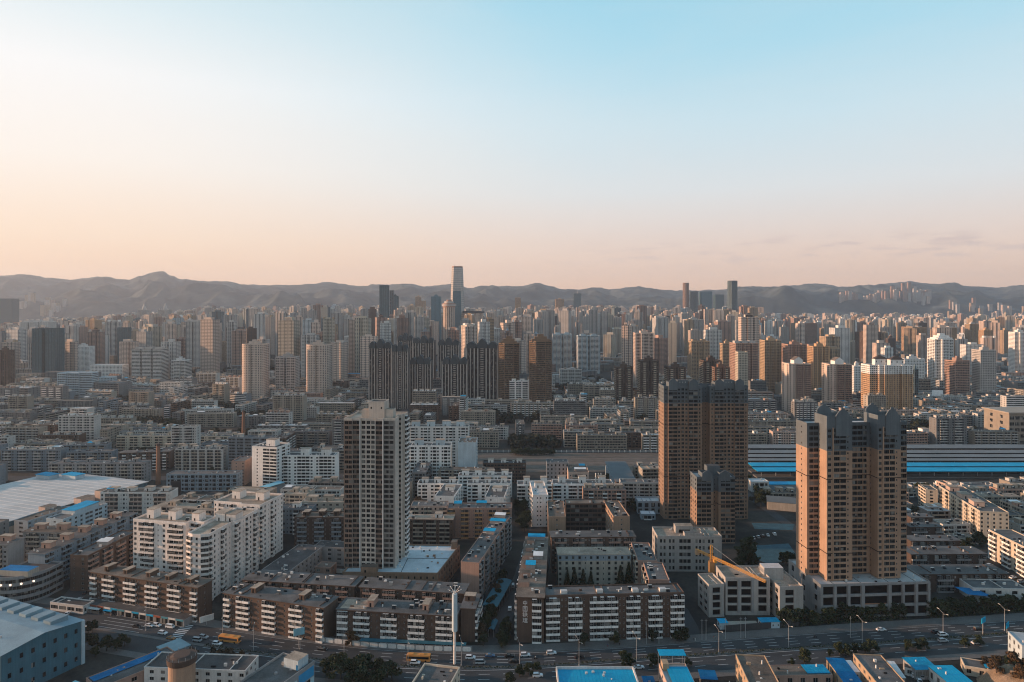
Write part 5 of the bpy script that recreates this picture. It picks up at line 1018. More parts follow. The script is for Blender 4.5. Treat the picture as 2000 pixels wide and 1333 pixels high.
tower(1526, 1584, 712, 806, 'pinkwhite', 'white and brown tower with a white pediment on top, the left of two', 'ww', plan='tri', trim='white', huts=0, crown=cr_ped, edges={0: 'w.w', 2: '.', 4: ('WWW', 'rose'), 8: ('WW', 'rose'), 11: 'w.w'})
tower(1576, 1621, 678, 782, 'orange2', 'tall orange brown slab between the two pediment towers', 'rr.', plan='notch', trim='orange2')
tower(1604, 1664, 713, 803, 'pinkwhite', 'white and brown tower with a white pediment on top, the right of two', 'ww', plan='tri', trim='white', huts=0, crown=cr_ped, edges={0: 'w.w', 2: '.', 4: ('WWW', 'rose'), 8: ('WW', 'rose'), 11: 'w.w'})
tower(1661, 1684, 716, 787, 'white', 'white gridded tower tucked behind the right pediment tower', 'w', trim='white')
tower(1680, 1783, 715, 817, 'orange2', 'broad orange banded tower with white top storeys and two dark pyramid roofs', 'wrwr', plan=lambda w, d: bumps([(w * .2, d * .18), (w * .12, d * .05), (w * .34, 0), (w * .08, d * .12), (w * .26, 0)], d), trim='cream', dr=.5, sections=[(22, None), (4, 'white')], huts=0, crown=cr_pyr, seed=4)
tower(1780, 1794, 722, 792, 'tealgrey', 'dark grey slab right behind the tower with pyramid roofs', 'GG', dr=1.2)
tower(1755, 1806, 702, 762, 'white', 'white gridded block behind the tower with pyramid roofs', 'w', trim='white', dr=.5)
tower(1810, 1866, 664, 763, 'white', 'white terraced tower with stepped roof tiers on the right', 'wbw', plan='step', trim='white', huts=2, crown=cr_gold)
tower(1848, 1897, 706, 782, 'rose', 'tan banded office tower with a blue glass corner strip', 'WW', name='office_tower', cat='office tower', dr=.9, rot=8, trim='glassblue')
tower(1897, 1946, 685, 782, 'greywhite', 'grey white tower with a dense window grid right of the office tower', 'w', trim='white', huts=1)
tower(1969, 2010, 650, 741, 'white', 'white gridded tower cut by the right edge', 'w', trim='white', plan='step')
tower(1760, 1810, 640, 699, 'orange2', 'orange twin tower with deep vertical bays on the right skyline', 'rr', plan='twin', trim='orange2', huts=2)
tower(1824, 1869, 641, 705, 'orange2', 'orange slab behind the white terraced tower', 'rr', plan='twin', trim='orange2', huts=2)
tower(1884, 1912, 634, 705, 'tan', 'sunlit tan tower with a white top, left of two near the right edge', 'wr', plan='notch', trim='cream')
tower(1911, 1940, 646, 712, 'orange2', 'sunlit orange tower, right of two near the right edge', 'wr', plan='notch', trim='cream')
tower(1669, 1722, 650, 712, 'brown', 'dark brown twin slab left of the orange twin tower', 'r.', plan='twin', trim='brown', huts=2)
tower(1690, 1712, 662, 712, 'orange2', 'small orange gridded block in front of the dark brown twin slab', 'w', trim='orange2', huts=0)
tower(1555, 1595, 632, 690, 'rose', 'brown office block with a sunlit flank on the right skyline', 'WW', name='office_tower', cat='office tower', huts=1)
# c: left side
tower(-8, 29, 686, 771, 'brown', 'dark brown tower cut by the left edge', 'r.', plan='twin', trim='brown')
tower(62, 127, 643, 746, 'glassdark', 'dark teal glass office tower on the left', 'vert', plan='twin', glass=M_GREENGLASS, name='office_tower', cat='office tower', huts=0, dr=.6)
tower(38, 111, 630, 706, 'offwhite', 'white topped tower with an orange lit flank behind the dark teal glass tower', 'wr', plan='tri', rot=6, trim='white', huts=3, dr=.6)
tower(0, 38, 584, 660, 'glassdark', 'dark blue glass tower high on the left skyline', 'vert', glass=M_GREENGLASS, name='office_tower', cat='office tower', huts=0)
tower(140, 186, 678, 731, 'white', 'white tower with large square windows right of the dark teal glass tower', 'w', trim='white', plan='step', dr=.7)
tower(176, 252, 714, 750, 'white', 'wide white slab with square windows beside the white square windowed tower', 'w', trim='white', dr=.35, huts=0, roof='light')
tower(112, 193, 730, 781, 'paleblue', 'pale blue white stepped office block in front of the dark teal glass tower', 'WW', trim='white', plan=lambda w, d: bumps([(w * .25, 0), (w * .35, d * .2), (w * .4, d * .35)], d), dr=.5, huts=0, roof='light', name='office_block', cat='office block')
tower(193, 229, 738, 770, 'paleblue', 'small white block with a bold window grid next to the stepped office block', 'w', trim='white', dr=.6, huts=0, roof='light', name='office_block', cat='office block')
tower(167, 199, 626, 690, 'orange2', 'sunlit orange tower, left of the pair left of the slim dark glass tower', 'wr', plan='notch', rot=-14, trim='cream')
tower(199, 226, 643, 690, 'pinkwhite', 'sunlit pink tower, right of the pair left of the slim dark glass tower', 'wr', plan='notch', rot=-14, trim='pinkwhite')
tower(229, 257, 641, 713, 'glassdark', 'slim dark glass tower on the left', 'vert', glass=M_GREENGLASS, name='office_tower', cat='office tower', huts=0)
tower(257, 330, 683, 751, 'greywhite', 'three bay tower with white balcony bands and brown piers', 'bb', plan='tri', trim='white', sections=None, huts=3, dr=.5)
tower(331, 374, 705, 750, 'white', 'white banded block with an orange lit flank right of the three bay tower', 'bb', trim='white', plan='step', huts=1, rot=-10)
tower(268, 295, 606, 668, 'greywhite', 'white tower crowned with a gothic spire, left twin', 'wr', plan='notch', huts=0, crown=cr_spire)
tower(308, 337, 606, 668, 'greywhite', 'white tower crowned with a gothic spire, right twin', 'wr', plan='notch', huts=0, crown=cr_spire)
tower(300, 333, 644, 690, 'rose', 'pinkish office block with an orange roof cube, below the right spired tower', 'WW', name='office_tower', cat='office tower')
tower(284, 309, 616, 672, 'rose', 'pinkish slim tower between the two spired towers', 'wr', plan='notch')
tower(338, 369, 619, 675, 'white', 'white tower with dark vertical bays right of the spired twins', 'rw', plan='twin', trim='white')
tower(368, 392, 634, 668, 'glassblue', 'pale cyan glass block right of the spired twins', 'vert', glass=M_GREENGLASS, huts=0, name='office_tower', cat='office tower')
tower(393, 451, 668, 712, 'tan', 'wide tan office slab left of the black tower', 'WW', dr=.4, name='office_tower', cat='office tower')
def cr_head(root, w, d, z, wk):
    mb = MB(); mb.prism([(-w * .5, -d * .3), (w * 1.5, -d * .3), (w * 1.5, d * 1.2), (-w * .5, d * 1.2)], z - 9, z + 2, bottom=True); mb.build('roof_head', wall('charcoal'), root)
tower(450, 469, 641, 710, 'charcoal', 'black tower with an overhanging flat head', 'GG', huts=0, crown=cr_head, name='office_tower', cat='office tower')
tower(466, 504, 650, 692, 'glassdark', 'dark striped office block with an orange lit roof band', 'G', trim='white', name='office_tower', cat='office tower', huts=1, rot=-8)
tower(531, 566, 627, 684, 'rose', 'orange brown office slab with a notched top', 'rr.', plan='notch', trim='rose')
def cr_eave(root, w, d, z, wk):
    mb = MB(); mb.prism([(-w * .07, -3), (w * 1.07, -3), (w * 1.07, d + 3), (-w * .07, d + 3)], z, z + 7, bottom=True); mb.build('roof_slab', wall('charcoal'), root)
# d: skyline landmarks
def taper():
    uL, uR, vT = 878.5, 906, 520; Y = 2470.0; X = (uL - U0) * Y / FPX; wd = (uR - uL) * Y / FPX; Z = CAMH + (V0 - vT) * Y / FPX
    t = empty('skyscraper', X, Y, 0, 0, 'tapering glass skyscraper, by far the tallest building on the skyline', 'skyscraper'); occupy(X, Y, 0, 0, wd, 0, wd)
    n = 40
    def ring(z):
        k = .0 + .12 * (max(0, z - 60) / (Z - 60)) ** 1.5; a = wd * k; c = wd * .16
        return [(a + c, a), (wd - a - c, a), (wd - a, a + c), (wd - a, wd - a - c), (wd - a - c, wd - a), (a + c, wd - a), (a, wd - a - c), (a, a + c)]
    body, fin = MB(), MB(); zs = [Z * .985 * i / n for i in range(n + 1)]
    for a, b in zip(zs, zs[1:]):
        m = 1 if a > Z * .72 else 0
        for i in range(8):
            j = (i + 1) % 8; ra, rb_ = ring(a), ring(b); hi = b - (b - a) * .14
            body.quad((*ra[i], a), (*ra[j], a), (*rb_[j], hi), (*rb_[i], hi), 2 if i % 2 else m); body.quad((*rb_[i], hi), (*rb_[j], hi), (*rb_[j], b), (*rb_[i], b), 3)
    body.poly([(*p, Z * .985) for p in ring(Z * .985)], 3); body.build('shaft', [M_GREENGLASS, wall('greywhite'), wall('greywhite'), wall('tealgrey')], t)
    rz = ring(Z); mb = MB(); mb.prism(inset(ring(Z * .985), 1), Z * .985, Z, 0); mb.build('crown', wall('rose'), t)
    mb = MB(); mb.prism(inset(ring(Z * .72), -.4), Z * .715, Z * .73, 0, bottom=True); mb.build('belt', wall('greywhite'), t)
    for x, h in ((.3, 8), (.62, 12), (.7, 6)):
        mb = MB(); mb.bar((wd * x, wd * .5, Z), (wd * x, wd * .5, Z + h), .35); mb.build('antenna', M_METAL, t)
taper()
def disc(root, w, d, z, wk):
    for k, (r_, a, b) in enumerate(((.53, -6, -1), (.60, -1, 3), (.53, 3, 7), (.38, 7, 13), (.22, 13, 18))):
        mb = MB(); mb.cone(w / 2, d / 2, z + a, z + b, w * r_, w * r_, 28); mb.build('revolving_disc', wall('rose') if k % 2 == 0 else wall('greywhite'), root)
tower(864, 890, 597, 702, 'pinkwhite', 'round tower with a disc shaped top in front of the tapering skyscraper', 'GG.', plan='cyl', huts=0, crown=disc, name='office_tower', cat='office tower', trim='white', dr=1)
tower(741, 760.5, 558, 690, 'glassdark', 'tall dark plain glass slab left of the tapering skyscraper', 'vert', glass=M_GREENGLASS, name='office_tower', cat='office tower', huts=0)
tower(761, 770, 568, 680, 'tealgrey', 'dark thin tower right behind the tall dark glass slab', 'vert', name='office_tower', cat='office tower', huts=0)
tower(765, 779, 579, 680, 'glassdark', 'dark blocky tower right beside the tall dark glass slab', 'vert', glass=M_GREENGLASS, name='office_tower', cat='office tower', huts=1)
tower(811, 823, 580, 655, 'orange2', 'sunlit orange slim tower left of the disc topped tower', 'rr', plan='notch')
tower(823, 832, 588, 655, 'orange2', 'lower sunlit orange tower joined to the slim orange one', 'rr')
tower(842, 862, 580, 690, 'glassblue', 'blue glass tower with pale edges left of the disc topped tower', 'vert', glass=M_GREENGLASS, name='office_tower', cat='office tower', trim='white', huts=1)
tower(808, 842, 628, 690, 'paleblue', 'pale blue white office slab behind the gothic cluster', 'WW', name='office_tower', cat='office tower', huts=0, dr=.5)
tower(906, 944, 612, 690, 'pinkwhite', 'stone coloured hall like tower with a dark overhanging roof, right of the skyscraper', 'r.', huts=0, crown=cr_eave, name='office_tower', cat='office tower', dr=.5)
tower(918, 928, 632, 712, 'orange2', 'slim orange tower in front of the stone coloured hall', 'r', huts=0)
tower(938, 981, 643, 720, 'white', 'white slab tower with sunlit edge behind the gothic cluster', 'bw', plan='twin', trim='white')
tower(1006, 1017, 582, 660, 'orange2', 'slim orange topped tower on the central skyline', 'r', huts=0)
tower(1084, 1102, 585, 655, 'orange2', 'stepped sunlit orange tower on the central skyline', 'rr', plan='step')
tower(1120, 1135, 574, 655, 'tealgrey', 'dark teal tower with a mast on the central skyline', 'vert', glass=M_GREENGLASS, huts=0, crown=cr_mast, name='office_tower', cat='office tower')
tower(1332, 1347, 553, 655, 'rose', 'tall round headed tower, left of the tall towers on the right skyline', 'GG', plan='cyl', dr=1, huts=0, name='office_tower', cat='office tower')
tower(1348, 1363, 570, 655, 'tealgrey', 'teal glass slab right beside the tall round headed tower', 'vert', rot=0, name='office_tower', cat='office tower', huts=0)
tower(1365, 1391, 570, 655, 'glassblue', 'wide pale teal glass slab right of the round headed tower', 'vert', glass=M_GREENGLASS, name='office_tower', cat='office tower', huts=0, trim='white')
tower(1393, 1414, 576, 650, 'glassdark', 'dark flat topped glass block beneath the two tone tower', 'vert', glass=M_GREENGLASS, name='office_tower', cat='office tower', huts=0)
tower(1419, 1442, 549, 672, 'tealgrey', 'tall two tone tower with dark lower storeys on the right skyline', 'rr', plan='oct', dr=1, sections=[(.52, 'charcoal'), (.48, None)], huts=0, name='office_tower', cat='office tower', trim='tealgrey')
def cr_dome(root, w, d, z, wk):
    mb = MB(); mb.cone(w / 2, d / 2, z, z + 8, w * .4, w * .36, 14); mb.cone(w / 2, d / 2, z + 8, z + 15, w * .36, w * .1, 14); mb.cone(w / 2, d / 2, z + 15, z + 22, w * .05, .1, 8); mb.build('dome', wall('paleblue'), root)
tower(1472, 1488, 632, 705, 'paleblue', 'white tower with a small dome right of the two tone tower', 'ww', huts=0, crown=cr_dome)
tower(1258, 1300, 620, 668, 'glassdark', 'dark glass office block on the central skyline', 'vert', glass=M_GREENGLASS, name='office_tower', cat='office tower', huts=0)
tower(1228, 1257, 628, 690, 'greywhite', 'pale office block with square windows left of the dark glass block', 'w', name='office_tower', cat='office tower', huts=0)
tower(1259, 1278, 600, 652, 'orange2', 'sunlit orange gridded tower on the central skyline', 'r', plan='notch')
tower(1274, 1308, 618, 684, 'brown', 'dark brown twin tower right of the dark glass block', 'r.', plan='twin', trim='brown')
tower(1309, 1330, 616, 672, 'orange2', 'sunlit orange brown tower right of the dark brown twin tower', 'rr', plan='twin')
tower(1332, 1375, 625, 700, 'greywhite', 'pale blue white triple slab left of the two tone tower', 'rw', plan='tri', trim='white')
tower(1397, 1415, 612, 680, 'tan', 'tan tower with white top just left of the two tone tower', 'wr', plan='notch', trim='cream')
# ---------------------------------------------------------------- the rest of the city: walk-up blocks row by row, then the far towers
GEN = []     # things that still need a label: (object, u, v, colour word, kind phrase)
CW = dict(oldgrey='grey', oldbeige='beige', oldcream='cream', oldwhite='off-white', oldblue='blue grey', grey='grey', beige='beige', cream='cream', offwhite='off-white', white='white', pink='pinkish', rose='rosy brown', brown='brown', concrete='concrete grey', bluegrey='blue grey', tan='tan', orange2='orange', pinkwhite='pale pink', greywhite='grey white', paleblue='pale blue', redbrown='red brown', tealgrey='dark teal', charcoal='charcoal', slate='slate')
rng = random.Random(2024)
def zone_rot(x, y):
    u = U0 + x * FPX / y
    return rng.gauss(-7 + 26 * mnoise.noise(Vector((x / 230, y / 190, 8.3))), 2) if u < 520 else rng.gauss(-1.5, 1.5) if u < 1300 else rng.gauss(2, 2.5)
def wchoice(d):
    t = rng.uniform(0, sum(d.values()))
    for k, v in d.items():
        t -= v
        if t <= 0: return k
    return k
PAL_L = dict(oldgrey=5, oldblue=3, oldbeige=4, oldwhite=2, oldcream=3, brown=1.4)
PAL_C = dict(oldgrey=4, oldbeige=5, oldwhite=3.5, oldcream=4, rose=1, brown=1.2)
PAL_R = dict(oldgrey=3, oldbeige=4, oldwhite=4, oldcream=4, pink=1.5, rose=1)
PARKS = []
for _ in range(400):
    py = rng.uniform(600, 1420); px = rng.uniform(-.72, .72) * py; pw, ph = rng.uniform(18, 46), rng.uniform(12, 26)
    if len(PARKS) < 26 and free(px - pw, py - ph, 0, 2 * pw, 2 * ph, 2): PARKS.append((px, py, pw, ph)); FOOT.append((px, py, 1, 0, pw, ph))
nlow = 0; Y = 474.0
while Y < 1420:
    x = -.80 * Y - 30; pitch = rng.uniform(21, 26) * (1 if Y < 800 else 1.12)
    while x < .80 * Y + 30:
        u = U0 + x * FPX / Y
        ns = rng.random() < (.16 if Y < 900 else .24)
        big = Y > 900 and rng.random() < .14
        w, d = (rng.uniform(34, 66), rng.uniform(10.5, 13.5)) if not ns else (rng.uniform(11, 13), rng.uniform(26, 44))
        if big: w, d = rng.uniform(30, 60), rng.uniform(20, 34)
        nf = rng.choice((5, 6, 6, 6, 7)) if not big else rng.choice((2, 3, 4, 8))
        if 1300 < u and Y < 640: nf = rng.choice((1, 2, 2, 2, 3)); w *= .5
        if Y > 640 and not big and rng.random() < .13: nf = rng.choice((8, 9, 11, 12)); w *= .7
        rot = R(zone_rot(x + w / 2, Y)); ok = free(x, Y, rot, w, d, 2.6)
        if not ok: x += rng.uniform(4, 9); continue
        if rng.random() < (.06 if Y < 800 else .2): x += w * rng.uniform(.5, .9); continue
        pal = PAL_L if u < 480 else PAL_C if u < 1300 else PAL_R
        wk = wchoice(pal); st = wchoice(dict(slab=5, old=2, bbal=2, band=1)) if not big else 'band'
        lab = None; rf = wchoice(dict(grey=5, brown=3, dark=1.5, light=.6, tan=1.2))
        root, zr = building('apartment_block' if not big else 'hall', None, 'apartment block' if not big else 'hall', x, Y, rot, rect(w, d), nf, rng.uniform(2.85, 3.05) if not big else 3.6, wk=wk, trim=wchoice(dict(white=3, oldwhite=3, oldcream=2)) if rng.random() < .75 else wk, style=st, side='end' if not ns else st,
            lod=1, roof=rf, par=rng.choice((0, .5, .6, .7)), eave=0, huts=0 if rng.random() < .3 else rng.choice((2, 3, 4)) if not ns else 1, hutk=wchoice(dict(oldcream=2, oldwhite=3, rose=1, white=1)), hut_size=(rng.uniform(3.5, 6), min(d * .5, 5), 2.7), heaters=rng.choice((0, 2, 4, 6)) if Y < 760 else 0, sheds=1 if rng.random() < .16 else 0, seed=rng.randrange(9999))
        GEN.append((root, x + w / 2 * math.cos(rot), Y, CW[wk], 'walk-up block' if not big else 'low hall', {'grey': 'grey', 'brown': 'brown', 'dark': 'dark', 'light': 'pale', 'tan': 'tan'}[rf])); nlow += 1
        x += w + rng.uniform(5, 10)
    Y += pitch
# blocks beyond the nearest couple of hundred in view become one mass
def merge_into(mb, mats, roots):
    idx = {m.name: i for i, m in enumerate(mats)}
    for r_ in roots:
        for ch in KIDS.get(r_.name, []):
            M_ = r_.matrix_basis @ ch.matrix_basis; n = len(mb.v); me = ch.data; ms = me.materials
            mb.v += [tuple(M_ @ v.co) for v in me.vertices]
            for p in me.polygons:
                nm = ms[p.material_index]
                if nm.name not in idx: idx[nm.name] = len(mats); mats.append(nm)
                mb.f.append(tuple(q + n for q in p.vertices)); mb.m.append(idx[nm.name])
KIDS = {}
for o in list(COL.objects):
    if o.parent: KIDS.setdefault(o.parent.name, []).append(o)
LOWKEEP = 178
inview = [g for g in GEN if -20 < U0 + g[1] * FPX / g[2] < 2020]
keep = set(id(g[0]) for g in sorted(inview, key=lambda g: g[2])[:LOWKEEP])
extra = [g for g in GEN if id(g[0]) not in keep]
mb = MB(); mats = []; merge_into(mb, mats, [g[0] for g in extra])
tag(mb.build('distant_blocks', mats), 'rows of small walk-up blocks stretching back between the towers', kind='stuff')
dead = [c for g in extra for c in KIDS.get(g[0].name, [])] + [g[0] for g in extra]
bpy.data.batch_remove(dead)
GEN = [g for g in GEN if id(g[0]) in keep]
# far towers: one mesh each, with a roof house, window grid in metres
def far_body(mb, plan, z0, z1, tint, roof_t=None):
    if mb.uv is None: mb.uv = []; mb.col = []
    k = len(plan); s = rng.random() * 10; su, sv = rng.uniform(.72, 1.35), rng.choice((1, 1, .95, .8, 1.08))
    for i in range(k):
        a, b = plan[i], plan[(i + 1) % k]; ln = math.hypot(b[0] - a[0], b[1] - a[1])
        mb.quad((*a, z0), (*b, z0), (*b, z1), (*a, z1)); mb.uv += [(s, z0 * sv + .1), (s + ln * su, z0 * sv + .1), (s + ln * su, z1 * sv - .01), (s, z1 * sv - .01)]; mb.col += [(*tint, 1)] * 4; s += ln * su
    mb.poly([(*p, z1) for p in plan]); rt = roof_t or (.15, .14, .13); mb.uv += [(0, -1)] * k; mb.col += [(*rt, 1)] * k
def far_plan(w, d):
    q = rng.random()
    if q < .3: return rect(w, d)
    if q < .55: return bumps([(w * .42, 0), (w * .16, w * .14), (w * .42, 0)], d)
    if q < .8: return bumps([(w * .27, 0), (w * .08, w * .1), (w * .30, -w * .04), (w * .08, w * .1), (w * .27, 0)], d)
    return bumps([(w * .3, w * .15), (w * .4, 0), (w * .3, w * .15)], d)
VT = [(-200, 640), (0, 640), (100, 634), (300, 622), (420, 608), (560, 604), (700, 606), (860, 608), (950, 612), (1100, 604), (1300, 606), (1500, 604), (1600, 610), (1750, 614), (1850, 610), (2000, 610), (2300, 605)]
FT = dict(pinkwhite=6, greywhite=6, rose=2, tan=2, offwhite=3, brown=.8, paleblue=.8, tealgrey=.8, cream=2)
FTR = dict(pinkwhite=6, greywhite=3, rose=1.6, tan=3, white=2.5, orange2=1.4, brown=.5, cream=3)
cand = []
Y = 1450.0
while Y < 6000:
    x = -.80 * Y - 60
    while x < .80 * Y + 60:
        u = U0 + x * FPX / Y; w = rng.uniform(20, 40) * (1.0 if Y < 3500 else 1.15); d = w * rng.uniform(.5, .9)
        dens = .62 if u < 1500 else .46 if Y < 2300 else .33
        if Y < 2300: dens *= .62
        if rng.random() < dens:
            vt = interp(VT, u) - (12 if u < 1500 else 8) + abs(rng.gauss(0, 12)) + (26 if Y < 1650 else 15 if Y < 2000 else 9 if Y < 2500 else 3 if Y < 3200 else 0)
            Z = CAMH + (V0 - vt) * Y / FPX; Z = min(Z, rng.uniform(80, 178) if u < 1480 else rng.uniform(66, 120)); 
            if Z > 30:
                rot = R(rng.gauss(0, 9) + (rng.choice((0, 0, -20, 25)) if rng.random() < .4 else 0))
                if free(x, Y, rot, w, d, 4 if Y < 3000 else 2):
                    cand.append((x, Y, w, d, rot, Z, wchoice(FT if u < 1450 else FTR))); 
                    if Y < 3600: occupy(x, Y, rot, 0, w, 0, d)
        x += w + rng.uniform(6, 60) * (1 if u < 1500 else 1.5)
    Y += rng.uniform(52, 85)
NIND = 188; vis = sorted(cand, key=lambda c: c[1])
far = MB()
for i, (x, y, w, d, rot, Z, wk) in enumerate(vis):
    tf = rng.uniform(.8, 1.1); tint = tuple(c * tf for c in WALL[wk]); pl = far_plan(w, d)
    if i < NIND:
        mb = MB(); far_body(mb, pl, 0, Z, tint); o = mb.build('apartment_tower', M_FAR, None, (x, y, 0), rot); o['category'] = 'tower block'; o['group'] = 'towers filling the far city'
        h = MB(); a, b = sorted((rng.uniform(.15, .4), rng.uniform(.6, .85)))
        far_body(h, [(w * a, d * .3), (w * b, d * .3), (w * b, d * .75), (w * a, d * .75)], Z, Z + rng.uniform(3.5, 7), tint); h.uv = [(p[0], -1) for p in h.uv]; h.build('roof_house', M_FAR, o)
        q = rng.random(); cx, cy = w * .5, d * .5
        if q < .2:
            h = MB(); pts = [(w * .3, d * .3), (w * .7, d * .3), (w * .7, d * .7), (w * .3, d * .7)]; zb = Z + 4
            h.prism(pts, Z, zb)
            for k in range(4): h.poly([(*pts[k], zb), (*pts[(k + 1) % 4], zb), (cx, cy, zb + rng.uniform(4, 10))])
            h.build('roof_cap', wall(rng.choice(('darkbrown', 'greywhite', 'rose', 'bluegrey'))), o)
        elif q < .36:
            m_ = wall(rng.choice(('white', 'greywhite', 'tan')))
            for a_, b_2 in ((.05, .2), (.8, .95)): h = MB(); h.box(w * a_, w * b_2, d * .2, d * .7, Z, Z + rng.uniform(3, 6)); h.build('roof_screen', m_, o)
        elif q < .44: h = MB(); h.cone(cx, cy, Z, Z + rng.uniform(10, 22), .6, .15, 6); h.build('mast', M_METAL, o)
        GEN.append((o, x + w / 2, y, CW[wk], 'far tower', None))
    else:
        c, s = math.cos(rot), math.sin(rot); W_ = lambda P_: [(x + p[0] * c - p[1] * s, y + p[0] * s + p[1] * c) for p in P_]
        far_body(far, W_(pl), 0, Z, tint)
        a = rng.uniform(.2, .4); n0 = len(far.uv); far_body(far, W_([(w * a, d * .3), (w * (1 - a), d * .3), (w * (1 - a), d * .7), (w * a, d * .7)]), Z, Z + rng.uniform(3, 7), tint)
        for k in range(n0, len(far.uv)): far.uv[k] = (far.uv[k][0], -1)
# low roofs between the towers, and the slender estate on the far terrace at the foot of the hills
Y = 1440.0; nl = 0
while Y < 5600:
    x = -.8 * Y - 40
    while x < .8 * Y + 40:
        u = U0 + x * FPX / Y; w, d = rng.uniform(25, 70) * (1 if Y < 3000 else 1.5), rng.uniform(11, 26); rot = R(rng.gauss(0, 6))
        if rng.random() < (.8 if u > 1450 else .62) and free(x, Y, rot, w, d, 2):
            wk = wchoice(PAL_R if u > 1300 else PAL_C); tf = rng.uniform(.8, 1.05); t = tuple(c * tf for c in WALL[wk]); h = rng.choice((9, 12, 15, 18, 18, 20, 21, 24))
            rt = rng.choice(((.15, .14, .13), (.2, .18, .16), (.12, .12, .12), (.36, .34, .32), (.17, .14, .12))) if rng.random() > .025 else (.02, .26, .46)
            if nl < 0:
                mb = MB(); far_body(mb, rect(w, d), 0, h, t, rt); o = mb.build('apartment_block', M_FAR, None, (x, Y, 0), rot); o['category'] = 'apartment block'; o['group'] = 'low blocks between the towers'
                hh = MB(); hn = rng.choice((1, 2, 3))
                for k in range(hn):
                    cx = w * (k + .5) / hn; hm = MB(); hm.box(cx - 2.5, cx + 2.5, d * .4, d * .4 + 4.5, h, h + 3); hm.build('stair_hut', wall(rng.choice(('cream', 'offwhite', 'beige'))), o)
                GEN.append((o, x + w / 2, Y, CW[wk], 'low block', None)); nl += 1
            else:
                c, s = math.cos(rot), math.sin(rot); far_body(far, [(x + p[0] * c - p[1] * s, Y + p[0] * s + p[1] * c) for p in rect(w, d)], 0, h, t, rt)
                if rng.random() < .7:
                    cx, cy = w * rng.uniform(.2, .7), d * .4; n0 = len(far.uv); far_body(far, [(x + p[0] * c - p[1] * s, Y + p[0] * s + p[1] * c) for p in ((cx, cy), (cx + 6, cy), (cx + 6, cy + 5), (cx, cy + 5))], h, h + 3.2, t)
                    for k in range(n0, len(far.uv)): far.uv[k] = (far.uv[k][0], -1)
        x += w + rng.uniform(5, 26)
    Y += rng.uniform(30, 44) * (1 if Y < 2600 else 1.5)
for k in range(64):
    u = 1640 + 175 * rng.random(); t = rng.uniform(.19, .27); hx_, hy_, hz_ = hill_h(u, t); w = rng.uniform(24, 34); H_ = rng.uniform(75, 105)
    far_body(far, [(hx_, hy_), (hx_ + w, hy_), (hx_ + w, hy_ + 22), (hx_, hy_ + 22)], hz_ - 25, hz_ + H_, WALL[rng.choice(('pinkwhite', 'rose', 'greywhite'))])
for k in range(34):
    u = rng.choice((rng.uniform(20, 130), rng.uniform(60, 110), rng.uniform(1850, 2000))); t = rng.uniform(.03, .12); hx_, hy_, hz_ = hill_h(u, t); w = rng.uniform(24, 36); H_ = rng.uniform(55, 95)
    far_body(far, [(hx_, hy_), (hx_ + w, hy_), (hx_ + w, hy_ + 22), (hx_, hy_ + 22)], hz_ - 25, hz_ + H_, WALL[rng.choice(('pinkwhite', 'rose', 'greywhite', 'tan'))])
tag(far.build('distant_city', M_FAR), 'mass of small far towers and roofs running up to the hills', kind='stuff')
print('GEN', len(GEN), 'low', nlow, 'towers', len(cand), 'lowfar', nl)

# tree masses between the far blocks read as one dark wood
wd_ = MB(); n_t = 0; tr_ = random.Random(31)
def blob(x, y, s_):
    for _ in range(46):
        v = Vector((tr_.gauss(0, 1), tr_.gauss(0, 1), tr_.gauss(0, 1))).normalized() * s_ * tr_.uniform(.75, 1.05)
        t = Vector((tr_.gauss(0, 1), tr_.gauss(0, 1), tr_.gauss(0, .7))).normalized(); p = t.orthogonal().normalized() * s_ * .42; q = t.cross(p); c = Vector((x + v.x, y + v.y, s_ * 1.15 + v.z * .9))
        wd_.quad(tuple(c - p), tuple(c - q), tuple(c + p), tuple(c + q))
for _ in range(4200):
    y = tr_.uniform(880, 2600); x = tr_.uniform(-.78, .78) * y
    if n_t < 700 and mnoise.noise(Vector((x / 140, y / 140, 5))) > .02 and free(x - 3, y - 3, 0, 6, 6, 0): blob(x, y, tr_.uniform(4, 6.5)); n_t += 1
for px, py, pw, ph in PARKS:
    for _ in range(int(pw * ph / 22)): blob(px + tr_.uniform(-pw, pw) * .95, py + tr_.uniform(-ph, ph) * .95, tr_.uniform(3.2, 5.4))
tag(wd_.build('distant_trees', surf('far_foliage', (.014, .021, .013), .9, .3, .3)), 'dark tree masses between the far blocks', kind='stuff')
# ---------------------------------------------------------------- trees and planting
def leaf_mat(key, c):
    m, nt, b = newmat(key); tc = N(nt, 'ShaderNodeTexCoord'); n1 = N(nt, 'ShaderNodeTexNoise'); n1.inputs['Scale'].default_value = .9; n1.inputs['Detail'].default_value = 3; L(nt, tc.outputs['Object'], n1.inputs['Vector'])
    oi = N(nt, 'ShaderNodeObjectInfo'); q = N(nt, 'ShaderNodeMath', operation='ADD'); L(nt, n1.outputs['Fac'], q.inputs[0]); q2 = N(nt, 'ShaderNodeMath', operation='MULTIPLY'); L(nt, oi.outputs['Random'], q2.inputs[0]); q2.inputs[1].default_value = .5; L(nt, q2.outputs[0], q.inputs[1])
    rp = N(nt, 'ShaderNodeValToRGB'); setramp(rp, [(.3, tuple(.6 * x for x in c)), (.7, c), (1, (c[0] * 1.7, c[1] * 1.35, c[2] * 1.1))]); L(nt, q.outputs[0], rp.inputs[0]); L(nt, rp.outputs[0], b.inputs['Base Color']); b.inputs['Roughness'].default_value = .8; b.inputs['Specular IOR Level'].default_value = .15
    return m
LEAF = leaf_mat('foliage_green', (.024, .036, .019)); LEAFB = leaf_mat('foliage_brown', (.060, .044, .027)); BARK = surf('bark', (.07, .055, .045), .95, .2, 1)
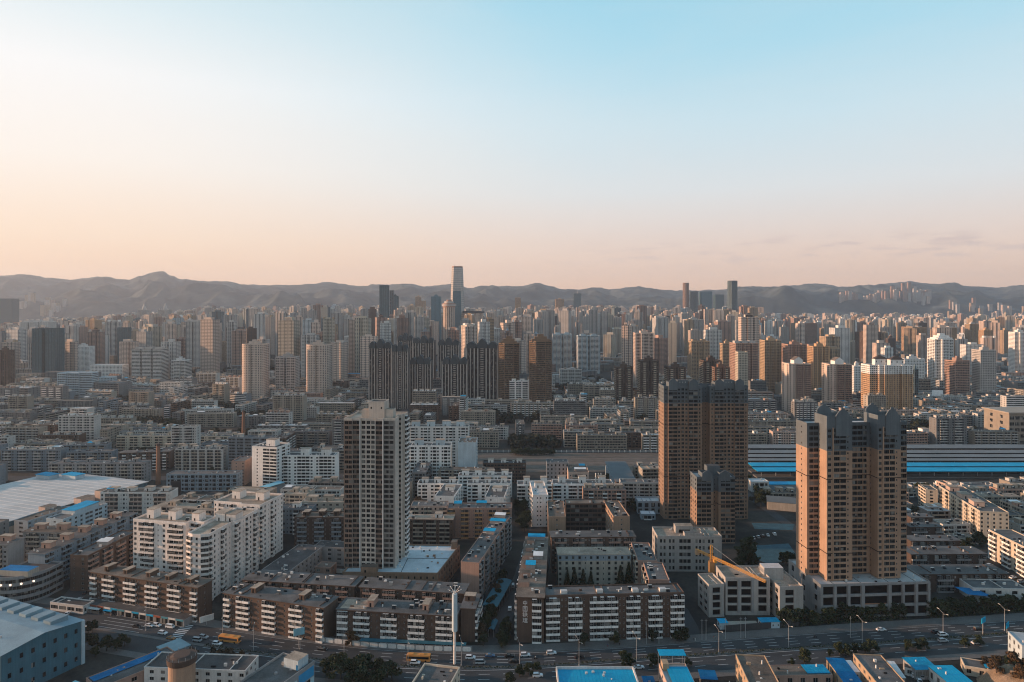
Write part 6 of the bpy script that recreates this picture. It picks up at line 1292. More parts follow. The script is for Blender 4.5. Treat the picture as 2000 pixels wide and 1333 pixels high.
def tree_meshes(seed, kind, n):
    r_ = random.Random(seed); tr, cr = MB(), MB()
    H_ = 9.0
    if kind == 'fir':
        tr.cone(0, 0, 0, 12, .22, .05, 6)
        for i in range(n):
            t = r_.random() ** .8; z = 1.2 + 11 * t; rad = 2.7 * (1 - t) * (.45 + .55 * r_.random()) + .1; a = r_.uniform(0, 6.283); a = round(a / .52) * .52 + r_.gauss(0, .16)
            leafq(cr, r_, rad * math.cos(a), rad * math.sin(a), z - rad * .25, .5, .35)
        return tr.mesh('trunk', [BARK]), cr
    tall = kind == 'poplar'
    tr.cone(0, 0, 0, H_ * .55, .24, .13, 7); cl = []
    for i in range(15 if not tall else 13):
        if tall: z = 2.5 + 10 * i / 12; q = (r_.gauss(0, .5), r_.gauss(0, .5), z, 1.5 * (1 - abs(i / 12 - .4)))
        else:
            a = r_.uniform(0, 6.283); rad = r_.uniform(.6, 2.9); q = (rad * math.cos(a), rad * math.sin(a), r_.uniform(3.2, 7.9) - rad * .25, r_.uniform(.9, 1.75))
        cl.append(q); tr.bar((0, 0, min(q[2] * .5 + 1, H_ * .5)), (q[0] * .85, q[1] * .85, q[2]), .055, 0, 4)
    for i in range(n):
        q = r_.choice(cl); v = Vector((r_.gauss(0, 1), r_.gauss(0, 1), r_.gauss(0, 1))).normalized() * q[3] * (r_.random() ** .4)
        leafq(cr, r_, q[0] + v.x, q[1] + v.y, q[2] + v.z * .8, .42, .42)
    return tr.mesh('trunk', [BARK]), cr
def leafq(mb, r_, x, y, z, a, b):
    t = Vector((r_.gauss(0, 1), r_.gauss(0, 1), r_.gauss(0, .7))).normalized(); p = t.orthogonal().normalized(); p.rotate(Matrix.Rotation(r_.uniform(0, 6.28), 3, t)); q = t.cross(p); s = r_.uniform(.6, 1.25)
    p *= a * s; q *= b * s; c = Vector((x, y, z)); mb.quad(tuple(c - p), tuple(c - q), tuple(c + p), tuple(c + q))
TV = {}
for kd, ns in (('broad', 4), ('poplar', 2), ('fir', 2)):
    for i in range(ns):
        tr, cr = tree_meshes(40 + i + len(kd), kd, 1500 if kd != 'fir' else 1300)
        TV[(kd, i)] = (tr, cr.mesh('crown', [LEAF]), cr.mesh('crown', [LEAFB]))
trng = random.Random(77); TREES = []
def tree(x, y, h=9.0, kind='broad', brown=False, label=None, z=0.0, wide=1.0):
    k = trng.randrange(4 if kind == 'broad' else 2); tr, c1, c2 = TV[(kind, k)]; s = h / {'broad': 9.2, 'poplar': 13.0, 'fir': 12.3}[kind]
    nm = {'broad': 'broadleaf_tree', 'poplar': 'poplar_tree', 'fir': 'fir_tree'}[kind]
    o = empty(nm, x, y, z - .05, trng.uniform(0, 6.28), label, 'tree'); o.scale = (s * wide, s * wide, s)
    inst('trunk', tr, o); inst('crown', c2 if brown else c1, o); TREES.append((o, x, y, kind, brown)); return o
def trees_px(lst, **kw):
    for u, v, h in lst: x, y = G(u, v); tree(x, y, h * trng.uniform(.9, 1.1), **kw)
# along the right part of the main road
for i in range(27):
    x = 140 + i * 6.1 + trng.uniform(-1.5, 1.5)
    if 208 < x < 222: continue
    tree(x, NKERB(x) + trng.uniform(9, 13.5), trng.uniform(7.5, 10), wide=1.2)
    if i % 2 == 0: tree(x + 2, NKERB(x) + trng.uniform(14, 16), trng.uniform(6.5, 8.5), wide=1.25)
trees_px([(1337, 1252, 8), (1277, 1254, 7), (1142, 1262, 6.5), (1200, 1258, 6.5), (1322, 1253, 6)], wide=1.0)
trees_px([(687, 1262, 9.5)], brown=True); trees_px([(862, 1190, 12)], brown=True); trees_px([(769, 1192, 10)])
for i in range(13): tree(-15 + trng.uniform(-1.5, 1.2) + i * .75, 332 + i * 6.5, trng.uniform(6, 9.5), brown=i % 4 == 1)
for i in range(6): tree(1.2 - 6 + i * .5, 330 + i * 4.2, trng.uniform(6, 9))
trees_px([(642, 1322, 9), (665, 1328, 11), (690, 1325, 12), (718, 1327, 12.5), (742, 1330, 11), (765, 1330, 9.5), (700, 1345, 12), (735, 1350, 11.5)], wide=1.15)
trees_px([(180, 1236, 8), (172, 1262, 7), (190, 1268, 7.5), (208, 1272, 8), (228, 1272, 7), (243, 1262, 6.5), (186, 1285, 6), (1015, 1322, 6), (1032, 1318, 7), (1048, 1312, 5.5), (995, 1338, 7), (1222, 1302, 7.5), (1278, 1306, 7), (1232, 1306, 6),
          (1545, 1300, 4), (1571, 1296, 7.5), (1640, 1279, 6.5), (1655, 1281, 7), (1672, 1279, 6), (1690, 1280, 6.5), (1705, 1276, 8), (1622, 1282, 4), (1775, 1272, 6.5), (1790, 1271, 7), (1806, 1269, 7), (1884, 1264, 5.5), (1912, 1262, 5.5), (1345, 1301, 4)])
trees_px([(412, 1290, 6), (428, 1293, 7), (447, 1297, 8), (466, 1300, 7), (484, 1302, 6.5), (395, 1300, 7), (378, 1296, 9)], brown=True)
# courtyard firs and the dark groups further back
trees_px([(1108, 1152, 13), (1122, 1156, 15), (1139, 1154, 14), (1154, 1153, 12), (1212, 1156, 14), (1228, 1154, 15)], kind='fir')
trees_px([(1452, 1108, 17), (1462, 1104, 18), (1470, 1112, 14), (1446, 1118, 13)], kind='poplar', wide=1.9); trees_px([(1536, 1102, 9), (1528, 1100, 7.5), (1546, 1104, 8), (1590, 1085, 7)])
trees_px([(1168, 945, 10), (1178, 948, 12), (1190, 946, 12), (1198, 950, 10), (1252, 948, 11), (1258, 944, 10), (1018, 1030, 12), (1024, 1038, 12), (1014, 1012, 12), (1030, 1022, 11), (1010, 995, 10), (1020, 1000, 11), (1222, 996, 9), (1232, 992, 9), (1240, 998, 8), (1256, 1002, 8),
          (1790, 960, 8), (1800, 962, 9), (1808, 958, 8), (1788, 1010, 9), (1800, 1012, 10), (1812, 1008, 9), (1912, 1066, 11), (1920, 1068, 10), (1882, 1072, 8), (1892, 1070, 8), (1475, 985, 12), (1486, 990, 13), (1494, 984, 12), (1480, 970, 11)])
for i in range(26): x, y = G(540 + i * 5.1, 852 + trng.uniform(-4, 4)); tree(x, y, trng.uniform(9, 14), wide=1.3)
for i in range(18): x, y = G(1003 + i * 4.6, 889 + trng.uniform(-1.5, 1.5)); tree(x, y, trng.uniform(6, 9), wide=1.2)
for (u0, u1, v, n) in ((40, 108, 884, 10), (250, 292, 834, 8), (328, 352, 836, 6), (1784, 1822, 838, 9), (455, 520, 778, 8), (690, 716, 775, 7), (1090, 1135, 785, 9), (1840, 1890, 850, 7), (160, 240, 790, 10), (1900, 1990, 800, 10)):
    for i in range(n): x, y = G(u0 + (u1 - u0) * (i + .5) / n, v + trng.uniform(-3, 3)); tree(x, y, trng.uniform(9, 14), wide=1.4)
cnt = 0
while cnt < 62 and len(TREES) < 292:
    y = trng.uniform(470, 900); x = trng.uniform(-.74, .74) * y
    if free(x - 2, y - 2, 0, 4, 4, 1.2): tree(x, y, trng.uniform(6, 11), brown=trng.random() < .25, wide=1.2); cnt += 1
# clipped hedge and shrubs on the dividing strip
hb_ = MB(); hr = random.Random(9)
for a in XS[:-1]:
    if a < -150 or -12 < a < -6: continue
    for k in range(46):
        x = a + hr.random() * 6; y = MEDIAN(x) + hr.uniform(-.8, .8); leafq(hb_, hr, x, y, .25 + abs(hr.gauss(0, .32)), .28, .28)
tag(hb_.build('hedge', LEAF), 'dark clipped hedge running along the dividing strip of the main road', kind='stuff')
ug = MB()
for i in range(2600):
    x = hr.uniform(138, 300); y = NKERB(x) + hr.uniform(7.8, 16)
    if 209 < x < 221: continue
    leafq(ug, hr, x, y, abs(hr.gauss(0, .8)), .5, .5)
tag(ug.build('undergrowth', LEAF), 'dark shrubs filling the ground under the roadside trees on the right', kind='stuff')
# ---------------------------------------------------------------- south side of the road, street furniture, vehicles, people
def low(label, x, y, rot, wd, d, h, wk, roof, name='low_building', cat='building', wins='', nf=1, par=.5, edges=None, **kw):
    return building(name, label, cat, x, y, R(rot), rect(wd, d), nf, (h - .3) / nf, wk=wk, trim='white', lod=0, roof=roof, par=par, lasttop=.3, edges=edges or {}, style=wins or 'ww.', side='w.', clutter=kw.pop('clutter', None), **kw)
def sheet(parent, x0, x1, y0, y1, z, mat, slope=.5, name='sheet_roof'):
    mb = MB(); mb.poly([(x0, y0, z), (x1, y0, z), (x1, y1, z + slope), (x0, y1, z + slope)]); mb.poly([(x0, y1, z - .12 + slope), (x1, y1, z - .12 + slope), (x1, y0, z - .12), (x0, y0, z - .12)])
    for q in (((x0, y0, z), (x0, y1, z + slope)), ((x1, y1, z + slope), (x1, y0, z)), ((x1, y0, z), (x0, y0, z)), ((x0, y1, z + slope), (x1, y1, z + slope))):
        a, b = q; mb.quad(a, b, (b[0], b[1], b[2] - .12), (a[0], a[1], a[2] - .12))
    n = int((x1 - x0) / 1.5)
    for k in range(1, n): x = x0 + (x1 - x0) * k / n; mb.quad((x, y0, z + .02), (x + .1, y0, z + .06), (x + .1, y1, z + slope + .06), (x, y1, z + slope + .02))
    return mb.build(name, mat, parent)
# teal works hall, bottom left
F_ = empty('works_hall', -285.9, 316.5, 0, R(-24), 'big teal works hall with a pale blue roof and rows of square windows, bottom left', 'factory')
mb = MB(); facade(mb, (80, 0), (80, 35), 0, 3, 6.4, [('.', 2)] + [('s', 3.0), ('.', 1.7)] * 7, 0); facade(mb, (0, 0), (80, 0), 0, 3, 6.4, [('s', 3.6), ('.', 1)] * 14, 0)
mb.quad((80, 35, 0), (0, 35, 0), (0, 35, 19.2), (80, 35, 19.2)); mb.quad((0, 35, 0), (0, 0, 0), (0, 0, 19.2), (0, 35, 19.2)); mb.poly([(80, 0, 19.2), (80, 35, 19.2), (80, 35, 19.9), (80, 17.5, 21.9), (80, 0, 19.9)]); mb.box(79.2, 80.6, 34, 35.6, 0, 20, 1); mb.quad((80, 35, 19.2), (0, 35, 19.2), (0, 35, 19.9), (80, 35, 19.9)); mb.quad((0, 0, 19.2), (80, 0, 19.2), (80, 0, 19.9), (0, 0, 19.9))
mb.build('wall', [wall('teal'), wall('paleblue'), M_GLASS, M_DARK], F_)
mb = MB(); mb.quad((-.5, -.6, 19.9), (80.7, -.6, 19.9), (80.7, 17.5, 22.05), (-.5, 17.5, 22.05)); mb.quad((-.5, 17.5, 22.05), (80.7, 17.5, 22.05), (80.7, 35.7, 19.9), (-.5, 35.7, 19.9)); mb.build('roof', roofm('teal'), F_)
for k in range(6): mb = MB(); mb.box(24 + k * 9, 29 + k * 9, 24, 32, 19, 22.6); mb.build('skylight', roofm('teal'), F_)
for k in range(3): mb = MB(); mb.cone(50 + k * 8, 8, 20, 22, .3, .3, 8); mb.build('roof_vent', M_METAL, F_)
o, z = low('low grey roofed building with a bright deep blue roof strip, beside the teal works hall', -181, 290, -38, 13, 34, 7, 'rose', 'grey', nf=2, edges={1: 'w.w.w.w.w.w'}, seed=201); sheet(o, .6, 5.6, 1, 30, z + .4, M_DBLUE, 0)
mb = MB(); mb.box(-11, -.6, 34.5, 45, 0, 3.4, 0); mb.box(-11.4, -.3, 34.2, 45.4, 3.41, 3.7, 1); mb.build('annex', [wall('grey'), surf('pale_grid_roof', (.2, .29, .32), .7)], o)
o, z = low('small shed with a pale blue roof below the deep blue roof strip', -189, 281, -25, 13, 9, 5.5, 'grey', 'bluewhite', name='yard_shed', cat='shed', seed=202); sheet(o, -.4, 13.4, -.4, 9.4, z + .6, MATS['pale_blue_sheet'])
o, z = low('white walled building with a dark weathered roof, behind the brown water tank', -159, 295, -4, 45, 13, 9, 'offwhite', 'dark', nf=3, edges={0: '.w.w.w.w.w.w.w.w.w'}, seed=203)
q = empty('water_tank', -137.6, 284.5, 0, 0, 'round brown water tank tower with a dark railed rim, bottom left', 'water tower')
mb = MB(); mb.cone(0, 0, 0, 6.2, 3.3, 3.3, 24); mb.cone(0, 0, 6.2, 8, 3.3, 5.2, 24); mb.cone(0, 0, 8, 17.2, 5.2, 5.2, 28); mb.build('tank', wall('yellowtan'), q)
mb = MB(); mb.cone(0, 0, 17.2, 19.6, 5.7, 5.9, 28); mb.cone(0, 0, 19.6, 20.3, 4.6, 3.2, 20); mb.build('rim', wall('darkbrown'), q); mb = MB()
for k in range(14): a = k * .449; mb.bar((5.7 * math.cos(a), 5.7 * math.sin(a), 19.6), (5.7 * math.cos(a), 5.7 * math.sin(a), 20.8), .09)
mb.build('railing', M_METAL, q)
o, z = low('grey roofed block with a rooftop cabin and a blue painted side wall', -113, 268, -23, 17, 33, 13, 'grey', 'grey', nf=4, par=1.0, edges={0: 'w.w.w', 1: '..........'}, seed=204)
mb = MB(); mb.box(7.5, 15, 25, 31.5, z, z + 4, 0, 1); mb.box(14, 14.9, 24.94, 25.0, z, z + 2.2, 2); mb.build('roof_cabin', [wall('paleblue'), roofm('tan'), M_DBLUE], o)
rs = random.Random(8); mb = MB()
for y0, y1, z0, z1, m in ((4, 12, 2, 8, 0), (12.3, 17, 6, 11.6, 1), (17.3, 25, 1, 5.6, 0), (19, 22, 6, 11, 1), (23, 32.5, 8, 12.2, 0), (26, 30, 2.5, 7.4, 2), (6, 10, 8.6, 11.8, 1), (30.4, 32.6, 1, 7.6, 1), (13, 16, 1, 5, 2)): mb.box(17.02, 17.10, y0, y1, z0, z1, m)
mb.build('wall_painting', [surf('mural_blue', (.02, .24, .46), .7), surf('mural_pale', (.36, .50, .54), .7), M_GLASS], o)
o, z = low('grey flat roofed block with a white parapet at the foot of the tall floodlight mast', -44, 268, -12, 16, 29, 9.6, 'cream', 'grey', nf=3, par=.9, parw=.5, edges={1: 'w.w.w.w.w.w'}, seed=205)
o, z = low('big shed with a plain bright cyan roof at the bottom centre', 19.8, 264, 0, 32.5, 33, 7, 'offwhite', 'grey', name='blue_shed', cat='shed', par=0, seed=206); sheet(o, -.1, 32.6, -.2, 16.5, 7.2, M_SBLUE, .8); sheet(o, -.1, 32.6, 16.5, 33.2, 8.0, M_SBLUE, -.8)
mb = MB(); mb.box(-.7, -.12, -.3, 33.4, 6, 8.3); mb.box(32.62, 33.2, -.3, 33.4, 6, 8.3); mb.box(-.7, 33.2, 33.25, 33.6, 6, 8.3); mb.build('parapet', wall('offwhite'), o)
o, z = low('narrow building with a cyan sheet roof and a raised blue canopy at its far end', 64, 268, 0, 11.5, 29, 9.2, 'pink', 'light', nf=3, par=.7, edges={3: 'w.w.w.w.w.w'}, seed=207); sheet(o, 2.2, 11.2, 1, 25.5, z + .75, M_SBLUE, .4); sheet(o, .4, 12, 29.6, 34.6, 13, M_SBLUE, .25)
mb = MB()
for x, y in ((.8, 30), (11.4, 30), (.8, 34.2), (11.4, 34.2), (6, 30)): mb.bar((x, y, 0), (x, y, 13), .12)
mb.build('canopy_post', M_METAL, o); mb = MB(); mb.box(.6, 3.2, 24, 28.4, z, z + 3); mb.build('roof_cabin', wall('tan'), o)
o, z = low('small deep blue roofed lean-to between the two cyan roofed buildings', 56.6, 283, 0, 4.6, 14, 3.6, 'grey', 'dark', name='lean_to', cat='shed', par=0, seed=208); sheet(o, -.3, 4.9, -.3, 14.3, 3.8, M_DBLUE)
o, z = low('dark kiosk with a deep blue flat roof beside the curved white planter', 82, 295.5, -6, 6.6, 6.6, 4, 'charcoal', 'dark', name='kiosk', cat='kiosk', par=0, seed=209); sheet(o, -.4, 7, -.4, 7, 4.2, M_DBLUE, .2)
mb = MB(); pts = [(7 * math.cos(R(a)), 7 * math.sin(R(a))) for a in range(150, 300, 12)]
for a, b in zip(pts, pts[1:]): mb.quad((*a, 0), (*b, 0), (*b, 1.5), (*a, 1.5)); mb.quad((b[0] * .94, b[1] * .94, 0), (a[0] * .94, a[1] * .94, 0), (a[0] * .94, a[1] * .94, 1.5), (b[0] * .94, b[1] * .94, 1.5)); mb.quad((*a, 1.5), (*b, 1.5), (b[0] * .94, b[1] * .94, 1.5), (a[0] * .94, a[1] * .94, 1.5))
tag(mb.build('planter_wall', M_TRIM, None, (101, 295, 0)), 'curved white planter wall between the dark kiosk and the tan building', 'planter')
o, z = low('tan building with a stained brown roof and a sunlit windowed flank, bottom right of centre', 95, 264, -5.6, 12.4, 37, 11.6, 'tan', 'brown', nf=4, par=.5, edges={3: 'w.w.w.w.w.w.w.w', 0: 'w.w'}, seed=210)
o, z = low('long low brown building partly covered with light blue sheets', 113.5, 296.5, 1, 26, 8.5, 4.8, 'rose', 'brown', edges={0: 'w.w.w.w.w'}, par=.2, seed=211); sheet(o, 15.5, 25.6, 1, 8, z + .4, M_BLUE, .15)
o, z = low('shed with a steep deep blue roof, left of the long tan flanked building', 141, 289, -4, 7.4, 20, 5.4, 'tan', 'grey', name='yard_shed', cat='shed', par=0, seed=212); sheet(o, -.3, 7.7, -.3, 20.3, 5.7, M_DBLUE, .5)
o, z = low('white roofed lean-to squeezed beside the steep deep blue roof', 149.4, 299, -4, 3.2, 10, 5.2, 'offwhite', 'white', name='lean_to', cat='shed', par=0, seed=213)
o, z = low('long grey roofed building with a tan windowed flank, bottom right', 150, 268, -5, 12, 39, 8.8, 'tan', 'grey', nf=3, par=.4, edges={3: 'w.w.w.w.w.w.w.w', 0: 'w.w'}, seed=214)
o, z = low('long shed with a white tin roof right of the grey roofed building', 165.5, 296, -10, 4.6, 13, 4.4, 'grey', 'white', name='yard_shed', cat='shed', par=0, seed=215); sheet(o, -.3, 4.9, -.3, 13.3, 4.7, roofm('white'), .3)
o, z = low('small white house with a brown pitched roof inside the yard on the right', 176, 306, -30, 4, 12, 3.6, 'offwhite', 'brown', name='small_house', cat='house', par=0, seed=216)
o, z = low('workshop under a light blue roof with cars parked before it', 178.5, 302, 2, 10, 9, 4.6, 'grey', 'grey', name='workshop', cat='workshop', par=0, seed=217, edges={0: 'WWW'}); sheet(o, -.4, 10.4, -.8, 9.4, 4.9, M_BLUE, .3)
o, z = low('shed with a bright cyan roof in the bottom right corner', 185, 283, 2, 10.5, 19, 5.6, 'offwhite', 'grey', name='blue_shed', cat='shed', par=0, seed=218); sheet(o, -.3, 10.8, -.3, 19.3, 5.9, M_SBLUE, .3)
mb = MB(); mb.box(0, .5, 0, 30, 0, 3); wl = mb.build('yard_wall', wall('teal'), None, (203, 276, 0), R(14)); tag(wl, 'teal boundary wall slanting across the yard in the bottom right corner', 'wall')
o, z = low('low white building with a grey roof, left of the brown earth mound', 203, 306, -22, 13, 8, 4, 'cream', 'grey', edges={0: 'w.w.w'}, par=.3, seed=219); sheet(o, 8, 13.4, 1, 7, z + .5, M_BLUE, .2)
o, z = low('white roofed building behind the brown earth mound at the right edge', 231, 309, -14, 24, 14, 11.5, 'paleblue', 'bluewhite', nf=3, par=.3, seed=220)
# earth mound with dry scrub, bottom right
md = MB(); n_ = 26; S_ = 30.0
for j in range(n_):
    for i in range(n_):
        x = (i / (n_ - 1) - .5) * S_; y = (j / (n_ - 1) - .5) * S_ * 1.25; r_ = math.hypot(x / 15, y / 18.7)
        h = 9.5 * max(0, 1 - r_ ** 2) + 2.0 * mnoise.noise(Vector((x / 5, y / 5, 2))) * max(0, 1 - r_) * 2 - .1; md.v.append((x, y, h))
for j in range(n_ - 1):
    for i in range(n_ - 1): k = j * n_ + i; md.f.append((k, k + 1, k + n_ + 1, k + n_)); md.m.append(0)
mo = md.build('mound', surf('dry_earth', (.21, .15, .10), .95, .35, .25, fine=.3), None, (218, 291, 0)); tag(mo, 'dry brown earth mound with a worn path in the bottom right corner', kind='structure')
for i in range(17): a = trng.uniform(0, 6.28); q = trng.uniform(4, 14); tree(218 + q * math.cos(a), 293 + q * 1.15 * math.sin(a), trng.uniform(4.5, 7.5), brown=trng.random() < .7, z=max(0, 8.5 * (1 - (q / 15) ** 2)), wide=1.2)
FOOT.append((218, 291, 1, 0, 16, 19))
mb = MB(); mb.quad((-175, 262, .018), (205, 262, .018), (205, 300, .018), (-175, 300, .018))
tag(mb.build('yard', surf('yard_concrete', (.10, .098, .095), .9, .3, .1, fine=.2)), 'worn concrete yards of the workshops along the south side', kind='structure')
# white panelled wall along the north footway
bw = empty('boundary_wall', 0, 0, 0, 0, 'grey boundary wall with white rounded panels below the third roadside block', 'wall'); mb = MB()
for x in range(-97, -19, 3): f = lambda q: NKERB(q) + .9; mb.quad((x, f(x), 0), (x + 3, f(x + 3), 0), (x + 3, f(x + 3), 2.7), (x, f(x), 2.7)); mb.quad((x, f(x), 2.7), (x + 3, f(x + 3), 2.7), (x + 3, f(x + 3) + .3, 2.7), (x, f(x) + .3, 2.7)); mb.quad((x + 3, f(x + 3) + .3, 0), (x, f(x) + .3, 0), (x, f(x) + .3, 2.7), (x + 3, f(x + 3) + .3, 2.7))
mb.build('wall', wall('grey'), bw)
for k in range(17):
    x0, x1 = -96 + k * 4.52, -96 + k * 4.52 + 4.0; pts = []
    for cx, cz, a0 in ((x1 - .7, 1.9, 0), (x0 + .7, 1.9, 90), (x0 + .7, 1.1, 180), (x1 - .7, 1.1, 270)):
        for a in range(0, 91, 30): pts.append((cx + .7 * math.cos(R(a0 + a)), cz + .7 * math.sin(R(a0 + a))))
    mb = MB(); mb.poly([(px, NKERB(px) + .9 - .05, pz) for px, pz in pts][::-1]); mb.f[-1] = tuple(reversed(mb.f[-1])); mb.build('panel', M_TRIM, bw)
mb = MB(); mb.box(0, 52, 0, 3, 3.0, 3.2); q = mb.build('strip_awning', surf('awning_teal', (.02, .11, .15), .7), None, (-74, NKERB(-60) + 2.4, 0), R(-5)); tag(q, 'long dull teal awning behind the white panelled wall', 'awning')
# floodlight mast
q = empty('floodlight_mast', *G(888, 1297), 0, 0, 'very tall white floodlight mast with a thick upper casing and a star of lamp arms', 'light mast')
mb = MB(); mb.cone(0, 0, 0, 16, .62, .55, 12); mb.build('pole', M_TRIM, q); mb = MB(); mb.cone(0, 0, 15.2, 32.4, 1.28, 1.22, 14); mb.build('casing', wall('paleblue'), q)
for k in range(8): a = k * .785; mb = MB(); e = (3.2 * math.cos(a), 3.2 * math.sin(a), 34.4 + .5 * (k % 2)); mb.bar((.3 * math.cos(a), .3 * math.sin(a), 33), e, .1); mb.bar((e[0] * .86, e[1] * .86, e[2] - .1), e, .24); mb.build('lamp_arm', M_TRIM, q)
mb = MB(); mb.cone(0, 0, 32.4, 34, .6, .3, 10); mb.bar((0, 0, 34), (0, 0, 37), .08); mb.build('finial', M_TRIM, q)
# street lamps
LMP = None
def lamp_proto():
    p, a = MB(), MB(); p.cone(0, 0, 0, 11.2, .13, .07, 8); p.cone(0, 0, 0, .5, .3, .25, 8); a.bar((0, 0, 11.0), (-.9, 1.9, 12.6), .05); a.bar((0, 0, 10.6), (.8, -1.5, 11.0), .06); h = MB(); h.bar((-.8, 1.8, 12.6), (-1.2, 2.7, 12.75), .14); h.bar((.75, -1.4, 11.0), (1.1, -2.1, 11.05), .16)
    return p.mesh('pole', [M_METAL]), a.mesh('arm', [M_METAL]), h.mesh('lamp_head', [M_TRIM])
LP = lamp_proto(); LAMPS = [(435, 1248), (495, 1273), (672, 1284), (797, 1300), (901, 1300), (1015, 1304), (1131, 1300), (1243, 1291), (1404, 1277), (1540, 1266), (1684, 1257), (1842, 1241), (1962, 1232), (285, 1232), (586, 1268)]
LL = ['leftmost street lamp, by the zebra crossing', 'street lamp behind the left orange bus', 'street lamp beside the big dark trees', 'street lamp left of the right orange bus', 'street lamp just right of the floodlight mast', 'street lamp in front of the block with Chinese lettering',
      'street lamp before the middle of the long white balconied block', 'street lamp before the right end of the long white balconied block', 'street lamp below the yellow crane, beside the site gate', 'street lamp in front of the unfinished concrete shell', 'street lamp in front of the grey tower podium', 'street lamp beside the two cars passing side by side', 'street lamp nearest the right edge', 'street lamp in the road junction on the far left', 'street lamp beside the pale billboard']
for (u, v), lb in zip(LAMPS, LL):
    x, y = G(u, v); o = empty('street_lamp', x, y, 0, math.atan2(MEDIAN(x + 5) - MEDIAN(x - 5), 10), 'grey double armed ' + lb, 'street lamp', 'street lamps along the main road')
    for me, nm in zip(LP, ('pole', 'arm', 'lamp_head')): inst(nm, me, o)
for u, v, lb in ((1371, 1251, 'by the site entrance'), (1379, 1251, 'at the dark site gate'), (1447, 1247, 'left of the blue site hut'), (1456, 1247, 'in front of the blue site hut'), (1417, 1249, 'beside the concrete slab'), (1263, 1259, 'before the white balconies'), (1287, 1258, 'at the brick corner'), (1661, 1246, 'among the roadside shrubs')):
    x, y = G(u, v); mb = MB(); mb.cone(0, 0, 0, 10.5, .13, .08, 7); mb.bar((-.7, 0, 9.6), (.7, 0, 9.6), .06); o = mb.build('utility_pole', M_METAL, None, (x, y, .1)); tag(o, 'thin grey utility pole ' + lb, 'utility pole', 'utility poles by the road')
# signs and hoardings on posts
def board(label, u, v, w_, h_, zb, mat, rot, name='billboard', cat='billboard'):
    x, y = G(u, v); b_ = empty(name, x, y, 0, R(rot), label, cat); mb = MB(); mb.box(-w_ / 2, w_ / 2, -.15, .15, zb, zb + h_); mb.build('panel', mat, b_); mb = MB(); mb.bar((0, .3, 0), (0, .3, zb + h_ * .7), .14); mb.build('post', M_METAL, b_)
board('pale blue billboard on a pole in front of the second roadside block', 584, 1266, 5.2, 3.4, 6.2, surf('billboard_pale', (.2, .38, .44), .6), 28)
board('white billboard at the end of the shop row', 404, 1222, 7, 3, 2.2, M_TRIM, 40); board('blue road sign, the left of two near the right edge', 1921, 1240, 4.2, 2.6, 6, M_SBLUE, 35, 'road_sign', 'road sign'); board('blue road sign, the right of two near the right edge', 1968, 1238, 4.0, 2.6, 3, M_SBLUE, 40, 'road_sign', 'road sign')
board('bright white billboard panel on the low hall near the station square', 1831, 800, 16, 9, 22, surf('billboard_white', (.8, .8, .8), .5), -12)
# site fence and huts in front of the concrete shell
mb = MB(); f = lambda q: NKERB(q) + 8.2
for x in range(108, 148, 2): mb.quad((x, f(x), .1), (x + 2, f(x + 2), .1), (x + 2, f(x + 2), 3.3), (x, f(x), 3.3)); mb.quad((x + 2, f(x + 2) + .15, .1), (x, f(x) + .15, .1), (x, f(x) + .15, 3.3), (x + 2, f(x + 2) + .15, 3.3)); mb.quad((x, f(x), 3.3), (x + 2, f(x + 2), 3.3), (x + 2, f(x + 2) + .15, 3.3), (x, f(x) + .15, 3.3))
tag(mb.build('site_fence', wall('charcoal')), 'black hoarding fence in front of the unfinished concrete shell', 'fence')
for x, y, w_, lb in ((128, 350, 9.5, 'blue roofed site hut with small white windows behind the black hoarding'), (106.5, 349, 4, 'small blue site hut left of the concrete slab')):
    o, z = low(lb, x, y, 3, w_, 4.5, 3.2, 'paleblue', 'grey', name='site_hut', cat='site hut', par=0, seed=int(x), clutter=0, edges={0: 's.s.s.s'}); sheet(o, -.3, w_ + .3, -.3, 4.8, 3.45, M_BLUE, .1)
mb = MB(); mb.box(0, 17, 0, 8, .03, .6); tag(mb.build('foundation_slab', wall('beige'), None, (111, 349, 0), R(2)), 'pale concrete slab in front of the unfinished shell', 'slab')
# yellow tower crane
cx, cy = 112.6, 385.5; C_ = empty('tower_crane', cx, cy, 0, 0, 'yellow tower crane standing behind the unfinished concrete shell', 'crane')
def lattice(a, b, s, step, r_=.09):
    mb = MB(); a, b = Vector(a), Vector(b); d = (b - a); n = max(1, int(d.length / step)); dn = d.normalized(); t = Vector((0, 0, 1)) if abs(dn.z) < .9 else Vector((1, 0, 0)); p = dn.cross(t).normalized() * s / 2; q = dn.cross(p).normalized() * s / 2; cs = [p + q, p - q, -p - q, -p + q]
    for c in cs: mb.bar(a + c, b + c, r_)
    for i in range(n):
        u, w_ = a + d * i / n, a + d * (i + 1) / n
        for k in range(4): mb.bar(u + cs[k], w_ + cs[(k + 1) % 4], r_ * .7); mb.bar(w_ + cs[k], w_ + cs[(k + 1) % 4], r_ * .6)
    return mb
dj = Vector((17.4, -34.5, 0)).normalized()
lattice((0, 0, 0), (0, 0, 22), 1.5, 1.8, .10).build('mast', M_YEL, C_); lattice(Vector((0, 0, 24)) + dj * 1, Vector((0, 0, 24)) + dj * 39, 1.05, 1.4, .085).build('jib', M_YEL, C_); lattice(Vector((0, 0, 24)) - dj * 12.5, Vector((0, 0, 24)) - dj * 1, 1.05, 1.4, .09).build('counter_jib', M_YEL, C_)
mb = MB(); mb.box(-1.5, 1.5, -1.5, 1.5, 14.5, 21.5); mb.build('climbing_frame', surf('crane_brown', (.34, .18, .07), .7), C_); lattice((0, 0, 22), (0, 0, 30.5), 1.1, 1.6, .13).build('tower_head', M_YEL, C_)
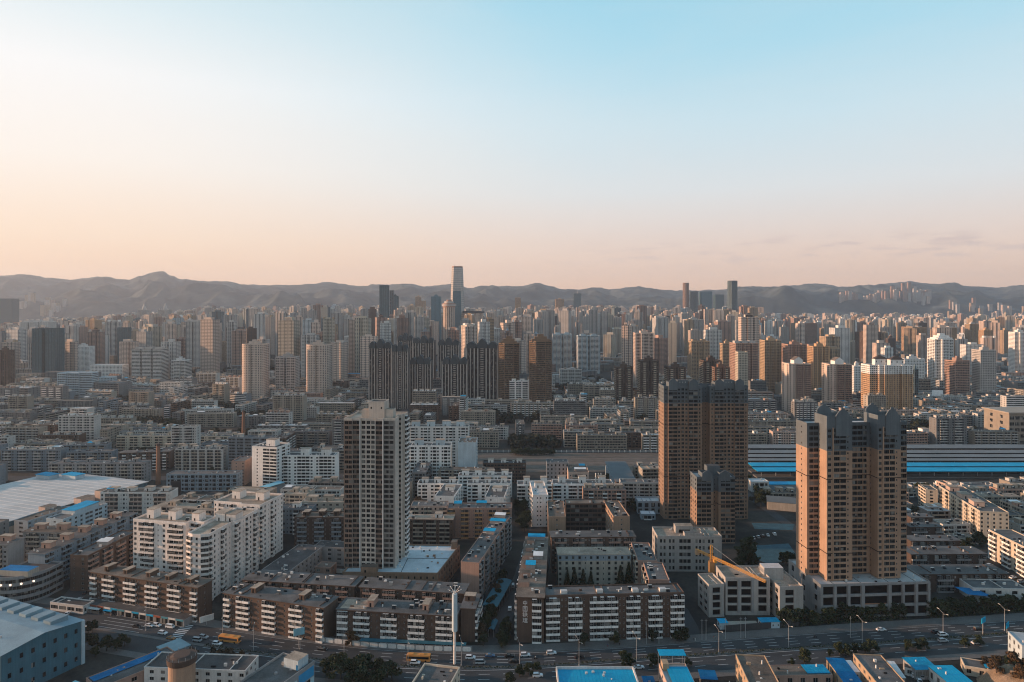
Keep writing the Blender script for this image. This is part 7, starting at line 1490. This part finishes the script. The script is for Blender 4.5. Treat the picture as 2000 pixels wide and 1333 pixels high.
mb = MB(); e = -dj * 11.5; mb.box(e.x - 1.1, e.x + 1.1, e.y - 1.1, e.y + 1.1, 21.6, 24.4); mb.build('counterweight', wall('tan'), C_); mb = MB(); mb.box(.9, 2.5, -2.4, -.8, 21.2, 23.6); mb.build('cab', M_YEL, C_)
mb = MB(); mb.bar((0, 0, 30.3), Vector((0, 0, 24.7)) + dj * 26, .05); mb.bar((0, 0, 30.3), Vector((0, 0, 24.7)) - dj * 11, .05); mb.build('tie_rod', M_METAL, C_)

for x0, y0, x1, y1, w_, z_, lb in ((-12, 366, -4, 402, 8.5, 4.5, 'long dull teal tarpaulin roof over the narrow street'), (-10.5, 341, -8.5, 352, 3, 3.6, 'short teal tarpaulin roof at the foot of the narrow street')):
    d = math.hypot(x1 - x0, y1 - y0); tp = empty('market_roof', x0, y0, 0, math.atan2(y1 - y0, x1 - x0), lb, 'market roof'); mb = MB(); mb.poly([(0, -w_ / 2, z_), (d, -w_ / 2, z_), (d, 0, z_ + .9), (0, 0, z_ + .9)]); mb.poly([(0, 0, z_ + .9), (d, 0, z_ + .9), (d, w_ / 2, z_), (0, w_ / 2, z_)]); mb.build('tarpaulin', MATS['awning_teal'], tp)
    for k in range(int(d / 6) + 1):
        for s_ in (-1, 1): mb = MB(); mb.bar((k * 6, s_ * (w_ / 2 - .2), 0), (k * 6, s_ * (w_ / 2 - .2), z_), .07); mb.build('post', M_METAL, tp)
# ---------------------------------------------------------------- vehicles and people
PAINT = {k: surf('paint_' + k, c, .32, .03, .5, spec=.5) for k, c in dict(white=(.72, .72, .72), black=(.015, .015, .017), silver=(.36, .37, .38), red=(.25, .03, .025), blue=(.04, .10, .2), taxi=(.26, .12, .04)).items()}
TYRE = surf('tyre', (.018, .018, .018), .9, .1)
RIM = surf('rim', (.4, .4, .4), .4, .1, metal=.6)
HEADL = surf('headlight', (.6, .6, .58), .2, .05); TAILL = surf('taillight', (.3, .02, .015), .3, .05)
def extr(mb, prof, y0, y1, m=0, tp=0.0):
    n = len(prof); a = [(x, y0 + tp * (z > 1.0), z) for x, z in prof]; b = [(x, y1 - tp * (z > 1.0), z) for x, z in prof]; mb.poly(a, m); mb.poly(b[::-1], m)
    for i in range(n): j = (i + 1) % n; mb.quad(a[j], a[i], b[i], b[j], m)
def car_parts(kind):
    P_ = {}
    if kind == 'sedan': L_, W_, prof, cab = 4.6, 1.8, [(-2.3, .35), (2.3, .35), (2.32, .7), (2.15, .85), (1.0, .95), (-1.75, 1.0), (-2.28, .92)], [(-1.75, .98), (1.0, .94), (.3, 1.45), (-1.05, 1.47)]
    elif kind == 'suv': L_, W_, prof, cab = 4.7, 1.9, [(-2.3, .4), (2.3, .4), (2.33, .85), (2.1, 1.02), (1.05, 1.1), (-2.3, 1.12)], [(-2.25, 1.1), (1.1, 1.08), (.45, 1.72), (-2.0, 1.74)]
    else: L_, W_, prof, cab = 4.6, 1.75, [(-2.3, .4), (2.3, .4), (2.3, 1.0), (2.05, 1.2), (-2.3, 1.22)], [(-2.3, 1.2), (2.05, 1.18), (1.5, 1.95), (-2.25, 1.97)]
    b = MB(); extr(b, prof, -W_ / 2, W_ / 2); 
    top = [(p[0], p[1]) for p in cab[2:]]; z = cab[2][1]; b.box(min(cab[2][0], cab[3][0]) + .05, max(cab[2][0], cab[3][0]) - .05, -W_ / 2 + .2, W_ / 2 - .2, z, z + .05)
    for xa, xb in ((cab[1], cab[2]), (cab[0], cab[3])):
        for s in (-1, 1): b.bar((xa[0], s * (W_ / 2 - .06), xa[1]), (xb[0], s * (W_ / 2 - .2), xb[1]), .05)
    P_['body'] = (b, None); g = MB(); extr(g, cab, -W_ / 2 + .08, W_ / 2 - .08, 0, .12); P_['window_glass'] = (g, M_PANE)
    w_ = MB(); k = 12
    for s in (-.11, .11):
        pass
    w_.cone(0, 0, -.11, .11, .33, .33, 14); w_.poly([(.33 * math.cos(-i * .449), .33 * math.sin(-i * .449), -.11) for i in range(14)]); w_.v = [(x, z, y) for x, y, z in w_.v]; P_['wheel'] = (w_, TYRE)
    h = MB(); h.box(2.2, 2.36, -.1, .25, .62, .8); P_['headlight'] = (h, HEADL); t = MB(); t.box(-2.34, -2.2, -.1, .2, .72, .9); P_['taillight'] = (t, TAILL)
    return P_, W_
CARM = {}
for k in ('sedan', 'suv', 'van'):
    P_, W_ = car_parts(k); CARM[k] = ({n: (mb.mesh(n, [m or PAINT['white']])) for n, (mb, m) in P_.items() if n != 'body'}, {c: P_['body'][0].mesh('body', [PAINT[c]]) for c in PAINT}, W_)
def car(u, v, kind, col, label, rot=None, xy=None, name=None):
    x, y = xy or G(u, v); ms, bd, W_ = CARM[kind]
    if rot is None: rot = math.atan2(MEDIAN(x + 4) - MEDIAN(x - 4), 8)
    o = empty({'sedan': 'car', 'suv': 'car', 'van': 'minivan'}[kind], x, y, .02, rot, label, 'car' if kind != 'van' else 'minivan', 'cars and vans on the streets')
    inst('body', bd[col], o); inst('window_glass', ms['window_glass'], o)
    for sx in (-1.42, 1.42):
        for sy in (-1, 1): inst('wheel', ms['wheel'], o, (sx, sy * (W_ / 2 - .1), .33))
    for sy in (-.62, .5): inst('headlight', ms['headlight'], o, (0, sy, 0)); inst('taillight', ms['taillight'], o, (0, sy, 0))
    return o
pi = math.pi
CARS = [(167, 1225, 'suv', 'white', 'white car at the left end of the road, beside the teal works hall'), (267, 1226, 'sedan', 'black', 'dark car entering the junction on the left'), (292, 1224, 'sedan', 'white', 'white car, left of three queueing by the shop row'), (306, 1224, 'suv', 'white', 'white car, middle of three queueing by the shop row'),
    (332, 1227, 'van', 'white', 'white minivan, right of three queueing by the shop row'), (318, 1239, 'suv', 'white', 'white car crossing the junction below the queue'), (334, 1249, 'sedan', 'taxi', 'brown taxi below the white cars at the junction'), (385, 1253, 'van', 'silver', 'silver minivan left of the left orange bus'), (398, 1247, 'suv', 'silver', 'grey car just behind the silver minivan'), (424, 1260, 'suv', 'white', 'white car right below the left orange bus'),
    (630, 1270, 'sedan', 'black', 'black car by the left end of the panelled wall'), (664, 1291, 'sedan', 'white', 'white car half hidden by the big dark trees'), (811, 1297, 'suv', 'white', 'white car right beside the right orange bus'), (919, 1287, 'suv', 'white', 'white car right of the floodlight mast'), (938, 1297, 'van', 'silver', 'silver minivan below the narrow street mouth'),
    (957, 1283, 'sedan', 'blue', 'dark blue car turning out of the narrow street'), (995, 1284, 'sedan', 'black', 'black car, upper of two before the lettered block'), (1004, 1294, 'sedan', 'black', 'black car, lower of two before the lettered block'), (1026, 1282, 'suv', 'white', 'white car right of the two black ones'), (1077, 1278, 'suv', 'white', 'white car alone in the kerb lane below the white balconies'),
    (1132, 1286, 'sedan', 'black', 'black car passing the middle of the long balconied block'), (1050, 1322, 'suv', 'white', 'white car on the near carriageway, left of the big cyan roof'), (1248, 1306, 'sedan', 'white', 'white car parked right of the big cyan roof'), (1721, 1232, 'sedan', 'white', 'white car passing the gap in the roadside trees'), (1829, 1237, 'sedan', 'black', 'black car alongside a white one on the right'),
    (1842, 1242, 'suv', 'white', 'white car alongside a black one on the right'), (1842, 1254, 'suv', 'silver', 'silver car on the near carriageway, on the right'), (1911, 1231, 'suv', 'black', 'black car beside the blue road signs'), (1907, 1258, 'sedan', 'white', 'white car partly hidden by bushes left of the earth mound'), (1783, 1321, 'van', 'white', 'white minivan parked under the light blue workshop roof'), (1800, 1324, 'van', 'silver', 'silver minivan parked before the workshop'), (1796, 1333, 'sedan', 'white', 'white car at the bottom edge in the workshop yard'), (262, 1328, 'suv', 'white', 'white car parked behind the deep blue roof strip')]
for u, v, k, c, lb in CARS: car(u, v, k, c, lb, rot=None if v < 1300 or u in (1050,) else R(70) if u > 1700 else R(-38) if u < 300 else None)
pk = ['nearest the cream block with fins', 'second in the row beside the cream block with fins', 'third in the row beside the cream block with fins', 'fourth in the row beside the cream block with fins', 'fifth in the row beside the cream block with fins', 'farthest in the row beside the cream block with fins']
for i in range(6): car(0, 0, 'suv' if i % 2 else 'sedan', ('white', 'silver', 'white', 'white', 'black', 'white')[i], ('white', 'silver', 'white', 'white', 'black', 'white')[i] + ' parked car ' + pk[i], rot=R(20), xy=(305 - i * .2, 402 + i * 6.5))
for i in range(5): car(0, 0, 'sedan', ('white', 'white', 'silver', 'black', 'white')[i], ('white', 'white', 'silver', 'black', 'white')[i] + ' car parked ' + ('nearest on the climbing side street', 'second on the climbing side street', 'third up the climbing side street', 'fourth up the climbing side street', 'farthest up the climbing side street')[i], rot=R(100), xy=(-238.5 - i * 2.4, 366 + i * 9))
car(0, 0, 'suv', 'white', 'white car parked in the narrow street beside the lettered block', rot=R(88), xy=(-1.2, 372)); car(0, 0, 'van', 'silver', 'silver minivan parked deep in the narrow street', rot=R(88), xy=(.6, 402))
car(0, 0, 'suv', 'white', 'white car on the site lane between the towers', rot=R(10), xy=(166, 470))
for i in range(7): x = -222 + i * 7.5; car(0, 0, ('sedan', 'suv', 'van')[i % 3], ('white', 'black', 'silver', 'white', 'red', 'white', 'silver')[i], ('white', 'black', 'silver', 'white', 'red', 'white', 'silver')[i] + ' vehicle parked by the shop row, ' + ('first', 'second', 'third', 'fourth', 'fifth', 'sixth', 'last')[i] + ' from the market stalls', rot=R(70), xy=(x, NKERB(x) + 3.2))
lots = [('nearest the short tan tower', 172, 486), ('second from the short tan tower', 176, 488), ('third from the short tan tower', 180, 490), ('fourth from the short tan tower', 184.5, 492), ('farthest from the short tan tower', 190, 494), ('first beside the yellow crane mast', 93, 402), ('second beside the yellow crane mast', 93.5, 406), ('third beside the yellow crane mast', 94, 411), ('at the left foot of the brick end wall', 83, 352), ('behind the grey office block', 84, 442)]
for i, (lb, x, y) in enumerate(lots): c_ = ('white', 'silver', 'black', 'white', 'white', 'black', 'white', 'silver', 'white', 'black')[i]; car(0, 0, 'suv' if i % 3 else 'sedan', c_, c_ + ' car parked on bare ground, ' + lb, rot=R(80 + 5 * (i % 3)), xy=(x, y))
# orange buses
def bus(x, y, rot, col, label):
    o = empty('bus', x, y, .02, rot, label, 'bus', 'city buses'); L_, W_ = 11.2, 2.5
    b = MB(); prof = [(-5.6, .35), (5.55, .35), (5.62, 1.6), (5.5, 2.95), (5.3, 3.1), (-5.45, 3.1), (-5.6, 2.9)]; extr(b, prof, -W_ / 2, W_ / 2); b.build('body', col, o)
    g = MB(); g.box(-5.3, 4.9, -W_ / 2 - .02, W_ / 2 + .02, 1.35, 2.45); g.box(5.0, 5.66, -W_ / 2 + .15, W_ / 2 - .15, 1.3, 2.6); g.build('window_glass', M_PANE, o)
    r_ = MB(); r_.box(-4.6, -2.4, -.8, .8, 3.1, 3.38); r_.box(.6, 2.6, -.8, .8, 3.1, 3.34); r_.build('roof_unit', col, o)
    for sx in (-3.2, 3.4):
        for sy in (-1, 1): inst('wheel', CARM['van'][0]['wheel'], o, (sx, sy * (W_ / 2 - .12), .45), 0, (1.4, 1.1, 1.4))
    for sy in (-.9, .9): h = MB(); h.box(5.58, 5.68, sy - .2, sy + .2, .75, 1.0); h.build('headlight', HEADL, o)
for u, v, lb in ((449, 1254, 'orange city bus on the left, in front of the second roadside block'), (818, 1291, 'orange city bus in the middle, in front of the white panelled wall')):
    x, y = G(u, v); bus(x, y, math.atan2(MEDIAN(x + 5) - MEDIAN(x - 5), 10), M_BUS, lb)
bus(-253, 352.5, R(-22), M_BUS, 'orange city bus at the far left, behind the roof of the teal works hall'); bus(278, NKERB(278) - 3, R(8), surf('bus_pale', (.45, .58, .64), .4, .05), 'pale blue white bus at the right edge of the main road')
# motor scooters with riders, and people on the footways
SKIN = surf('skin', (.42, .26, .18), .6, .05); HAIR = surf('hair', (.012, .011, .011), .6, .1)
CLO = [surf('cloth_' + n, c, .9, .1) for n, c in (('dark', (.03, .03, .035)), ('blue', (.06, .10, .2)), ('white', (.5, .5, .5)), ('red', (.3, .04, .04)), ('khaki', (.25, .2, .13)))]
def body_mesh(sit):
    me = bpy.data.meshes.new('person_skeleton'); hipz = .92 if not sit else .78
    if sit: V = [(0, 0, hipz), (-.02, 0, 1.08), (-.02, 0, 1.3), (0, 0, 1.42), (.03, 0, 1.60), (0, .18, 1.32), (.22, .24, 1.08), (.46, .22, 1.05), (0, -.18, 1.32), (.22, -.24, 1.08), (.46, -.22, 1.05), (.0, .1, hipz - .04), (.38, .12, .74), (.36, .12, .38), (.46, .12, .34), (.0, -.1, hipz - .04), (.38, -.12, .74), (.36, -.12, .38), (.46, -.12, .34)]
    else: V = [(0, 0, hipz), (0, 0, 1.15), (0, 0, 1.36), (0, 0, 1.46), (.02, 0, 1.62), (0, .19, 1.38), (-.04, .24, 1.10), (.10, .24, .88), (0, -.19, 1.38), (.05, -.24, 1.10), (.16, -.24, .90), (0, .1, hipz - .06), (.12, .1, .48), (.02, .1, .08), (.16, .1, .04), (0, -.1, hipz - .06), (-.02, -.1, .48), (-.22, -.1, .10), (-.10, -.1, .04)]
    E = [(0, 1), (1, 2), (2, 3), (3, 4), (2, 5), (5, 6), (6, 7), (2, 8), (8, 9), (9, 10), (0, 11), (11, 12), (12, 13), (13, 14), (0, 15), (15, 16), (16, 17), (17, 18)]
    me.from_pydata(V, E, []); o = bpy.data.objects.new('person_skeleton', me); COL.objects.link(o)
    md_ = o.modifiers.new('s', 'SKIN'); rad = [.14, .13, .15, .06, .10, .07, .05, .035, .07, .05, .035, .09, .065, .045, .04, .09, .065, .045, .04]
    for i, r_ in enumerate(rad): me.skin_vertices[0].data[i].radius = (r_, r_ * (1.25 if i in (0, 1, 2) else 1))
    me.skin_vertices[0].data[0].use_root = True; o.modifiers.new('d', 'SUBSURF').levels = 1
    dg = bpy.context.evaluated_depsgraph_get(); new = bpy.data.meshes.new_from_object(o.evaluated_get(dg)); bpy.data.objects.remove(o); bpy.data.meshes.remove(me); new.name = 'person'; return new
BODY = {s: body_mesh(s) for s in (False, True)}
PM = {}
def person_mesh(sit, top, legs):
    k = (sit, top, legs)
    if k not in PM:
        me = BODY[sit].copy(); me.materials.clear()
        for m in (SKIN, CLO[top], CLO[legs]): me.materials.append(m)
        for p in me.polygons: z, x = p.center.z, p.center.x; p.material_index = 0 if z > 1.45 or (abs(p.center.y) > .2 and z < .96 and not sit) else 1 if (z > .93 if not sit else (z > .86)) else 2
        PM[k] = me
    return PM[k]
hm = MB(); hm.cone(0, 0, 0, .12, .115, .10, 10); hm.cone(0, 0, .12, .17, .10, .03, 10); HAIRM = hm.mesh('hair', [HAIR])
def person(x, y, rot, top, legs, label, sit=False, z=.14):
    o = inst('person', person_mesh(sit, top, legs), None, (x, y, z), rot); tag(o, label, 'person', 'people on the footways'); inst('hair', HAIRM, o, (0, 0, 1.60 if not sit else 1.58)); return o
def scooter(u, v, label, lp, top):
    x, y = G(u, v); o = empty('motor_scooter', x, y, .02, math.atan2(MEDIAN(x + 4) - MEDIAN(x - 4), 8), label, 'scooter'); mb = MB(); extr(mb, [(-.8, .45), (-.2, .3), (.4, .3), (.62, .95), (.52, .98), (.3, .42), (-.1, .42), (-.2, .74), (-.85, .76)], -.16, .16); mb.build('body', PAINT['black'], o)
    for sx in (-.62, .68): inst('wheel', CARM['van'][0]['wheel'], o, (sx, 0, .25), 0, (.75, .6, .75))
    mb = MB(); mb.bar((.55, -.34, 1.04), (.55, .34, 1.04), .03); mb.build('handlebar', M_METAL, o); person(x - .12, y, o.rotation_euler.z, top, 0, lp, True, .02)
scooter(1046, 1288, 'black motor scooter in the middle lane, right of the two black cars', 'rider in a white top on the scooter right of the two black cars', 2); scooter(1592, 1246, 'black motor scooter in front of the roadside trees', 'rider in dark clothes on the scooter in front of the roadside trees', 0)
PP = [(1355, 1252, 0, 'by the brick corner of the balconied block'), (1358, 1253, 2, 'walking behind another at the brick corner'), (1394, 1249, 3, 'at the site gate'), (1398, 1249, 4, 'left of the lamp by the site gate'), (1187, 1264, 1, 'on the footway before the white balconies'), (1210, 1262, 0, 'at the right end of the footway parking'), (948, 1283, 4, 'at the mouth of the narrow street'),
      (205, 1202, 2, 'among the market stalls on the left'), (214, 1204, 3, 'beside the blue market awning'), (226, 1206, 0, 'right of the blue market awning'), (240, 1208, 1, 'before the shop row on the left'), (262, 1210, 2, 'passing the middle of the shop row'), (288, 1213, 4, 'passing the red shop sign'), (310, 1216, 0, 'near the right end of the shop row'), (533, 1252, 0, 'on the footway before the second roadside block')]
for i, (u, v, t, lb) in enumerate(PP): x, y = G(u, v); person(x, y, trng.uniform(0, 6.28), t, (i * 2) % 5 if i % 3 else 0, 'person in %s top %s' % (('dark', 'a blue', 'a white', 'a red', 'a khaki')[t], lb))
# market stalls on the left
ST = [(150, 1190, M_TRIM, 'white awning market stall, leftmost'), (163, 1193, M_BLUE, 'blue awning market stall, second from the left'), (176, 1195, M_TRIM, 'white awning market stall, third from the left'), (189, 1197, M_TRIM, 'white awning market stall left of the bright blue one'), (213, 1200, M_SBLUE, 'bright blue awning market stall beside the brown block'), (132, 1186, MATS['pale_blue_sheet'], 'pale blue awning market stall at the street corner')]
for u, v, m, lb in ST:
    x, y = G(u, v); s_ = empty('market_stall', x, y, 0, R(-12), lb, 'market stall', 'market stalls on the left'); mb = MB(); mb.quad((-2.6, -1.6, 2.3), (2.6, -1.6, 2.3), (2.6, 1.6, 2.9), (-2.6, 1.6, 2.9)); mb.quad((-2.6, 1.6, 2.86), (2.6, 1.6, 2.86), (2.6, -1.6, 2.26), (-2.6, -1.6, 2.26)); mb.build('awning', m, s_)
    mb = MB(); mb.box(-2.3, 2.3, -1.2, -.2, 0, .9); mb.build('counter', wall('rose'), s_)
    for px_, py_ in ((-2.5, -1.5), (2.5, -1.5), (-2.5, 1.5), (2.5, 1.5)): mb = MB(); mb.bar((px_, py_, 0), (px_, py_, 2.3 if py_ < 0 else 2.85), .05); mb.build('post', M_METAL, s_)
o, z = low('low kiosk with a white fascia behind the market stalls', *G(98, 1192), -14, 22, 7, 4, 'offwhite', 'dark', name='kiosk', cat='kiosk', par=.6, seed=230, edges={0: 'WWWW'})
# ---------------------------------------------------------------- labels that single out each of the many similar things
LM = [(45, 970, 'the white market hall'), (309, 905, 'the near chimney stack'), (475, 840, 'the far chimney stack'), (573, 905, 'the white three hut block'), (410, 1010, 'the white group'), (735, 960, 'the pale tower'), (95, 700, 'the dark teal glass tower'), (294, 715, 'the three bay tower'), (170, 755, 'the pale stepped office block'), (497, 730, 'the left rounded white tower'), (623, 730, 'the right rounded white tower'),
      (692, 690, 'the shouldered white tower'), (745, 740, 'the dark gothic cluster'), (940, 740, 'the gothic cluster east end'), (1000, 800, 'the left golden tower'), (1055, 700, 'the right golden tower'), (1148, 690, 'the blue white slabs'), (1260, 760, 'the dark brown slab group'), (893, 640, 'the tapering skyscraper'), (750, 610, 'the tall dark glass slab'), (1430, 610, 'the two tone tower'), (1340, 600, 'the round headed tower'), (1380, 860, 'the brown double tower'),
      (1555, 760, 'the left pediment tower'), (1634, 760, 'the right pediment tower'), (1730, 760, 'the pyramid roofed tower'), (1840, 700, 'the white terraced tower'), (1870, 740, 'the tan office tower'), (1920, 730, 'the dense gridded tower'), (1785, 665, 'the orange twin tower'), (1960, 840, 'the station hall'), (1700, 905, 'the station canopies'), (1668, 950, 'the twin bump tower'), (1895, 1000, 'the long sunlit cream block'), (1222, 920, 'the depot shed'), (1140, 1010, 'the orange gabled courtyard'), (840, 910, 'the white eleven storey slab'), (1100, 950, 'the roof chimneys block'), (1120, 890, 'the railway yard'), (300, 620, 'the spired twin towers'), (430, 690, 'the black headed tower'), (1270, 640, 'the central dark glass block'), (1130, 610, 'the masted teal tower'), (20, 620, 'the blue glass skyline tower'), (1100, 1270, 'the lettered block'), (700, 1300, 'the big dark trees'), (1410, 1150, 'the concrete shell'), (1700, 1180, 'the grey podium'), (200, 1240, 'the teal works hall'), (450, 1270, 'the left orange bus'), (970, 1200, 'the narrow street'), (1600, 1290, 'the deep blue roofed shed'), (1940, 1280, 'the earth mound')]
NTH = ['nearest', 'second nearest', 'third nearest', 'fourth nearest', 'fifth nearest', 'sixth nearest', 'seventh nearest', 'eighth nearest', 'ninth nearest', 'tenth nearest', 'eleventh nearest', 'twelfth nearest', 'thirteenth nearest', 'fourteenth nearest', 'fifteenth nearest', 'sixteenth nearest']
ITEMS = [(o, x, y, cw, kind, rf, 0) for o, x, y, cw, kind, rf in GEN]
for o, x, y, kind, br in TREES: ITEMS.append((o, x, y, 'brownish' if br else 'dark green', {'broad': 'bushy tree', 'poplar': 'tall narrow tree', 'fir': 'fir tree'}[kind], None, 0))
BUCK = {}
for it in ITEMS:
    o, x, y, cw, kind, rf, _ = it; u, v = PX(x, y, 20 if 'tree' not in kind else 4); L_ = min(LM, key=lambda l: (l[0] - u) ** 2 + 2.0 * (l[1] - v) ** 2); du, dv = u - L_[0], v - L_[1]
    rel = ('left of' if du < 0 else 'right of') if abs(du) > abs(dv) * 1.3 else ('behind' if dv < 0 else 'below')
    base = '%s %s%s' % (cw, kind, (' with a %s roof' % rf) if rf else '')
    BUCK.setdefault((base, rel, L_[2]), []).append((math.hypot(du, dv), id(o), o))
for (base, rel, lm), lst in BUCK.items():
    lst.sort()
    for i, (_, _, o) in enumerate(lst):
        o['label'] = '%s%s %s %s' % ((NTH[min(i, 15)] + ' ') if len(lst) > 1 else '', base, rel, lm)
        if 'tree' in base: o['group'] = 'trees of the city'
        elif 'group' not in o: o['group'] = 'walk-up blocks of the city'
